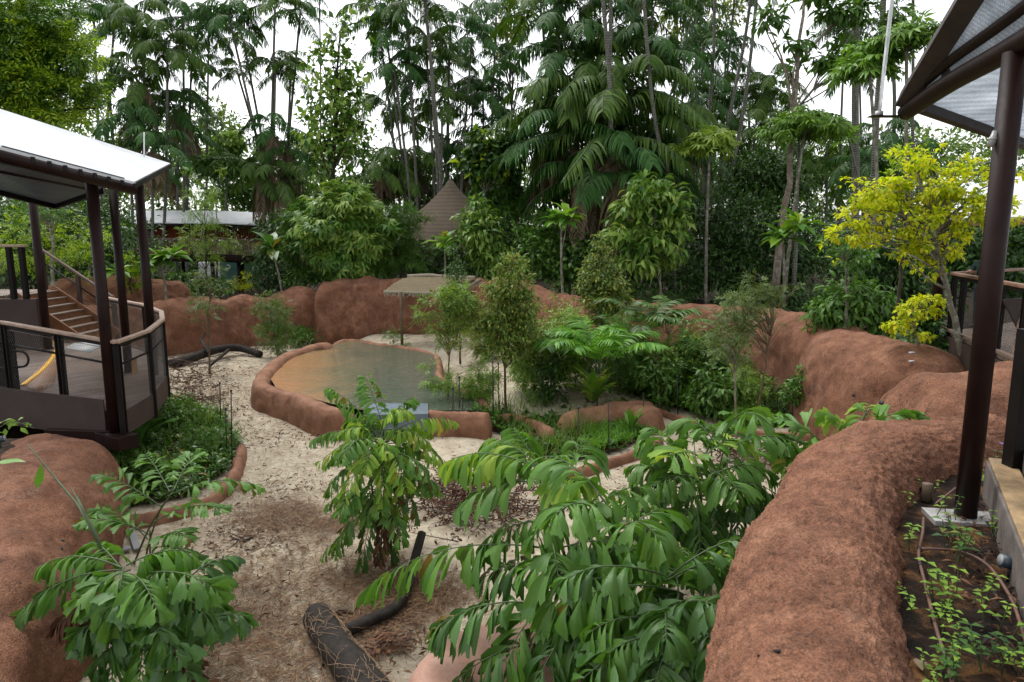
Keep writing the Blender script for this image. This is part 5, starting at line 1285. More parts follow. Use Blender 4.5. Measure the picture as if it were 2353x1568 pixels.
def person():
    """Visitor leaning on the far deck's handrail."""
    base = G(2252, 756, DZ)
    f = unit(A(-.75, -.66, 0)); s = A(-f[1], f[0], 0)   # facing the enclosure
    J = {}; vs = []; es = []; rs = []
    def j(n, side, fwd, up, r, par=None):
        J[n] = len(vs); vs.append(base + s * side + f * fwd + A(0, 0, up)); rs.append(r)
        if par is not None: es.append((J[par], J[n]))
    j('pel', 0, 0, .95, .15); j('waist', 0, .02, 1.12, .135, 'pel'); j('chest', 0, .05, 1.32, .155, 'waist'); j('neck', 0, .08, 1.49, .062, 'chest'); j('headl', 0, .12, 1.58, .085, 'neck'); j('head', 0, .13, 1.68, .095, 'headl'); j('crown', 0, .12, 1.755, .06, 'head'); j('nose', 0, .235, 1.645, .018, 'head')
    for q, g in (('l', 1), ('r', -1)):
        j(q + 'hip', g * .10, 0, .90, .105, 'pel'); j(q + 'knee', g * .12, .06 * g, .50, .068, q + 'hip'); j(q + 'ank', g * .13, .02 * g - .05, .09, .046, q + 'knee'); j(q + 'toe', g * .15, .02 * g + .14, .035, .036, q + 'ank')
        j(q + 'sh', g * .19, .05, 1.40, .07, 'chest'); j(q + 'elb', g * .27, .10, 1.15, .048, q + 'sh'); j(q + 'wr', g * .20, .33, 1.245, .032, q + 'elb'); j(q + 'palm', g * .185, .41, 1.265, .036, q + 'wr')
        for i in range(4): j(f'{q}f{i}', g * (.16 + .018 * i), .475 + .008 * (1 if i in (1, 2) else 0), 1.262, .010, q + 'palm'); j(f'{q}g{i}', g * (.16 + .018 * i), .495, 1.235, .009, f'{q}f{i}')
        j(q + 'th', g * .14, .43, 1.258, .011, q + 'palm')
    me = bpy.data.meshes.new('person'); me.from_pydata([tuple(v) for v in vs], es, []); o = bpy.data.objects.new('person', me); C.objects.link(o)
    m = o.modifiers.new('skin', 'SKIN'); m.use_smooth_shade = True; sv = me.skin_vertices[0].data
    for k, r in enumerate(rs): sv[k].radius = (r, r); sv[k].use_root = (k == 0)
    o.modifiers.new('sub', 'SUBSURF').levels = 2
    dg = bpy.context.evaluated_depsgraph_get(); dg.update(); fin = bpy.data.meshes.new_from_object(o.evaluated_get(dg)); o.modifiers.clear(); o.data = fin
    fin.materials.clear()
    for n in ('skin', 'shirt', 'jeans', 'black', 'hair'): fin.materials.append(M[n])
    for p in fin.polygons:
        c = np.array(p.center) - base; h = c[2]; fw = float(np.dot(c, f)); p.use_smooth = True
        side = abs(float(np.dot(c, s)))
        if h < .09: p.material_index = 3
        elif h < .97 and side < .25: p.material_index = 2
        elif h < 1.5 and fw < .18 : p.material_index = 1
        elif h > 1.69 or (h > 1.58 and fw < .10): p.material_index = 4
        else: p.material_index = 0
    tag(o, 'visitor in dark green shirt and dark trousers at the far deck handrail', 'person')
person()

# ------------------------------------------------------------------ thatched shelter
def shelter():
    t = thing('shelter', 'small thatched shelter roof on a thin pole against the rock wall', 'shelter', G(924, 794, .4))
    a, b = P(882, 671, 25.3), P(1042, 677, 25.0); c, d = P(1102, 644, 27.6), P(934, 640, 27.6)
    r0, r1 = P(938, 637, 27.0), P(1092, 641, 27.2)
    n = 26; m = 44; rng = np.random.default_rng(2)
    def sheet(name, q0, q1, q2, q3, th, mat):
        vs = []; 
        for i in range(n):
            for k in range(m):
                u, v = k / (m - 1), i / (n - 1); p = (q0 * (1 - u) + q1 * u) * (1 - v) + (q3 * (1 - u) + q2 * u) * v
                p = p + A(0, 0, .10 * math.sin(v * 3.0) + rng.normal() * .012 + .05 * mn.noise(Vector(p * 1.7)))
                if i == 0: p = p + A(0, 0, rng.normal() * .03)
                vs.append(p)
        i = np.arange(n - 1)[:, None] * m; k = np.arange(m - 1)[None]; q = np.stack([i + k, i + k + 1, i + m + k + 1, i + m + k], -1).reshape(-1, 4)
        mb = MB(); mb.add(vs, q); o = mb.build(name, M[mat], t); s = o.modifiers.new('thick', 'SOLIDIFY'); s.thickness = th; s.offset = -1
    sheet('roof', a, b, r1, r0, .10, 'thatch')
    for p, q, nm in ((a, b, 'eave'), (b, c, 'eave')):
        mb = MB(); k = int(np.linalg.norm(q - p) * 55); u = rng.random(k)[:, None]; pos = p + (q - p) * u + rng.normal(size=(k, 3)) * A(.02, .03, .02) + A(0, 0, .03)
        out = unit(np.cross(q - p, A(0, 0, 1))); out = out if np.dot(out, A(0, -1, 0) if nm == 'eave' and p is a else A(1, 0, 0)) > 0 else -out
        dv = out * .35 + A(0, 0, -.8) + rng.normal(size=(k, 3)) * .15
        scatter(mb, [(-.5, 0, 0), (.5, 0, 0), (.3, 1, 0), (-.3, 1, 0)], [(0, 1, 2, 3)], pos, dv, out[None] + rng.normal(size=(k, 3)) * .2, np.stack([np.full(k, .03), rng.uniform(.10, .21, k), np.full(k, .1)], 1))
        bar(mb, p, q, .12, .1); mb.build('eave_fringe', M['thatch_edge'], t)
    mb = MB(); top = spline([r0 + A(-.05, .1, .02), r0 * .7 + r1 * .3 + A(0, .1, .08), r0 * .5 + r1 * .5 + A(0, .1, .05), r1 + A(0, 0, .04)], 24); tube(mb, top, [.075] * 24, 8); mb.build('ridge_cap', M['thatch_edge'], t)
    p = G(924, 794, .4); mb = MB(); e = P(921, 672, 25.5); tube(mb, [A(p[0], p[1], .2), A(p[0], p[1], e[2] + .05)], .055, 10); mb.build('pole', M['brown_bark'], t)
    mb = MB(); e2 = A(-2.1, 25.5, 0); tube(mb, [A(-2.1, 25.6, .2), A(-2.1, 25.6, e[2])], .05, 9); mb.build('pole', M['brown_bark'], t)
    mb = MB(); tube(mb, [a + A(.2, .1, -.06), b + A(-.1, .1, -.06)], .04, 7); tube(mb, [A(p[0], p[1], e[2]), (r0 + A(.4, 0, -.1))], .035, 7); tube(mb, [b + A(-.2, 0.1, -.06), c + A(-.2, 0, -.1)], .035, 7); mb.build('rafter', M['brown_bark'], t)
shelter()

def pavilion():
    Y = 38; ap = P(1035, 412, Y); t = thing('pavilion', 'conical shingle thatched pavilion roof with a tip spike among trees', 'pavilion', (ap[0], Y, 1.5))
    prof = [(0.0, 0), (.13, -.08), (.40, -.45), (.85, -.95), (1.6, -1.65), (2.5, -2.35), (3.4, -3.3), (4.2, -4.5), (4.4, -4.7), (4.2, -4.66)]; na = 64; vs = []
    for r, z in prof:
        for k in range(na):
            x = 2 * math.pi * k / na; vs.append(ap + .864 * A(r * math.cos(x), r * math.sin(x), z + .03 * mn.noise(Vector((r, k * .8, 0)))))
    n = len(prof); i = np.arange(n - 1)[:, None] * na; j = np.arange(na)[None]; j2 = (j + 1) % na
    mb = MB(); mb.add(vs, np.stack([i + j, i + na + j, i + na + j2, i + j2], -1).reshape(-1, 4)); mb.build('roof', M['shingle'], t)
    mb = MB(); tube(mb, [ap - A(0, 0, .1), ap + A(0, 0, .32)], [.03, .015], 7); mb.build('spike', M['paint_white'], t)
    for k in range(8):
        x = k * math.pi / 4 + .2; mb = MB(); tube(mb, [ap + A(2.8 * math.cos(x), 2.8 * math.sin(x), -3.5), A(ap[0] + 2.8 * math.cos(x), Y + 2.8 * math.sin(x), 1.2)], .09, 8); mb.build('post', M['brown_bark'], t)
pavilion()

def boardwalk():
    Y = 38; t = thing('boardwalk', 'elevated boardwalk with white roof and rust red screen far left', 'building', P(460, 700, Y))
    L = [(300, 0), (430, .15), (520, .0), (585, -.6), (660, -1.6)]
    def line(py, dy=0, L=L): return [P(x, py + (4 if x > 500 else 0) * (x - 500) / 80 + 0, Y - e + dy) for x, e in L]
    lo, hi = line(514), line(486, 3.0)
    mb = MB()
    for k in range(len(L) - 1): panel(mb, [lo[k], lo[k + 1], hi[k + 1], hi[k]], .05)
    mb.build('roof', M['white_roof'], t, False)
    mb = MB()
    for k in range(len(L) - 1): bar(mb, lo[k] - A(0, 0, .06), lo[k + 1] - A(0, 0, .06), .1, .10)
    mb.build('eave_beam', M['black_steel'], t, False)
    sl = line(530, 1.2); mb = MB(); rng = np.random.default_rng(4)
    for k in range(len(L) - 1):
        a, b = sl[k], sl[k + 1]; m = max(3, int(np.linalg.norm(b - a) / .09))
        for i in range(m):
            p = a + (b - a) * (i / m); h = .55 + rng.random() * .12; bar(mb, p - A(0, 0, .42), p + A(0, 0, h - .25), .075, .03, up=(0, 1, 0))
    mb.build('reed_screen', M['rust_reed'], t, False)
    rl = line(549); fl = line(591)
    mb = MB()
    for k in range(len(L) - 1): bar(mb, rl[k], rl[k + 1], .12, .09); bar(mb, rl[k] - A(0, 0, .86), rl[k + 1] - A(0, 0, .86), .08, .06)
    mb.build('handrail', M['rail_dark'], t, False)
    mb = MB()
    for k in range(len(L) - 1):
        a, b = rl[k], rl[k + 1]; m = max(3, int(np.linalg.norm(b - a) / .12))
        for i in range(m):
            p = a + (b - a) * ((i + .5) / m); bar(mb, p - A(0, 0, .92), p, .035, .035, up=(0, 1, 0))
    mb.build('balusters', M['rail_dark2'], t, False); 
    t_b = mb
    mb = MB(); 
    for k in range(len(L) - 1): bar(mb, fl[k], fl[k + 1], 2.2, .22); bar(mb, fl[k] - A(0, .9, -.0), fl[k + 1] - A(0, .9, .0), .12, .42)
    mb.build('floor', M['steel'], t, False)
    for x, e in ((487, 0), (548, .3), (556, -1), (640, -.8), (420, -.6)):
        p = P(x, 594, Y - e); mb = MB(); tube(mb, [p, A(p[0], p[1], 1.2)], .11, 9); mb.build('post', M['black_steel'], t)
    for x in (350, 440, 530, 610):
        p = P(x, 590, Y + .4); q = P(x, 514, Y + .4); mb = MB(); tube(mb, [p, A(p[0], p[1], q[2])], .07, 8); mb.build('column', M['steel'], t)
    Y2 = 41; mb = MB(); a, b = P(513, 720, Y2), P(600, 720, Y2); bar(mb, A(a[0], Y2, 2.1), A(b[0], Y2, 2.1), .08, 1.6); tag(mb.build('hoarding', M['teal'], None, False, .01), 'teal green hoarding panel seen below the boardwalk', 'hoarding')
    t2 = thing('parked_truck', 'white and pale blue vehicle half hidden below the boardwalk', 'truck', P(500, 680, Y2 + 3))
    a = P(470, 640, Y2 + 3); b = P(548, 640, Y2 + 3); mb = MB(); bar(mb, A(a[0], Y2 + 3, 2.3), A(b[0], Y2 + 3, 2.3), 1.6, .95); mb.build('box_body', M['paint_white'], t2, False, .08)
    mb = MB(); bar(mb, A(a[0], Y2 + 3, 1.74), A(b[0] + .3, Y2 + 3, 1.74), 1.4, .16); mb.build('chassis', M['blue'], t2, False, .03)
    for x in (.2, .8):
        c = A(a[0] + (b[0] - a[0]) * x, Y2 + 2.25, 1.68); mb = MB(); tube(mb, [c, c + A(0, .2, 0)], .24, 18); mb.build('wheel', M['black'], t2)
boardwalk()

# irrigation stakes
def stakes():
    L = [(507, 883, 981, 'tallest black irrigation stake in the fern bed at left'), (533, 901, 1066, 'black irrigation stake nearest the red kerb of the fern bed'), (521, 943, 1058, 'middle black irrigation stake of the fern bed trio'), (445, 997, 1040, 'short black stake among the fern bed leaves'),
         (1042, 895, 992, 'black stake left of the pair by the pool sluice'), (1057, 869, 985, 'taller black stake of the pair by the pool sluice'), (1064, 917, 990, 'short black stake beside the pool sluice wall'), (1134, 812, 988, 'tall black stake behind the leafy fishtail palm'),
         (1147, 838, 960, 'grey stake next to the slender bushy tree'), (1400, 920, 1044, 'black stake rising out of the bright ground cover'), (1480, 908, 986, 'black stake at the corner of the red outcrop'), (1331, 940, 1060, 'black stake in grass before the red outcrop'),
         (1558, 868, 962, 'black stake in the back bed behind the thin kerb'), (1914, 900, 985, 'black stake against the smooth right boulder'), (1474, 808, 898, 'thin black stake in the back planting left of the slender trees'), (1862, 905, 998, 'grey stake at the right end of the back bed'), (1823, 900, 985, 'grey stake under the twin rounded shrubs')]
    for px, t, b, lab in L:
        p = G(px, b, 0); q = P(px - 2, t, p[1]); o = thing('irrigation_stake', lab, 'stake', p, 'irrigation stakes in the planting beds')
        mb = MB(); tube(mb, [p - A(0, 0, .1), q], .011 if p[1] < 14 else .014, 7); mb.build('riser_pipe', M['black'], o)
        mb = MB(); tube(mb, [q, q + A(0, 0, .03), q + A(0, 0, .05)], [.02, .026, .008], 8)
        mb.build('nozzle', M['black'], o)
stakes()
# ------------------------------------------------------------------ vegetation
palm_meshes()
ORD = ['highest', 'second highest', 'third highest', 'fourth highest', 'fifth highest', 'sixth highest', 'seventh highest', 'eighth highest', 'ninth highest', 'tenth highest', 'eleventh highest', 'twelfth highest',
       'thirteenth highest', 'fourteenth highest', 'fifteenth highest', 'sixteenth highest', 'seventeenth highest', 'eighteenth highest', 'nineteenth highest', 'twentieth highest', 'lowest but seven', 'lowest but six', 'lowest but five', 'lowest but four', 'lowest but three', 'lowest but two', 'lowest but one', 'lowest']
def palm_stand(where, Y, rows, L=2.9, r=.085):
    """rows: (crown px, py, foot px, distance offset, dead skirt, frond scale)."""
    for k, q in enumerate(sorted(rows, key=lambda q: q[1])):
        q = list(q) + [0, 0, 1][len(q) - 3:]
        palm(f'palm with the {ORD[k]} crown {where}', (q[0], q[1]), q[2], Y + q[3], L * q[5], r, q[4], f'tall palms {where}', bend=(q[0] - q[2]) / F * Y * -.1)

palm_stand('in the stand behind the left canopy', 38, [(330, 62, 318, 1), (262, 60, 236, 3), (420, 42, 405, 2), (215, 20, 225, 5), (385, 120, 372, 0), (440, 150, 425, 4), (318, 185, 318, 0, .9), (250, 190, 262, 2), (300, 275, 300, -1, .9), (410, 250, 395, 3, 1.0), (440, 315, 420, 6, .8), (350, 345, 335, -2, .8), (385, 400, 350, 5, .6), (480, 70, 470, 8)], 3.0)
palm_stand('in the thin clump above the boardwalk', 40, [(632, 15, 612, 0, 0, 1.1), (528, 48, 640, -1), (560, 95, 648, 1, 0, .8), (633, 150, 622, 0, 0, .9), (668, 165, 640, 1, 0, .8), (545, 165, 650, 2, 0, .7), (690, 30, 632, 2, 0, .9), (626, 305, 622, -1, 1.2), (662, 345, 650, 0, 1.2), (600, 400, 606, -1, 1.3), (645, 420, 640, -2, 1.4)], 2.7)
palm_stand('in the stand left of the dense palm mass', 42, [(865, 22, 930, 2), (932, 10, 965, 0), (886, 66, 945, 1), (978, -10, 1015, -2), (905, 150, 960, 0), (940, 195, 990, 3), (980, 120, 1004, 1), (1035, 60, 1020, 3), (1085, 90, 1050, 2), (880, 255, 990, 4), (1016, 245, 1012, 1), (1088, 222, 1070, 4), (930, 385, 930, 2, .6, 1.1), (875, 400, 880, 1, .6), (1050, 340, 1050, 3), (1140, 40, 1120, 4), (1150, 150, 1130, 5), (860, 440, 855, 2, .5), (905, 415, 905, 3, .4), (960, 400, 965, 4, .4, 1.2), (1065, 395, 1070, 4, .4, 1.2), (1130, 300, 1130, 5, 0, 1.2), (1110, 230, 1115, 6, 0, 1.2), (960, 300, 965, 5, 0, 1.2), (1030, 160, 1030, 6)], 3.0)
palm_stand('in the dense palm mass right of the pavilion', 34, [(1245, 30, 1290, 2, 0, 1.1), (1333, 20, 1340, 1, 0, 1.2), (1421, 60, 1420, 2, 0, 1.2), (1500, 30, 1480, 1, 0, 1.1), (1290, 130, 1310, 0, 0, 1.3), (1385, 165, 1390, 1, 0, 1.4), (1480, 150, 1460, 0, 0, 1.3), (1555, 150, 1520, 3, 0, 1.1),
    (1340, 235, 1360, -1, .5, 1.5), (1440, 240, 1430, -2, 0, 1.5), (1265, 245, 1300, 1, 0, 1.2), (1520, 265, 1500, 0, 0, 1.3), (1310, 330, 1330, -2, .6, 1.5), (1400, 320, 1395, -3, .6, 1.6), (1475, 345, 1460, -2, .8, 1.4), (1340, 410, 1350, -3, 1, 1.4), (1425, 400, 1420, -4, 1.2, 1.4), (1260, 350, 1300, 0, .8, 1.3), (1540, 360, 1510, -1, .8, 1.1)], 2.9)
palm_stand('among the tall trunks at upper right', 44, [(1614, 100, 1620, 0), (1667, 120, 1660, 2), (1632, 229, 1640, -2), (1772, 205, 1760, 0), (1719, 246, 1730, 2), (1941, 80, 1930, 0), (1600, 20, 1600, 3), (1690, -30, 1640, 2), (1735, 300, 1730, -3), (1680, 330, 1680, 0), (1900, 330, 1890, -2), (2036, 317, 2030, -4), (1590, 330, 1590, -4, .8), (2100, 360, 2090, -2), (1990, 380, 1985, -6), (1975, 160, 1985, 4), (1860, 410, 1850, -2), (1615, 300, 1610, 2, 0, 1.3), (1660, 210, 1655, 3, 0, 1.3), (1705, 400, 1700, 1, 0, 1.3), (1790, 380, 1785, 3, 0, 1.3), (1930, 400, 1925, 2, 0, 1.3)], 3.0)

def trunk_only(label, pts, Y, r, bark='palm_bark', base_z=1.4):
    """Bare trunk whose crown lies above the photo; it gets its crown up there all the same."""
    p = [P(a, b, Y) for a, b in pts]; p[-1][2] = base_z; p = p[::-1]; t = thing('tall_palm', label, 'palm tree', p[0])
    top = p[-1] + (p[-1] - p[-2]) * (2.5 / max(.1, np.linalg.norm(p[-1] - p[-2]))); p.append(top)
    mb = MB(); tube(mb, spline(p, 30), np.linspace(r * 1.15, r * .8, 30), 9); mb.build('trunk', M[bark], t)
    o = link('crown', PALM[hash_s(label) % 7], t); o.matrix_parent_inverse = Matrix(); o.location = Vector(top - p[0]); o.scale = (2.8,) * 3
for lab, pts, Y, r in (
    ('white palm trunk rising just right of the pavilion tip', [(976, 0), (988, 120), (1002, 280), (1013, 420), (1016, 560)], 40, .11),
    ('pair of close grey palm trunks, left one, before the dense palm mass', [(1386, 0), (1396, 120), (1402, 220), (1400, 420), (1400, 560)], 30, .095),
    ('pair of close grey palm trunks, right one, before the dense palm mass', [(1404, 0), (1402, 110), (1400, 200), (1406, 380), (1408, 560)], 30.4, .095),
    ('grey leaning palm trunk at the right of the dense palm mass', [(1480, 0), (1488, 120), (1500, 240), (1515, 330), (1534, 400), (1560, 520)], 30, .085),
    ('brownish palm trunk between the dense palm mass and the umbrella tree', [(1642, 0), (1640, 120), (1631, 250), (1622, 420), (1620, 560)], 38, .09),
    ('leaning grey trunk, left of the two crossing above the pale umbrella tree', [(1725, 0), (1710, 100), (1692, 190), (1676, 270), (1655, 420), (1640, 560)], 40, .10),
    ('leaning grey trunk, right of the two crossing above the pale umbrella tree', [(1738, 0), (1726, 120), (1712, 230), (1694, 340), (1682, 400), (1670, 560)], 36, .09),
    ('dark straight trunk rising left of the near canopy, with a stub', [(1968, 0), (1966, 150), (1965, 250), (1966, 450), (1966, 600)], 34, .17),
    ('pale grey straight trunk directly below the rain rod bracket', [(2030, 0), (2022, 160), (2014, 270), (2006, 440), (2000, 600)], 30, .13),
    ('thin dark trunk near the upper edge right of the branching tree', [(2050, 0), (2052, 160), (2055, 260), (2056, 500)], 46, .12),
    ('thin straight trunk seen below the near canopy frame', [(2098, 0), (2098, 120), (2097, 280), (2096, 400), (2096, 600)], 33, .075),
    ('thin black trunk hanging into the sky above the thin clump', [(734, 0), (735, 60), (736, 140), (738, 420), (740, 560)], 52, .06)):
    trunk_only(lab, pts, Y, r)

# distant forest closing the view
def distant():
    rng = np.random.default_rng(12); prof = [(-400, 200), (-100, 200), (300, 250), (430, 262), (500, 285), (560, 330), (650, 335), (750, 345), (850, 398), (950, 350), (1100, 350), (1200, 320), (1500, 320), (1600, 330), (1750, 310), (1900, 320), (2100, 310), (2400, 260), (2900, 240)]
    bl = []
    for px in np.arange(-400, 2900, 34):
        top = np.interp(px, [p[0] for p in prof], [p[1] for p in prof]) + rng.uniform(-22, 40); Y = rng.uniform(64, 88)
        zt = P(px, top, Y)[2]; x = P(px, 600, Y)[0]; z = zt
        while z > 0:
            r = rng.uniform(1.6, 3.4); bl.append((x + rng.normal() * 1.2, Y + rng.normal() * 2, z - r * .8, r, r, r * .9)); z -= r * 1.3
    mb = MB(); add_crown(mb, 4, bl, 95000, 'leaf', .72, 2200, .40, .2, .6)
    tag(mb.build('distant_forest', M['l_far']), 'distant forest with haze put into its pale leaf colour, closing the view', 'forest', kind='stuff')
    # dark undergrowth between the trunks
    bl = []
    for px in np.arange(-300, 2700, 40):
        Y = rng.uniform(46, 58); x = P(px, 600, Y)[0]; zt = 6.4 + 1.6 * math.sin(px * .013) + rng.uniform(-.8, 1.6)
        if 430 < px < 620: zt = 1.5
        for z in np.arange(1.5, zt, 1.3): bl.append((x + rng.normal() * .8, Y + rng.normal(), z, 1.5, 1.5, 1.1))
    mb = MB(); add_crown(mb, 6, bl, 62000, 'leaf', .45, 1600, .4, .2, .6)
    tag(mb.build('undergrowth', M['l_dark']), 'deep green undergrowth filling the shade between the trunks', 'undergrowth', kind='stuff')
distant()

# background broadleaf trees: (name, category, label, Y, trunk, crown, leaf, size, n, material, bark, radius, extra)
T = tree
T('broadleaf_tree', 'tree', 'broad tree with yellow green leaf tips at the top left corner', 17, [(-150, 900), (-130, 420), (-60, 200), (60, 120)],
  [(60, 60, 120, 60), (110, 120, 100, 55), (170, 170, 55, 45), (60, 200, 120, 50), (140, 240, 70, 45), (40, 280, 80, 35), (0, 120, 110, 90), (150, 60, 40, 40), (190, 230, 34, 22)], 'spray', .34, 4200, 'l_lime', 'dark_bark', .16, clumps=120, tight=.30, second=('l_mid', .6))
T('broadleaf_tree', 'tree', 'tall sparse tree with large drooping leaves against the white sky', 33, [(752, 640), (760, 500), (768, 340), (776, 200), (782, 70)],
  [(780, 90, 36, 45), (815, 60, 30, 30), (760, 150, 50, 45), (810, 170, 35, 40), (755, 230, 60, 45), (815, 260, 45, 40), (740, 300, 55, 45), (800, 330, 60, 40), (770, 390, 50, 40)], 'broad', .36, 1050, 'l_light', 'dark_bark', .13, clumps=95, tight=.40, second=('l_mid', .6), nl=40)
T('broadleaf_tree', 'tree', 'bushy light green tree with hand shaped leaves left of the pavilion', 30, [(800, 660), (800, 600), (800, 520)],
  [(800, 470, 70, 35), (770, 520, 75, 50), (840, 540, 55, 50), (800, 590, 70, 40), (740, 560, 45, 45)], 'palm5', .42, 2600, 'l_light', 'brown_bark', .09, clumps=110, second=('l_mid', .25))
T('broadleaf_tree', 'tree', 'rounded mid green bush tree below the hanging palm skirts', 31.5, [(700, 660), (700, 560)], [(690, 510, 42, 40), (720, 480, 34, 25), (690, 580, 40, 45)], 'leaf', .26, 2600, 'l_mid', 'brown_bark', .08)
T('broadleaf_tree', 'tree', 'feathery mid green tree in front of the pavilion roof at left', 31, [(930, 660), (930, 560)], [(925, 500, 50, 24), (910, 540, 45, 36), (965, 585, 45, 45), (900, 590, 40, 50), (985, 497, 30, 10)], 'spray', .34, 2600, 'l_mid', 'brown_bark', .08, clumps=90)
T('broadleaf_tree', 'tree', 'drooping light green tree in front of the pavilion roof at right', 30.5, [(1100, 650), (1100, 560), (1090, 500)], [(1095, 480, 30, 24), (1110, 540, 45, 45), (1075, 520, 22, 35), (1130, 590, 40, 40)], 'drop', .36, 1300, 'l_light', 'brown_bark', .06, clumps=70, second=('l_mid', .8))
T('broadleaf_tree', 'tree', 'layered dark tree with stiff whorled leaves right of the pavilion tip', 34, [(1112, 640), (1112, 480), (1114, 380), (1125, 320)], [(1125, 330, 48, 24), (1140, 360, 50, 28), (1075, 372, 28, 16), (1095, 395, 40, 18), (1160, 385, 25, 20)], 'broad', .42, 1300, 'l_dark', 'palm_bark', .10, clumps=70, second=('l_lime', .22))
T('broadleaf_tree', 'tree', 'bright green crown directly right of the pavilion roof', 36, [(1150, 640), (1150, 520)], [(1150, 430, 50, 30), (1165, 470, 45, 35), (1130, 460, 35, 30)], 'palm5', .42, 1700, 'l_mid', 'dark_bark', .1)
T('broadleaf_tree', 'tree', 'slender tree with pale hanging leaf tufts right of the palm mass', 26, [(1516, 698), (1516, 640), (1512, 560), (1500, 470)], [(1500, 435, 45, 30), (1540, 470, 45, 35), (1470, 470, 40, 30), (1445, 520, 40, 35), (1520, 560, 50, 40), (1470, 590, 45, 30), (1550, 520, 30, 30)], 'drop', .40, 1250, 'l_light', 'pale_bark', .05, clumps=60, tight=.42, second=('l_mid', .7), nl=26)
T('broadleaf_tree', 'tree', 'dark ivy covered tree mass behind the pale umbrella tree', 33, [(1690, 690), (1690, 500)], [(1640, 480, 80, 60), (1720, 520, 90, 70), (1650, 600, 90, 70), (1760, 610, 80, 70), (1580, 610, 60, 80), (1830, 560, 70, 90)], 'leaf', .30, 9000, 'l_dark', 'dark_bark', .14, clumps=330, tight=.36)
T('broadleaf_tree', 'tree', 'dark glossy tree behind the branching pink barked trunk', 36, [(1760, 690), (1760, 480)], [(1740, 400, 75, 55), (1800, 440, 60, 60), (1690, 420, 45, 40)], 'leaf', .28, 4200, 'l_dark', 'dark_bark', .12, clumps=180, second=('l_mid', .18))
T('broadleaf_tree', 'tree', 'tall branching tree with pinkish trunk and big leaf whorls at upper right', 28, [(1778, 680), (1790, 580), (1802, 490), (1814, 400), (1820, 330), (1830, 215), (1840, 90), (1848, -20)],
  [(1790, 22, 22, 16), (1840, 95, 18, 14), (1910, 20, 24, 18), (1893, 135, 28, 16), (1770, 45, 18, 14), (1830, 155, 16, 14), (1960, 30, 22, 14), (1900, 70, 16, 12), (1870, -20, 30, 20), (1940, 110, 22, 14), (1800, 95, 18, 12), (1995, 20, 24, 16)], 'long', .46, 900, 'l_mid', 'pink_bark', .17, clumps=44, tight=.7, nl=9)
T('broadleaf_tree', 'tree', 'bare grey limb tree forking to the right above the umbrella trees', 28.6, [(1822, 680), (1832, 420), (1838, 235), (1853, 215), (1910, 180), (1966, 146), (2010, 105), (2055, 70)], [(2010, 60, 24, 16), (2060, 30, 26, 20), (1975, 120, 20, 12), (2040, 100, 24, 14)], 'long', .40, 260, 'l_mid', 'palm_bark', .10, clumps=24, tight=.6)
T('broadleaf_tree', 'tree', 'wispy pale tree against the sky above the umbrella trees', 55, [(1785, 640), (1785, 300)], [(1785, 205, 45, 30), (1770, 245, 50, 35), (1810, 260, 40, 35)], 'leaf', .30, 1500, 'l_mid', 'dark_bark', .12, clumps=90)
T('broadleaf_tree', 'tree', 'light leaved tree behind the palms at the top, right of the palm mass', 52, [(1590, 640), (1570, 300), (1575, 100)], [(1575, 50, 50, 45), (1620, 90, 40, 35), (1660, 40, 45, 40), (1545, 20, 40, 40), (1600, -20, 60, 40)], 'leaf', .42, 1900, 'l_olive', 'dark_bark', .14, clumps=120)
T('broadleaf_tree', 'tree', 'small leaved tree with olive leaves in the palm gap above the pavilion', 48, [(1190, 640), (1178, 300), (1170, 120), (1160, 40)], [(1170, 60, 28, 45), (1160, 100, 30, 40), (1185, 20, 30, 30), (1180, 140, 20, 20), (1195, 190, 20, 20)], 'leaf', .36, 900, 'l_olive', 'brown_bark', .14, clumps=60)
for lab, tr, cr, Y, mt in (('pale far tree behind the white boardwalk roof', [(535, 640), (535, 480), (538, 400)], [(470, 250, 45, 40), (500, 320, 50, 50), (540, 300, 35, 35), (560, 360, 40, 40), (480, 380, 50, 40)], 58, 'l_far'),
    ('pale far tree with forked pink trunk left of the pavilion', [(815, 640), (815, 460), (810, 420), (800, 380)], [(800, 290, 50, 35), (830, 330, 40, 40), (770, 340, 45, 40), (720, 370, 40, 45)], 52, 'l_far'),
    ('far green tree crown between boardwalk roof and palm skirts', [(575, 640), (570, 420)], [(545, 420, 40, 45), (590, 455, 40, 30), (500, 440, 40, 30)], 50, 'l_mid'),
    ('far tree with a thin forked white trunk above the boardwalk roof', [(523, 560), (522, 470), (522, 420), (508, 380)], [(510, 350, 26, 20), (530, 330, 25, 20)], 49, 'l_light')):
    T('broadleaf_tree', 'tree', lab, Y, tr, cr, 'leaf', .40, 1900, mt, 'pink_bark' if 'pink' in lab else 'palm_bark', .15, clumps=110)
T('broadleaf_tree', 'tree', 'slim tree with light airy leaves in front of the boardwalk screen', 31, [(478, 700), (474, 620), (472, 540), (470, 440)], [(450, 545, 50, 28), (500, 540, 40, 30), (470, 470, 35, 50), (490, 590, 35, 25), (430, 575, 30, 20), (478, 400, 40, 16)], 'spray', .26, 800, 'l_light', 'dark_bark', .05, clumps=60, tight=.4, nl=26)
T('broadleaf_tree', 'tree', 'flat topped tree with dark fingered leaves above the boardwalk roof', 39, [(498, 640), (498, 470), (500, 420)], [(470, 385, 38, 14), (525, 385, 34, 14), (497, 370, 36, 12)], 'palmate', .62, 170, 'l_mid', 'palm_bark', .06, clumps=20, tight=.5)

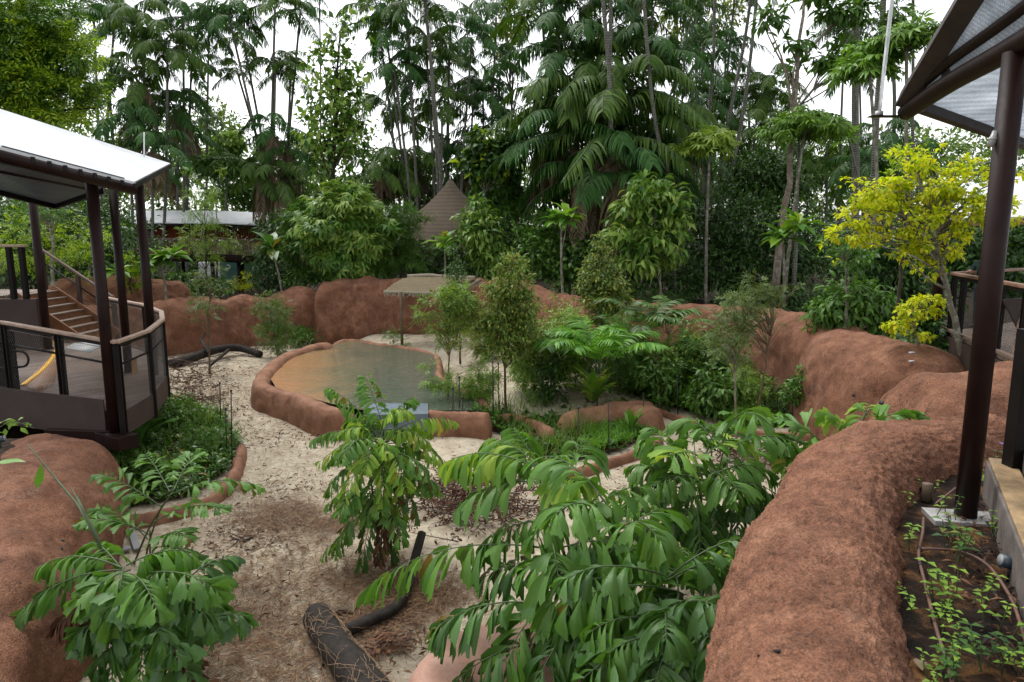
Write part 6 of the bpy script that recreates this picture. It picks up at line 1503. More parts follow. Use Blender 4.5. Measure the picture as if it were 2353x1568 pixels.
# umbrella trees: bare stem, dome of palmate leaves
for lab, foot, top, rx, ry, Y, mt, n in (('umbrella shaped tree with pale green palmate crown on a thin straight stem', (1622, 690), (1632, 330), 56, 34, 29, 'l_umb_y', 150), ('wide umbrella shaped tree before the pinkish forked trunk', (1800, 690), (1850, 290), 84, 40, 27, 'l_umb', 210),
    ('umbrella shaped tree half hidden behind the rain rod', (2012, 690), (2000, 140), 62, 50, 24, 'l_umb', 150), ('small umbrella shaped tree touching the near canopy channel', (2080, 690), (2085, 85), 60, 36, 23, 'l_umb', 110)):
    rng = np.random.default_rng(hash_s(lab)); sc = Y / F; a = P(*foot, Y); a[2] = 1.4; b = P(top[0], top[1] - 6, Y); t = thing('umbrella_tree', lab, 'tree', a)
    tb = MB(); pts = spline([a, (a * .5 + b * .5) + A(rng.uniform(-.2, .2), 0, 0), b - A(0, 0, ry * sc * .5)], 14); tube(tb, pts, np.linspace(.075, .05, 14), 8)
    w = rng.uniform(0, 1, n); az = rng.uniform(0, 6.28, n); el = np.radians(85 - 100 * w ** .8); lob = 1 + .22 * np.sin(az * 3 + rng.random() * 6) + .12 * np.sin(az * 5)
    u = np.stack([np.cos(az) * np.cos(el), np.sin(az) * np.cos(el), np.sin(el)], 1); rr = rng.uniform(.55, 1.12, n)
    pos = b + u * A(rx * sc, rx * sc, ry * sc) * (rr * lob)[:, None] - A(0, 0, ry * sc * .45) + rng.normal(size=(n, 3)) * .08
    for c in pos[:22]: tube(tb, spline([pts[-1], (pts[-1] + c) / 2 + A(0, 0, .1), c], 5), np.linspace(.022, .008, 5), 5, False)
    tb.build('trunk', M['pale_bark'], t)
    d = u * A(1, 1, .3) + A(0, 0, -.15) + rng.normal(size=(n, 3)) * .35
    mb = MB(); scatter(mb, *t_palmate(9, 6.28, .25, .42), pos, d, A(0, 0, .9) + u * .7 + rng.normal(size=(n, 3)) * .3, rng.uniform(.26, .52, n)); mb.build('crown', M[mt], t)

# rosette trees
for lab, Y, foot, top, r, kw in (('rosette tree with big yellow green leaves beside the left canopy posts', 27, (380, 690), (372, 600), 46, dict(n=20, flush=5, heads=[(395, 590), (355, 615)])),
    ('dark rosette tree with a leaning thin stem at the palm skirts', 29.5, (650, 670), (625, 572), 52, dict(n=22, flush=1, mat='l_fish_dark')),
    ('rosette tree with upright orange tinged leaves just above the shelter roof', 29.8, (1015, 640), (1022, 560), 48, dict(n=16, flush=6)), ('rosette tree with broad pale leaves and rusty bud before the palm mass', 27, (1296, 668), (1290, 512), 50, dict(n=18, flush=3, heads=[(1305, 500)])),
    ('large leaved rosette tree right of the forked pinkish trunk', 24, (1805, 690), (1800, 548), 62, dict(n=20, flush=2, heads=[(1835, 520)])), ('small rosette tree seen between the brown canopy posts', 26, (207, 690), (205, 606), 40, dict(n=14, flush=2, mat='l_ros')), ('small rosette tree right of the middle brown post', 25, (275, 690), (272, 625), 44, dict(n=14, flush=0)),
    ('rosette tree on a tall pale trunk, under the far canopy tubes', 28, (2040, 690), (1950, 320), 40, dict(n=18, flush=0, bark='palm_bark'))):
    rosette('rosette_tree', lab, Y, foot, top, r, base_z=1.4, **kw)

# yellow tree at the right
T('yellow_tree', 'tree', 'yellow leaved tree on a leaning mottled trunk at right', 13.2, [(2215, 830), (2200, 760), (2178, 660), (2158, 590), (2130, 480), (2110, 400)],
  [(2080, 370, 70, 28), (2130, 430, 80, 35), (2020, 440, 75, 35), (1985, 500, 70, 30), (2090, 500, 90, 35), (2180, 480, 70, 45), (2220, 420, 60, 40), (1950, 540, 55, 24), (2060, 560, 80, 28), (2150, 560, 70, 40), (2130, 620, 45, 22), (2230, 520, 50, 40), (1960, 420, 30, 14), (2150, 340, 30, 12), (2290, 480, 50, 40), (2310, 400, 40, 25), (1925, 590, 40, 14), (1900, 565, 26, 10), (2015, 365, 18, 26), (2260, 360, 40, 16), (2090, 590, 50, 18)],
  'broad', .11, 6600, 'l_yellow', 'pale_bark', .07, clumps=220, tight=.22, droop=.12, flat=.92, nl=70)
T('yellow_tree', 'tree', 'low yellow leaved sapling below the leaning mottled trunk', 13.6, [(2110, 800), (2100, 740), (2098, 700)], [(2100, 715, 50, 12), (2130, 695, 35, 12), (2070, 745, 32, 14), (2055, 770, 20, 8), (2110, 770, 30, 10), (2150, 690, 24, 8)], 'broad', .11, 700, 'l_yellow', 'pale_bark', .03, clumps=40, tight=.34, flat=.9, nl=24)
T('slender_tree', 'tree', 'dark slender trunk rising through the yellow crown', 15.5, [(2062, 800), (2065, 700), (2078, 560), (2085, 470), (2090, 380)], [(2090, 350, 40, 30), (2060, 420, 40, 40)], 'leaf', .14, 260, 'l_lime', 'dark_bark', .055, clumps=20)
T('slender_tree', 'tree', 'forked grey stem tree left of the yellow tree', 17, [(1942, 770), (1946, 690), (1940, 600), (1935, 560)], [(1930, 560, 40, 30), (1960, 590, 40, 30)], 'leaf', .18, 420, 'l_mid', 'pale_bark', .06, clumps=30)

# middle-distance shrubs behind the wall
for lab, cr, Y, lf, sz, n, mt in (
    ('broad green shrub with drooping leaves above the smooth boulder', [(1960, 690, 70, 45), (2010, 720, 60, 40), (1920, 710, 50, 40)], 17.5, 'drop', .26, 1700, 'l_mid'),
    ('dark green shrub under the far right deck beam', [(2140, 800, 50, 30), (2200, 810, 50, 30), (2100, 770, 40, 40), (2250, 850, 50, 30)], 14.5, 'palm5', .26, 1500, 'l_dark'),
    ('dark leafy shrub filling the gap behind the yellow tree trunk', [(2050, 640, 70, 60), (1990, 600, 60, 50), (2120, 680, 60, 70)], 19, 'leaf', .22, 3600, 'l_dark'),
    ('dense dark shrub behind the far right deck and its visitor', [(2250, 600, 70, 60), (2330, 620, 70, 80), (2200, 560, 60, 50), (2320, 540, 60, 40)], 22, 'leaf', .26, 3800, 'l_dark'),
    ('yellow green tall shrub behind the left posts', [(180, 540, 60, 60), (130, 580, 60, 60), (60, 560, 70, 70), (190, 600, 40, 40)], 25, 'spray', .28, 950, 'l_lime'),
    ('deep green tall hedge shrub behind the left stairs', [(60, 520, 90, 70), (160, 500, 80, 60), (240, 560, 60, 80), (0, 600, 80, 80), (110, 640, 90, 50)], 28, 'leaf', .28, 6500, 'l_dark'),
    ('dark hedge shrub between the left brown posts', [(250, 620, 70, 60), (310, 640, 60, 50), (300, 560, 50, 60)], 30, 'leaf', .26, 3600, 'l_dark'),
    ('bright yellow green bush between the right pair of brown posts', [(300, 600, 24, 24), (305, 640, 26, 22), (290, 660, 24, 16)], 26.5, 'spray', .24, 320, 'l_lime'),
    ('low green shrub on the far wall crest beneath the boardwalk', [(420, 650, 50, 24), (500, 660, 45, 16), (380, 660, 30, 16)], 30, 'leaf', .22, 1300, 'l_mid'),
    ('yellow leaved shrub in front of the teal hoarding', [(560, 645, 24, 12), (545, 655, 20, 10)], 34, 'spray', .26, 130, 'l_yellow'),
    ('dark green shrub below the pavilion eave', [(1000, 600, 60, 40), (1060, 590, 50, 50), (1180, 580, 60, 60)], 32.5, 'leaf', .26, 3600, 'l_dark'),
    ('mid green bank of shrubs beneath the palm mass', [(1220, 580, 60, 60), (1290, 590, 50, 60), (1250, 520, 40, 35), (1350, 600, 60, 60)], 30.5, 'broad', .26, 3200, 'l_mid'),
    ('dark shrub bank under the right end of the palm mass', [(1400, 600, 70, 70), (1460, 640, 60, 50), (1560, 640, 60, 50)], 30, 'leaf', .26, 3600, 'l_dark'),
    ('low light green fern shrub on the wall crest below the slender tree', [(1520, 690, 50, 14), (1440, 670, 40, 14), (1300, 660, 30, 14)], 26, 'spray', .24, 420, 'l_mid'),
    ('green shrub row behind the boulder wall left of the pool', [(740, 630, 60, 20), (820, 630, 60, 18), (690, 640, 40, 22)], 31.5, 'leaf', .24, 1500, 'l_mid'),
    ('dark hollow shrub at the foot of the hanging palm skirts', [(610, 620, 40, 50), (660, 610, 40, 50), (640, 540, 40, 50)], 33, 'leaf', .26, 2400, 'l_dark'),
    ('mid green shrub behind the sweeping wall at right', [(1700, 690, 60, 24), (1790, 690, 50, 30), (1860, 700, 40, 40)], 24.5, 'leaf', .22, 1900, 'l_dark')):
    rng = np.random.default_rng(hash_s(lab)); c = cr[0]; foot = P(c[0], 690, Y); foot[2] = 1.3; T('shrub', 'shrub', lab, Y, [(c[0], 715), (c[0], c[1] + 10), (c[0] + 4, c[1])], cr, lf, sz, n, mt, 'dark_bark', .05, clumps=max(30, n // 24), tight=.42, nl=10, base_z=1.2)
T('slender_tree', 'tree', 'pale knobbly young trunk behind the left stairs', 24, [(124, 690), (120, 620), (122, 560), (118, 500), (105, 470)], [(100, 470, 50, 30), (60, 490, 50, 30)], 'spray', .26, 300, 'l_mid', 'pale_bark', .07, clumps=30)
clump('fern', 'low pale green ferns on the bank behind the stair rail', 'fern', G(190, 745, 1.0), 1.2, 900, .22, 'drop', 'l_mid', 71, 1.6)
clump('shrub', 'bright leafy plants on the bank between the brown posts', 'shrub', G(255, 690, 1.6), 1.0, 600, .2, 'spray', 'l_lime', 72, .8)
clump('shrub', 'broad leaved weeds beside the stair stringer', 'shrub', G(165, 700, 1.5), 1.0, 420, .26, 'drop', 'l_ros', 73, .9)

# ------------------------------------------------------------------ planted trees inside the enclosure
def YG(py, z=0): return G(1176, py, z)[1]
T('sapling', 'tree', 'sapling with a thin bare stem beside the charred curved branch', YG(862), [(482, 862), (480, 780), (478, 720), (488, 660)], [(460, 640, 36, 14), (505, 650, 30, 14), (480, 690, 45, 26), (470, 730, 34, 12), (480, 615, 30, 12)], 'spray', .20, 240, 'l_grey', 'brown_bark', .035, clumps=40, tight=.45, nl=30)
T('tall_shrub', 'shrub', 'tall leaning leafy shrub against the far wall left of the pool', YG(822), [(640, 832), (630, 770), (620, 700)], [(615, 690, 26, 26), (635, 730, 34, 40), (620, 770, 30, 34), (648, 790, 28, 24), (590, 700, 16, 24)], 'spray', .20, 900, 'l_grey', 'pale_bark', .03, clumps=60, second=('l_mid', .6))
clump('shrub', 'small rounded dark green bush at the left tip of the pool', 'shrub', G(695, 797), .75, 900, .14, 'leaf', 'l_mid', 81, .75)
T('young_tree', 'tree', 'young tree with drooping leaf sprays at the right rim of the pool', YG(955), [(1028, 958), (1031, 850), (1033, 750), (1040, 700)], [(980, 715, 30, 12), (1000, 690, 26, 10), (1050, 690, 40, 30), (1045, 740, 40, 24), (1010, 760, 24, 14), (960, 735, 16, 8), (1040, 780, 26, 16)], 'spray', .22, 700, 'l_light', 'brown_bark', .03, clumps=70, tight=.4, nl=40, second=('l_olive', .5))
T('young_tree', 'tree', 'low leafed young tree hanging over the pool edge', YG(962), [(1040, 962), (1040, 900), (1034, 860)], [(985, 838, 30, 10), (1000, 870, 34, 12), (1050, 880, 34, 14), (1070, 855, 24, 10), (1020, 890, 30, 10)], 'spray', .20, 150, 'l_light', 'brown_bark', .02, clumps=30, tight=.4, nl=22)
T('conifer', 'tree', 'narrow feathery conifer behind the shelter roof corner', YG(838), [(1058, 838), (1056, 760), (1052, 680), (1042, 580)], [(1040, 590, 14, 26), (1046, 630, 22, 26), (1054, 670, 30, 26), (1056, 710, 34, 26), (1064, 745, 34, 20)], 'narrow', .15, 1800, 'l_dark', 'brown_bark', .035, clumps=110, tight=.36, second=('l_mid', .3))
T('young_tree', 'tree', 'tall bushy young tree with pale speckled leaves in the bed centre', YG(956), [(1164, 958), (1160, 880), (1160, 760), (1172, 640), (1180, 590)], [(1180, 610, 34, 24), (1170, 660, 56, 30), (1200, 700, 50, 28), (1130, 710, 56, 28), (1170, 745, 60, 34), (1205, 770, 40, 26), (1120, 770, 30, 20), (1165, 800, 50, 24), (1100, 745, 30, 16)], 'leaf', .115, 6200, 'l_olive', 'brown_bark', .035, clumps=200, tight=.36, nl=50, second=('l_light', .3))
T('young_tree', 'tree', 'slender conical young tree in front of the sweeping wall', YG(885), [(1396, 890), (1388, 800), (1380, 700), (1376, 560)], [(1374, 550, 14, 24), (1376, 585, 28, 24), (1380, 620, 42, 26), (1385, 655, 56, 26), (1392, 690, 60, 26), (1385, 725, 40, 20)], 'leaf', .135, 4600, 'l_olive', 'brown_bark', .04, clumps=190, tight=.34, second=('l_grey', .4), nl=40)
T('young_tree', 'tree', 'slender tree with twisted twigs, right of the pair on the track', YG(1034), [(1727, 1036), (1738, 960), (1750, 890), (1762, 820), (1775, 750)], [(1700, 700, 50, 26), (1760, 690, 50, 22), (1740, 650, 40, 18), (1660, 720, 30, 24), (1800, 670, 30, 14), (1830, 660, 24, 12), (1720, 760, 40, 24), (1790, 750, 22, 14), (1850, 740, 20, 8)], 'spray', .17, 620, 'l_grey', 'brown_bark', .032, clumps=80, tight=.34, nl=60)
T('young_tree', 'tree', 'slender tree on a straight brown stem, left of the pair on the track', YG(1028), [(1692, 1028), (1690, 930), (1688, 850), (1685, 780)], [(1685, 770, 36, 20), (1660, 800, 40, 22), (1710, 810, 30, 20), (1650, 760, 30, 16)], 'spray', .17, 260, 'l_grey', 'pink_bark', .03, clumps=40, tight=.36, nl=30)
for lab, px, py, w, h, sd in (('left of the twin rounded shrubs on thin stems before the boulder', 1838, 985, 30, 40, 3), ('right of the twin rounded shrubs on thin stems before the boulder', 1866, 990, 18, 28, 4), ('clipped looking shrub on a stake in the back bed, farther left', 1570, 915, 30, 50, 5)):
    top = {3: 865, 4: 890, 5: 840}[sd]; T('shrub', 'shrub', lab, YG(py), [(px, py), (px - 2, top + 40), (px - 2, top)], [(px - 4, top, w * .7, h * .5), (px - 6, top + 30, w, h * .6), (px + 4, top + 50, w * .8, h * .4)], 'leaf', .13, 700, 'l_mid', 'dark_bark', .018, clumps=50)
T('shrub', 'shrub', 'dense tall shrub in the middle of the back planting bed', YG(930), [(1650, 935), (1655, 860), (1660, 800)], [(1640, 820, 45, 40), (1690, 860, 50, 45), (1620, 880, 50, 40), (1740, 890, 40, 40), (1600, 830, 30, 40), (1700, 800, 30, 30), (1660, 770, 40, 30)], 'leaf', .15, 2600, 'l_mid', 'dark_bark', .02, clumps=130, second=('l_light', .5))
T('shrub', 'shrub', 'dark leafy shrub below the conical young tree', YG(945), [(1262, 955), (1264, 900), (1265, 850)], [(1260, 850, 30, 40), (1270, 900, 36, 40), (1240, 910, 26, 36), (1290, 830, 24, 30)], 'leaf', .13, 1200, 'l_dark', 'dark_bark', .018, clumps=80)
T('shrub', 'shrub', 'airy shrub among stakes at the left of the back bed', YG(915), [(1500, 920), (1500, 840), (1505, 780)], [(1500, 780, 40, 40), (1520, 830, 50, 40), (1470, 850, 40, 40), (1540, 880, 40, 30)], 'spray', .2, 900, 'l_light', 'dark_bark', .018, clumps=70)
T('shrub', 'shrub', 'thin leafy shrub at the shelter pole', YG(800, .4), [(905, 798), (905, 770), (908, 750)], [(900, 770, 24, 14), (925, 785, 24, 10), (912, 755, 16, 12), (985, 765, 20, 16)], 'spray', .18, 150, 'l_mid', 'dark_bark', .012, clumps=24)
T('shrub', 'shrub', 'small upright leafy shrub on the sand beside the bushy young tree', YG(905), [(1202, 905), (1202, 870), (1204, 840)], [(1200, 850, 14, 26), (1206, 880, 12, 18)], 'spray', .2, 140, 'l_fern', 'dark_bark', .012, clumps=20)

for lab, px, py, top, w, lf, sz, n, mt in (
    ('airy sapling between the bushy young tree and the bright feather palm', 1225, 935, 745, 40, 'spray', .19, 420, 'l_light'), ('upright leafy sapling behind the bright feather palm', 1320, 925, 715, 46, 'spray', .19, 620, 'l_light'),
    ('pale green sapling right of the conical young tree', 1428, 905, 740, 42, 'leaf', .12, 900, 'l_light'), ('slim sapling with bright leaves just left of the airy stake shrub', 1455, 915, 790, 34, 'spray', .18, 360, 'l_mid'),
    ('bright leafy sapling before the wall, left of the half withered palm', 1600, 935, 765, 48, 'spray', .19, 560, 'l_mid'), ('light green sapling at the wall foot between stakes', 1548, 918, 800, 36, 'drop', .18, 300, 'l_light'),
    ('broad leaved sapling close to the thin kerb', 1640, 965, 850, 42, 'drop', .18, 340, 'l_mid'), ('yellow green sapling at the foot of the slender pair', 1715, 965, 850, 40, 'spray', .18, 380, 'l_light'),
    ('small sapling with drooping leaves left of the bushy young tree', 1100, 960, 830, 34, 'spray', .18, 260, 'l_light'), ('leafy sapling on the sand right of the shelter', 1120, 850, 720, 36, 'spray', .2, 360, 'l_olive')):
    h = py - top; T('sapling', 'tree', lab, YG(py), [(px, py), (px + 3, py - h * .5), (px - 2, top)], [(px - 4, top + h * .12, w * .7, h * .18), (px + 6, top + h * .32, w * 1.15, h * .2), (px - 8, top + h * .5, w * 1.25, h * .18), (px + 5, top + h * .68, w, h * .16)], lf, sz * 1.2, int(n * 2.6), mt, 'brown_bark', .022, clumps=60, tight=.36, nl=30)
def feather(label, base_px, Y, n, L, mat, seed, elev=(35, 80), top=None, cat='palm', name='feather_palm', **kw):
    b = P(*base_px, Y); b[2] = 0; t = thing(name, label, cat, b); h = (0.1, .6)
    tb = MB()
    if top:
        e = P(*top, Y); tube(tb, [b - A(0, 0, .05), (b + e) / 2 + A(.03, 0, 0), e], [.03, .025, .02], 7); h = (e[2] - .12, e[2] + .05)
    else:
        for i in range(5): q = b + A(math.cos(i * 2.2), math.sin(i * 2.2), 0) * .1; tube(tb, [q, q + A(0, 0, .5)], .016, 6)
    tb.build('stem', M['cane'], t)
    random_fronds(t, (*b[:2], 0), n, L, seed, mat, elev, h, **{**dict(n=17, ll=.34, lw=.045, kind='lance', droop=.45, rr=.010, lean=.7), **kw}) if False else None
    rng_f(t, b, n, L, seed, mat, elev, h, kw); return t
def rng_f(t, b, n, L, seed, mat, elev, h, kw):
    q = dict(ll=.34, lw=.045, kind='lance', droop=.45, rr=.010, lean=.7); q.update(kw); m = q.pop('leaflets', 17)
    rng = np.random.default_rng(seed)
    az = q.pop('az', (0, 360)); tip = q.pop('tip', -.2)
    for i in range(n):
        a = R(az[0] + (az[1] - az[0]) * ((i + rng.random() * .8) / n)); e = R(rng.uniform(*elev)); l = L * rng.uniform(.72, 1.1)
        hd = A(math.cos(a), math.sin(a), 0); p0 = A(b[0], b[1], 0) + A(0, 0, rng.uniform(*h)) + hd * .03
        c = p0 + (hd * math.cos(e) + A(0, 0, math.sin(e))) * l * .62
        p1 = p0 + hd * l * (.45 + .45 * math.cos(e)) + A(0, 0, l * (math.sin(e) * .75 + tip))
        mb = MB(); frond(mb, p0, c, p1, n=m, seed=seed * 31 + i, **q); mb.build('frond', [M[mat], M['cane']], t)
feather('bright feather palm with long arching fronds in the middle bed', (1372, 955), 16.6, 15, 2.3, 'l_fern', 11, (45, 86), top=(1366, 850), ll=.46, lw=.062, leaflets=22)
feather('dark feather palm left of the bright one in the middle bed', (1262, 940), 17.6, 10, 1.8, 'l_fish_dark', 12, (35, 80), top=(1266, 830), ll=.40, lw=.055)
feather('feather palm with broad dark fronds before the sweeping wall', (1478, 905), 18.8, 11, 1.9, 'l_fish_dark', 13, (30, 78), top=(1478, 770), ll=.42, lw=.06)
feather('feather palm with comb like fronds nearest the wall crest', (1530, 900), 19.6, 9, 1.9, 'l_mid', 15, (40, 80), top=(1536, 770), ll=.36, lw=.05)
feather('stiff palm with half withered upright fronds behind the slender pair', (1672, 930), 17.6, 7, 1.5, 'dead_tan', 16, (60, 86), top=(1672, 790), ll=.30, lw=.035, droop=.15)
feather('stiff green upright palm beside the half withered one', (1700, 925), 17.4, 6, 1.5, 'l_grey', 17, (62, 86), top=(1698, 790), ll=.32, lw=.035, droop=.15)
def nest(label, p, n, L, mat, seed, elev=(35, 75)):
    t = thing('nest_fern', label, 'fern', p); rng = np.random.default_rng(seed); az = np.arange(n) * 2.4; e = np.radians(rng.uniform(*elev, n))
    d = np.stack([np.cos(az) * np.cos(e), np.sin(az) * np.cos(e), np.sin(e)], 1)
    v, f = [], []
    for i in range(7):
        s = i / 6; w = .11 * math.sin(math.pi * min(1, s * .92 + .07)) ** .7; z = .10 * math.sin(s * 2.6) - .22 * s ** 3
        v += [(-w, s, z + .03 * math.sin(i * 3)), (0, s, z - .02), (w, s, z + .03 * math.sin(i * 3 + 2))]
        if i: b = i * 3; f += [(b - 3, b - 2, b + 1, b), (b - 2, b - 1, b + 2, b + 1)]
    mb = MB(); scatter(mb, v, f, np.repeat(np.asarray(p, float)[None], n, 0) + d * .05, d, np.repeat(A(0, 0, 1)[None], n, 0) - d * .3, L * rng.uniform(.7, 1.15, n)); mb.build('fronds', M[mat], t)
    mb = MB(); tube(mb, [p, p + A(0, 0, .08)], [.06, .08], 8); mb.build('crown_base', M['dark_bark'], t)
nest('pale yellow green nest fern in the middle bed', G(1362, 925, .35), 26, .95, 'l_fish_yel', 5)
nest('dark glossy nest fern under the left deck bracket', G(320, 1055, 0) + A(0, 0, .25), 18, 1.0, 'l_fish_dark', 6)
nest('small broad leaved rosette before the red outcrop', G(1452, 1000, .1), 9, .6, 'l_fish', 7, (50, 80))
nest('pale withered rosette under the left deck', G(375, 1075, .1), 10, .5, 'dead_tan', 8, (5, 40))

# ground planting
def bed_poly(lst, z=0): return [tuple(G(a, b, z)[:2]) for a, b in lst]
BACK = bed_poly([(1482, 922), (1600, 958), (1772, 984), (1900, 992)]) + [(7.4, 16.5), (7.3, 18.8), (6.5, 20.6), (5.0, 22.0), (3.4, 23.0), (2.0, 24.3), (1.6, 21), (1.5, 19)]
MID = bed_poly([(1085, 972), (1130, 958), (1240, 972), (1300, 945), (1480, 935), (1510, 1000), (1424, 1040), (1300, 1070), (1232, 1068), (1180, 1015)])
FERN = bed_poly([(262, 1180), (369, 1160), (450, 1140), (520, 1090), (538, 1050), (545, 1010), (510, 960), (440, 935), (350, 960), (270, 1010), (240, 1080)])
def planting():
    rng = np.random.default_rng(5)
    for nm, poly, lab, spec in (('back', BACK, 'the back planting bed', [('l_light', 'leaf', .15, 340), ('l_fern', 'drop', .22, 120), ('l_mid', 'broad', .16, 240)]), ('mid', MID, 'the middle planting bed', [('l_mid', 'leaf', .13, 220), ('l_fern', 'spray', .16, 60), ('l_dark', 'broad', .15, 160)]),
                                ('fern', FERN, 'the fern bed below the left deck', [('l_mid', 'broad', .13, 420), ('l_fish_dark', 'drop', .18, 180), ('l_dark', 'leaf', .14, 260)])):
        ar = area_of(poly)
        for k, (mt, lf, sz, n) in enumerate(spec):
            mb = MB(); herbs(mb, rng, n, ar, lambda x, y: 0.05, lf, sz, k=(4, 11)); tag(mb.build('ground_cover', M[mt]), f'{["mixed green", "bright feathery", "dark broad leaved"][k]} low planting covering {lab}', 'ground cover', kind='stuff')
        mb = MB(); pos = np.array([(*ar(rng), .02) for _ in range(900)]); blades(mb, rng, pos, .42, .016); tag(mb.build('grass', M['l_grass']), f'thin grass blades growing in {lab}', 'grass', kind='stuff')
        # dark planting soil
        c = np.mean(poly, 0); ring = [tuple(np.array(p) * .98 + c * .02) for p in poly]; mb = MB(); n = len(ring)
        mb.add([(c[0], c[1], .10)] + [(p[0], p[1], .085) for p in ring], [(0, 1 + i, 1 + (i + 1) % n) for i in range(n)]); struct(mb.build('planting_soil', M['mulch']))
    gc = bed_poly([(1335, 1000), (1400, 985), (1470, 985), (1478, 1012), (1420, 1034), (1345, 1056)]); ar = area_of(gc); rng = np.random.default_rng(9)
    pos = np.array([(*ar(rng), .1 + .08 * rng.random()) for _ in range(3600)]); mb = MB(); blades(mb, rng, pos, .16, .018, lean=1.1)
    tag(mb.build('ground_cover', M['l_moss']), 'bright green feathery ground cover patch inside the red kerb', 'ground cover', kind='stuff')
planting()
for i, (px, py, h, lab) in enumerate(((1150, 955, .7, 'tuft of tall grass at the foot of the bushy young tree'), (1225, 950, .9, 'dense grass tuft left of the red outcrop'), (1330, 1010, .8, 'grass tuft in front of the red outcrop'), (1205, 985, .6, 'grass tuft by the low kerb beside the pool'), (480, 985, .8, 'tall grass tuft beside the stakes of the fern bed'), (1430, 900, .9, 'tall reddish grass tuft against the wall in the back bed'), (1290, 1040, .6, 'grass tuft at the left end of the bright ground cover'))):
    rng = np.random.default_rng(40 + i); p = G(px, py, 0); n = 160; pos = p + rng.normal(size=(n, 3)) * A(.22, .2, 0); mb = MB(); blades(mb, rng, pos, h, .014, lean=.7); tag(mb.build('grass_tuft', M['l_grass']), lab, 'grass')
for lab, px, py, top, w, lf, sz, n, mt in (
    ('tall airy sapling in front of the sweeping wall, right of the young tree', 1285, 900, 690, 48, 'leaf', .13, 1500, 'l_light'), ('leafy young tree right of the bright feather palm', 1420, 930, 730, 56, 'spray', .2, 900, 'l_mid'),
    ('tall light sapling close behind the bushy young tree', 1225, 880, 700, 46, 'spray', .2, 700, 'l_olive'), ('leafy young tree before the wall above the thin kerb', 1575, 930, 745, 60, 'leaf', .14, 1900, 'l_light'), ('bushy sapling between stakes right of the red outcrop', 1510, 945, 800, 52, 'drop', .19, 560, 'l_mid')):
    h = py - top; T('sapling', 'tree', lab, YG(py), [(px, py), (px + 4, py - h * .5), (px, top)], [(px - 4, top + h * .10, w * .6, h * .16), (px + 8, top + h * .28, w, h * .18), (px - 10, top + h * .46, w * 1.1, h * .18), (px + 8, top + h * .66, w, h * .18), (px, top + h * .85, w * .7, h * .12)], lf, sz, n, mt, 'brown_bark', .025, clumps=90, tight=.36, nl=34)
for i, (px, py, s, h, mt, lab) in enumerate(((1005, 935, .5, .7, 'l_mid', 'leafy shrub at the sluice corner of the pool'), (1110, 985, .4, .5, 'l_mid', 'low leafy shrub between sluice and stakes'), (1400, 905, .7, .8, 'l_mid', 'round light shrub below the conical tree'), (1600, 948, .6, .6, 'l_fern', 'bright low shrub along the thin kerb, left'), (1700, 975, .5, .45, 'l_fern', 'bright fern like shrub along the thin kerb, right'), (1560, 900, .8, .9, 'l_dark', 'dark shrub near the wall in the back bed'), (1780, 960, .7, .8, 'l_dark', 'dark shrub at the right end of the back bed'), (400, 985, .6, .7, 'l_mid', 'leafy shrub below the left deck corner'), (470, 1040, .6, .5, 'l_mid', 'low shrub in front of the fern bed stakes'), (340, 1120, .6, .5, 'l_mid', 'low shrub behind the red fern bed kerb'), (1470, 860, .8, 1.0, 'l_dark', 'dark shrub at the wall foot behind the feather palms'))):
    clump('shrub', lab, 'shrub', G(px, py, 0), h, 520, .15, 'leaf' if i % 2 else 'spray', mt, 300 + i, s)

# ------------------------------------------------------------------ near fishtail palms
def palm_clump(label, base, canes, seed, name='fishtail_palm', r=.016):
    t = thing(name, label, 'palm', base); rng = np.random.default_rng(seed)
    for e in canes:
        b = np.asarray(base, float) + A(rng.normal() * .10, rng.normal() * .10, -.05); e = np.asarray(e, float); mb = MB()
        tube(mb, spline([b, (b + e) / 2 + rng.normal(size=3) * .03, e], 10), np.linspace(r * 1.2, r * .7, 10), 7); mb.build('cane', M['cane'], t)
    return t
def fronds_px(t, lst, seed, **kw):
    for i, q in enumerate(lst):
        k = dict(kw); k.update(q[5] if len(q) > 5 else {}); k.setdefault('arch', .25); k['droop'] = k.get('droop', .8) * (.45 + .9 * ((i * 37 + seed) % 11) / 10)
        frond_px(t, q[0], q[1], q[2], q[3], mat=q[4], seed=seed + i, **k)

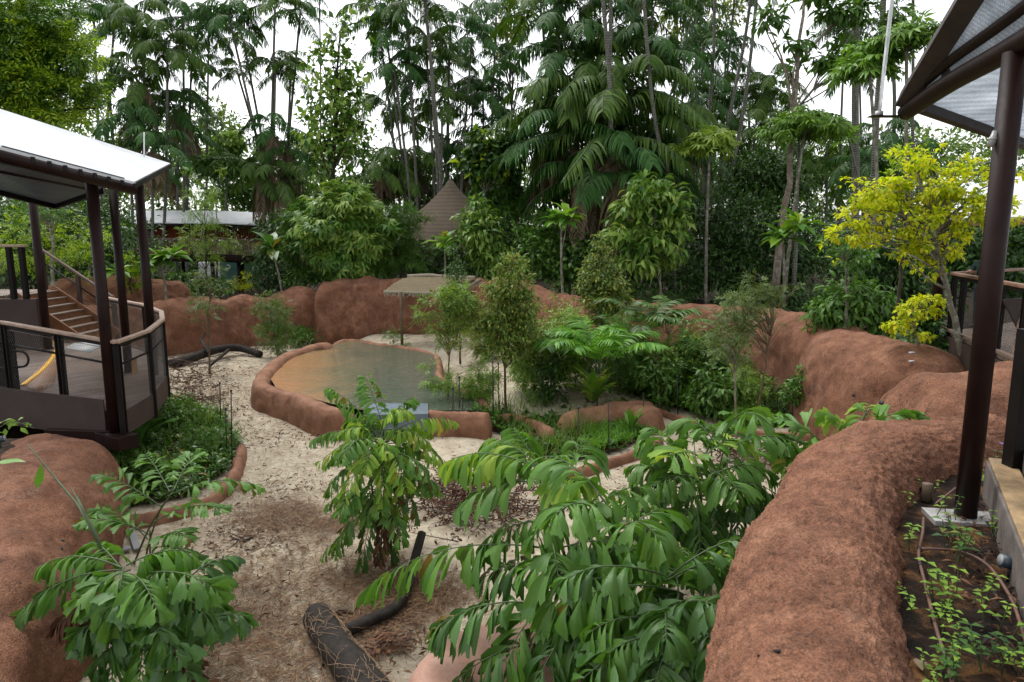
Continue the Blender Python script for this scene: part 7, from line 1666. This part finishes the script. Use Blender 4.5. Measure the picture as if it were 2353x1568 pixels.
# bushy fishtail palm left of centre
b = G(880, 1292, 0); t = palm_clump('bushy yellow green fishtail palm standing on the sand left of centre', b, [P(870, 1010, 8.9), P(900, 1040, 9.0), P(850, 1080, 8.8), P(915, 1100, 8.9), P(880, 960, 9.1)], 3)
ff = 'l_fish'; fy = 'l_fish_yel'; fd = 'l_fish_dark'
fronds_px(t, [((870, 1010), (735, 1062), 8.9, 8.6, fy), ((875, 1000), (758, 892), 9.0, 9.1, ff, dict(arch=.12, gap=.15)), ((880, 980), (842, 872), 9.0, 9.2, ff, dict(arch=.1)), ((885, 980), (950, 915), 9.0, 9.3, ff), ((890, 1000), (1045, 968), 9.0, 9.1, fy), ((890, 1020), (1030, 1070), 9, 8.7, fy), ((885, 1020), (985, 1130), 9, 8.6, ff), ((870, 1030), (790, 1140), 8.8, 8.3, fy), ((860, 1040), (750, 1130), 8.9, 8.7, ff),
    ((880, 1030), (880, 1150), 8.8, 8.2, fy), ((900, 1030), (930, 1120), 8.8, 8.3, fy), ((880, 1060), (840, 1200), 8.8, 8.3, ff), ((890, 1070), (960, 1190), 8.9, 8.6, fd), ((860, 1100), (770, 1270), 8.8, 8.4, ff, dict(arch=.05)), ((865, 1120), (830, 1300), 8.7, 8.4, fd, dict(arch=0.02)), ((890, 1120), (870, 1290), 8.7, 8.4, 'dead', dict(arch=0)), ((880, 1130), (905, 1290), 8.8, 8.7, fd, dict(arch=.02)), ((870, 1010), (800, 960), 9, 9.3, ff), ((890, 1000), (930, 1010), 9, 9.8, ff), ((860, 1010), (720, 1010), 9.0, 9.2, ff), ((860, 1150), (742, 1275), 8.9, 8.6, ff, dict(arch=.02)), ((900, 1090), (900, 1230), 8.7, 8.5, 'dead', dict(arch=0)), ((895, 1060), (925, 1200), 8.8, 8.5, fy, dict(arch=0.05)), ((880, 990), (985, 1020), 9, 8.6, fy), ((870, 1000), (840, 1080), 8.9, 8.2, fy)], 60, n=15, ll=.21, lw=.062, droop=1.25, start=.14, rr=.008, gap=.08)

rng_f(t, b, 16, .95, 37, 'l_fish', (10, 80), (.7, 1.75), dict(kind='wedge', ll=.2, lw=.06, leaflets=14, droop=.9, gap=.08, tip=-.4))
rng_f(t, b, 10, .8, 38, 'l_fish_yel', (30, 85), (1.3, 1.9), dict(kind='wedge', ll=.2, lw=.06, leaflets=13, droop=.8, gap=.08, tip=-.35))
# large palm in front, centre
b = A(.95, 6.35, 0); t = palm_clump('large dark fishtail palm in the front centre with a long frond reaching left', b, [P(1262, 1262, 6.6), P(1240, 1090, 7.0), P(1300, 1330, 6.4), P(1262, 1370, 6.3), P(1330, 1200, 6.9), P(1245, 1480, 6.0), P(1290, 1150, 7.1)], 5, r=.02)
fronds_px(t, [((1262, 1262), (850, 1345), 6.6, 7.0, ff, dict(arch=.22, n=15, ll=.42, lw=.15)), ((1250, 1084), (1030, 1060), 7.0, 7.3, fy, dict(n=12, ll=.36, lw=.15)), ((1245, 1110), (1060, 1160), 7.0, 7.0, ff), ((1262, 1270), (1470, 1268), 6.6, 6.3, ff), ((1262, 1360), (1475, 1350), 6.3, 6.0, ff), ((1245, 1390), (1000, 1445), 6.2, 6.1, fd, dict(n=13)), ((1245, 1480), (1045, 1570), 6.0, 5.8, fd),
    ((1270, 1250), (1290, 1420), 6.4, 5.9, ff, dict(arch=.35, ll=.40, lw=.14)), ((1280, 1300), (1110, 1330), 6.5, 6.5, fd), ((1262, 1200), (1110, 1250), 6.9, 6.8, ff), ((1290, 1150), (1400, 1180), 7.1, 6.9, ff), ((1290, 1130), (1340, 1010), 7.1, 7.5, ff, dict(arch=.1)), ((1250, 1100), (1180, 985), 7.1, 7.5, ff, dict(arch=.12)), ((1300, 1330), (1420, 1450), 6.3, 5.8, fd), ((1290, 1350), (1330, 1540), 6.1, 5.6, fd, dict(arch=.3)), ((1262, 1380), (1160, 1520), 6.2, 5.8, ff), ((1330, 1200), (1480, 1120), 6.9, 7.2, ff), ((1262, 1450), (1420, 1540), 6.0, 5.7, ff),
    ((1330, 1220), (1400, 1330), 6.8, 6.3, fd), ((1250, 1090), (1120, 1010), 7.0, 7.5, fy), ((1290, 1160), (1230, 1240), 7.0, 6.5, ff), ((1260, 1120), (1330, 1110), 7, 6.6, fy), ((1330, 1420), (1230, 1580), 6, 5.5, fd)], 160, n=10, ll=.37, lw=.11, droop=1.15, start=.2, rr=.010, arch=.25, gap=.1)

rng_f(t, b, 7, 1.2, 31, 'l_fish', (35, 75), (.9, 1.9), dict(kind='wedge', ll=.34, lw=.105, leaflets=10, droop=.8, gap=.08, tip=-.3))
rng_f(t, b, 9, 1.1, 32, 'l_fish_dark', (10, 60), (.3, 1.0), dict(kind='wedge', ll=.32, lw=.11, leaflets=9, droop=.9, gap=.08, tip=-.2))
# palm behind it, right of centre
b = G(1640, 1322, 0); t = palm_clump('tall fishtail palm with many canes against the foreground wall, farther back', b, [P(1560, 1120, 8.2), P(1600, 1080, 8.3), P(1650, 1110, 8.2), P(1690, 1140, 8.1), P(1540, 1180, 8.2), P(1620, 1040, 8.5), P(1700, 1200, 8.0)], 7, r=.018)
fronds_px(t, [((1560, 1110), (1460, 1070), 8.2, 8.3, ff), ((1560, 1120), (1440, 1160), 8.2, 8.0, ff), ((1580, 1090), (1500, 985), 8.3, 8.7, ff, dict(arch=.12)), ((1600, 1080), (1590, 975), 8.3, 8.9, ff, dict(arch=.08)), ((1620, 1050), (1700, 1010), 8.4, 8.7, fy), ((1640, 1090), (1760, 1080), 8.3, 8.3, ff), ((1650, 1110), (1790, 1140), 8.2, 8.0, fd), ((1690, 1140), (1780, 1210), 8.1, 7.8, fd), ((1600, 1120), (1550, 1240), 8.2, 7.8, ff), ((1640, 1130), (1640, 1260), 8.1, 7.7, fd),
    ((1560, 1180), (1450, 1260), 8.1, 7.8, fd), ((1690, 1180), (1700, 1300), 8.0, 7.6, fd), ((1620, 1060), (1540, 1050), 8.4, 8.0, fy), ((1600, 1100), (1500, 1120), 8.3, 7.9, ff), ((1630, 1080), (1690, 1140), 8.3, 7.7, ff), ((1620, 1050), (1650, 980), 8.5, 9.0, ff), ((1600, 1150), (1610, 1300), 8, 7.5, fd), ((1540, 1170), (1480, 1330), 8.1, 7.6, fd), ((1690, 1200), (1640, 1340), 7.9, 7.5, fd), ((1700, 1200), (1770, 1165), 8, 8.0, ff), ((1590, 1080), (1470, 1010), 8.3, 8.6, ff)], 260, n=9, ll=.35, lw=.105, droop=1.1, start=.2, rr=.010, gap=.1)

rng_f(t, b, 9, 1.25, 33, 'l_fish', (30, 80), (.9, 2.0), dict(kind='wedge', ll=.33, lw=.10, leaflets=10, droop=.7, gap=.08, tip=-.3))
rng_f(t, b, 8, 1.1, 34, 'l_fish_dark', (10, 60), (.3, 1.0), dict(kind='wedge', ll=.3, lw=.10, leaflets=9, droop=.9, gap=.08))
# dark palm in the right front, below the wall
b = A(1.35, 5.6, 0); t = palm_clump('dark broad leaved fishtail palm at the bottom, pressed to the foreground wall', b, [P(1560, 1370, 5.9), P(1600, 1420, 5.6), P(1500, 1420, 5.8), P(1620, 1330, 6.0), P(1540, 1480, 5.4)], 9, r=.02)
fronds_px(t, [((1560, 1360), (1300, 1395), 5.9, 5.8, ff, dict(n=12, ll=.38, lw=.14)), ((1600, 1340), (1720, 1290), 6.0, 6.0, ff, dict(ll=.34, lw=.14)), ((1620, 1330), (1690, 1260), 6.1, 6.4, fy), ((1600, 1400), (1680, 1400), 5.7, 5.4, fd), ((1560, 1400), (1470, 1520), 5.7, 5.2, fd), ((1600, 1420), (1600, 1560), 5.5, 4.9, ff, dict(arch=.35, ll=.36, lw=.16)), ((1540, 1470), (1400, 1500), 5.4, 5.2, ff), ((1540, 1480), (1500, 1600), 5.3, 4.8, fd),
    ((1600, 1440), (1660, 1520), 5.4, 4.9, fd), ((1560, 1370), (1550, 1290), 5.9, 6.2, ff, dict(arch=.1)), ((1580, 1380), (1530, 1450), 5.8, 5.2, fd), ((1520, 1430), (1360, 1450), 5.7, 5.5, ff), ((1540, 1480), (1340, 1560), 5.4, 5.2, fd), ((1620, 1360), (1640, 1470), 5.8, 5.2, ff), ((1620, 1330), (1560, 1260), 6.1, 6.4, ff), ((1600, 1450), (1560, 1590), 5.4, 5.0, fd), ((1560, 1520), (1430, 1590), 5.2, 5.0, fd), ((1620, 1480), (1640, 1590), 5.2, 4.8, fd)], 360, n=8, ll=.33, lw=.125, droop=1.1, start=.2, rr=.011, gap=.1)

rng_f(t, b, 12, 1.0, 35, 'l_fish_dark', (10, 70), (.4, 1.6), dict(kind='wedge', ll=.30, lw=.12, leaflets=8, droop=.9, gap=.08))
# bottom left palm
b = A(-3.35, 6.1, 0); t = palm_clump('dark fishtail palm in the lower left corner before the big boulder', b, [P(280, 1310, 6.1), P(340, 1330, 6.1), P(320, 1400, 6.0), P(380, 1380, 6.2), P(250, 1370, 6.1)], 13, r=.016)
fronds_px(t, [((280, 1305), (95, 1300), 6.1, 6.2, ff), ((280, 1310), (55, 1400), 6.1, 5.9, fd), ((285, 1305), (275, 1430), 6.1, 5.6, ff, dict(ll=.34, lw=.14, arch=.4)), ((290, 1300), (440, 1270), 6.1, 6.3, ff), ((330, 1320), (500, 1360), 6.1, 5.9, ff), ((350, 1330), (490, 1440), 6.1, 5.8, fd), ((300, 1310), (180, 1390), 6.1, 5.7, ff), ((320, 1380), (400, 1500), 6.0, 5.6, ff), ((340, 1400), (480, 1440), 6.0, 6.0, fd), ((300, 1390), (170, 1480), 6.0, 5.7, fd), ((300, 1420), (220, 1540), 5.9, 5.6, fd),
    ((340, 1430), (320, 1580), 5.9, 5.5, ff), ((350, 1440), (440, 1560), 5.9, 5.6, fd), ((280, 1310), (200, 1250), 6.1, 6.5, ff), ((320, 1330), (380, 1260), 6.1, 6.5, ff), ((300, 1320), (360, 1400), 6.1, 5.6, ff), ((260, 1370), (130, 1440), 6.1, 5.9, 'dead'), ((360, 1490), (470, 1590), 6.0, 5.8, 'dead', dict(ll=.2)), ((300, 1450), (250, 1590), 5.9, 5.5, fd), ((380, 1390), (520, 1320), 6.2, 6.4, ff)], 460, n=10, ll=.26, lw=.105, droop=1.1, start=.18, rr=.009, gap=.1)
mb = MB(); tube(mb, spline([P(238, 1275, 6.3), P(200, 1190, 6.5), P(120, 1090, 6.8), P(62, 1020, 7.0)], 14), np.linspace(.018, .006, 14), 7); mb.build('spear', M['cane'], t)
mb = MB()
for a_, b_ in (((236, 1270), (165, 1120)), ((232, 1262), (178, 1140)), ((240, 1272), (172, 1150))): tube(mb, [P(*a_, 6.3), P(*b_, 6.5)], [.016, .004], 6)
mb.build('spear', M['cane'], t)
mb = MB(); scatter(mb, *t_long(.3, .1), [P(95, 1066, 6.9), P(60, 1062, 6.9)], np.array([A(-.25, 0, -1), A(-1, -.1, .1)]), np.array([A(1, -1, 0), A(0, -.3, 1)]), [.30, .32]); mb.build('leaflet', M['l_fish'], t)

rng_f(t, b, 12, .85, 36, 'l_fish_dark', (10, 70), (.3, 1.1), dict(kind='wedge', ll=.25, lw=.10, leaflets=9, droop=.8, gap=.08))
# palm behind it with airy fronds
b = G(335, 1300, 0); t = palm_clump('airy fishtail palm with grey green fronds spreading over the fern bed', b, [P(345, 1220, 7.6), P(372, 1160, 7.8), P(400, 1125, 8.0)], 17, r=.013)
fronds_px(t, [((385, 1140), (598, 1120), 8.0, 8.2, ff, dict(n=14)), ((372, 1165), (235, 1090), 7.9, 7.9, ff, dict(arch=.1)), ((390, 1130), (335, 1045), 8.0, 8.5, ff, dict(arch=.1)), ((400, 1125), (445, 1045), 8.0, 8.6, ff, dict(arch=.1)), ((355, 1200), (510, 1170), 7.7, 7.6, ff), ((340, 1250), (430, 1235), 7.5, 7.3, ff), ((340, 1240), (230, 1170), 7.6, 7.7, ff), ((345, 1230), (190, 1200), 7.6, 7.3, ff), ((345, 1260), (455, 1290), 7.4, 7.2, fd)], 560, n=11, ll=.20, lw=.072, droop=.4, start=.2, rr=.008, gap=.06)

# palm leaning over the right foreground wall
b = A(3.15, 8.35, 0); t = palm_clump('yellowing fishtail palm peeping over the crest of the foreground wall', b, [P(1905, 1060, 8.2), P(1950, 1030, 8.2), P(1860, 1050, 8.3), P(1998, 940, 8.6)], 19, r=.014)
fronds_px(t, [((1985, 985), (2092, 950), 8.3, 8.2, ff, dict(n=8, ll=.30, lw=.16)), ((1960, 1000), (1900, 950), 8.3, 8.5, fy, dict(n=8, arch=.15)), ((1940, 1020), (1800, 1075), 8.2, 8.0, fy, dict(n=12, ll=.26, lw=.11)), ((1900, 1030), (1780, 960), 8.3, 8.5, ff, dict(n=10)), ((1890, 1040), (1775, 1020), 8.3, 8.2, ff), ((1975, 985), (1995, 930), 8.4, 8.7, fy, dict(n=6, arch=.1)), ((1950, 1020), (2020, 1000), 8.2, 8.1, ff, dict(n=8)), ((1900, 1040), (1870, 1100), 8.2, 7.9, ff), ((1890, 1060), (1820, 1110), 8.2, 8.0, ff)], 660, n=10, ll=.26, lw=.12, droop=.6, start=.2, rr=.009)

# sprig on the left boulder
t = thing('sprig', 'yellow green leafy sprig over the left boulder at the frame edge', 'plant', P(-20, 1040, 7.2)); mb = MB(); st = spline([P(-30, 1010, 7.2), P(10, 975, 7.2), P(45, 972, 7.2), P(78, 985, 7.2)], 10); tube(mb, st, .005, 5); mb.build('stem', M['cane'], t)
mb = MB(); rng = np.random.default_rng(3); k = 24; i = rng.integers(1, 10, k); scatter(mb, *t_leaf(.6, .1, .06), st[i] + rng.normal(size=(k, 3)) * .03, rng.normal(size=(k, 3)) + A(.3, 0, -.3), rng.normal(size=(k, 3)) + A(0, -1, 1), rng.uniform(.06, .11, k)); mb.build('leaves', M['l_seed'], t)

# seedlings in the soil bed
def seedling(px, py, s, mt, lab, seed, flower=False):
    p = G(px, py, 1.93); t = thing('seedling', lab, 'plant', p, 'seedlings in the right soil bed'); rng = np.random.default_rng(seed)
    sb = MB(); pos = []; d = []; sz = []
    for q in range(rng.integers(2, 5)):
        b = p + A(rng.normal() * .05, rng.normal() * .05, -.02); e = b + A(rng.normal() * .05, rng.normal() * .05, s * rng.uniform(.7, 1.2)); tube(sb, [b, (b + e) / 2 + rng.normal(size=3) * .01, e], [.005, .004, .003], 5, False)
        for h in (1.0, .75, .5):
            for a in (0, math.pi):
                az = a + h * 5 + rng.random(); pos.append(b + (e - b) * h); d.append(A(math.cos(az), math.sin(az), .15)); sz.append(s * .28 * rng.uniform(.7, 1.2))
    sb.build('stem', M['cane'], t); mb = MB(); scatter(mb, *t_leaf(.62, .2, .08), np.array(pos), np.array(d), np.repeat(A(0, 0, 1)[None], len(d), 0), np.array(sz)); mb.build('leaves', M[mt], t)
    if flower:
        fb = MB(); c = p + A(0, 0, s * 1.2); scatter(fb, *t_leaf(.5, .1, .05), np.repeat(c[None], 6, 0), np.array([[math.cos(a), math.sin(a), .3] for a in np.arange(6)]), np.repeat(A(0, 0, 1)[None], 6, 0), [.03] * 6); fb.build('flower', M['flower'], t)
SEED = [(2088, 1255, .24, 'l_seed', 'bright seedling tuft beside the pipe junction'), (2120, 1175, .2, 'l_seed', 'bright seedling behind the pipe junction near the stump'), (2150, 1130, .16, 'l_seed', 'small bright seedling beside the cut stump'), (2185, 1400, .28, 'l_seed', 'bright seedling in the middle of the bed between both pipes'), (2255, 1385, .22, 'l_seed', 'bright seedling inside the bend of the curved pipe'), (2225, 1280, .22, 'l_seed', 'bright seedling under the curved pipe near the kerb'), (2285, 1225, .18, 'l_seed', 'bright seedling at the corner of the base plate'),
    (2120, 1380, .14, 'l_seed', 'small seedling left of the straight pipe, higher up'), (2105, 1400, .12, 'l_seed', 'small pale seedling at the wall foot'), (2150, 1450, .22, 'l_seed', 'bright seedling cluster against the straight pipe'), (2210, 1500, .2, 'l_seed', 'bright seedling low in the bed right of the straight pipe'), (2285, 1440, .25, 'l_seed', 'bright upright seedling nearest the curved pipe foot'), (2165, 1545, .22, 'l_seed', 'bright seedling by the large dry leaf'), (2330, 1545, .18, 'l_seed', 'bright seedling in the bottom right corner'), (2120, 1560, .16, 'l_seed', 'bright seedling at the bottom edge beside the wall'),
    (2180, 1265, .3, 'l_fish_dark', 'dark green broad leaved seedling beside the pipe junction'), (2225, 1300, .28, 'l_fish_dark', 'dark green broad leaved seedling in front of the base plate'), (2195, 1190, .2, 'l_fish_dark', 'dark fringed seedling in front of the canopy post'), (2250, 1540, .25, 'l_dark', 'dark leafy seedling clump at the bottom of the bed'), (2300, 1520, .24, 'l_dark', 'dark leafy seedling clump beside the bottom right corner'), (2200, 1560, .2, 'l_dark', 'dark low seedling clump left at the bottom'), (2295, 1080, .25, 'l_mid', 'leafy seedling behind the canopy post with violet flower'), (2320, 1040, .28, 'l_mid', 'leafy tall seedling between the two dark posts'), (2275, 1120, .2, 'l_seed', 'pale seedling right of the canopy post foot')]
for i, q in enumerate(SEED): seedling(*q, 700 + i, 'violet' in q[4])
# ------------------------------------------------------------------ camera, sky, light
def finish():
    sc = bpy.context.scene
    cd = bpy.data.cameras.new('camera'); cd.sensor_width = 36; cd.lens = 36 * F / 2353; cd.clip_end = 1000; cd.clip_start = .05
    co = bpy.data.objects.new('camera', cd); C.objects.link(co); co.location = CAM; co.rotation_euler = (R(90) - PITCH, 0, 0); sc.camera = co
    w = bpy.data.worlds.new('World'); sc.world = w; w.use_nodes = True; nt = w.node_tree; nt.nodes.clear()
    out = nt.nodes.new('ShaderNodeOutputWorld'); bg = nt.nodes.new('ShaderNodeBackground')
    sky = nt.nodes.new('ShaderNodeTexSky'); sky.sky_type = 'NISHITA'; sky.sun_disc = False; sky.sun_elevation = SUN_EL; sky.sun_rotation = SUN_ROT
    sky.dust_density = 1.5; sky.air_density = 1.0; sky.ozone_density = 1.0
    hs = nt.nodes.new('ShaderNodeHueSaturation'); hs.inputs['Saturation'].default_value = .12   # cloud cover: grey-white light
    nt.links.new(sky.outputs[0], hs.inputs['Color']); nt.links.new(hs.outputs[0], bg.inputs['Color']); bg.inputs['Strength'].default_value = SKY
    nt.links.new(bg.outputs[0], out.inputs['Surface'])
    ld = bpy.data.lights.new('sun', 'SUN'); ld.energy = SUN; ld.angle = R(40); ld.color = (1, .97, .92)
    lo = bpy.data.objects.new('sun', ld); C.objects.link(lo)
    el, az = SUN_EL, SUN_ROT
    d = Vector((math.sin(az) * math.cos(el), math.cos(az) * math.cos(el), math.sin(el)))
    lo.rotation_euler = d.to_track_quat('Z', 'Y').to_euler(); lo.location = (0, 0, 30)
    vs = sc.view_settings; vs.view_transform = 'Standard'; vs.look = 'None'; vs.gamma = 1; vs.exposure = EXPO; vs.use_curve_mapping = False
    cy = sc.cycles; cy.use_denoising = True; cy.max_bounces = 8; cy.diffuse_bounces = 4; cy.glossy_bounces = 3; cy.transmission_bounces = 6; cy.sample_clamp_indirect = 6
    cy.use_adaptive_sampling = True; cy.adaptive_threshold = .02
SUN_EL = R(62); SUN_ROT = R(-40); SKY = .15; SUN = 1.0; EXPO = 1.06
finish()
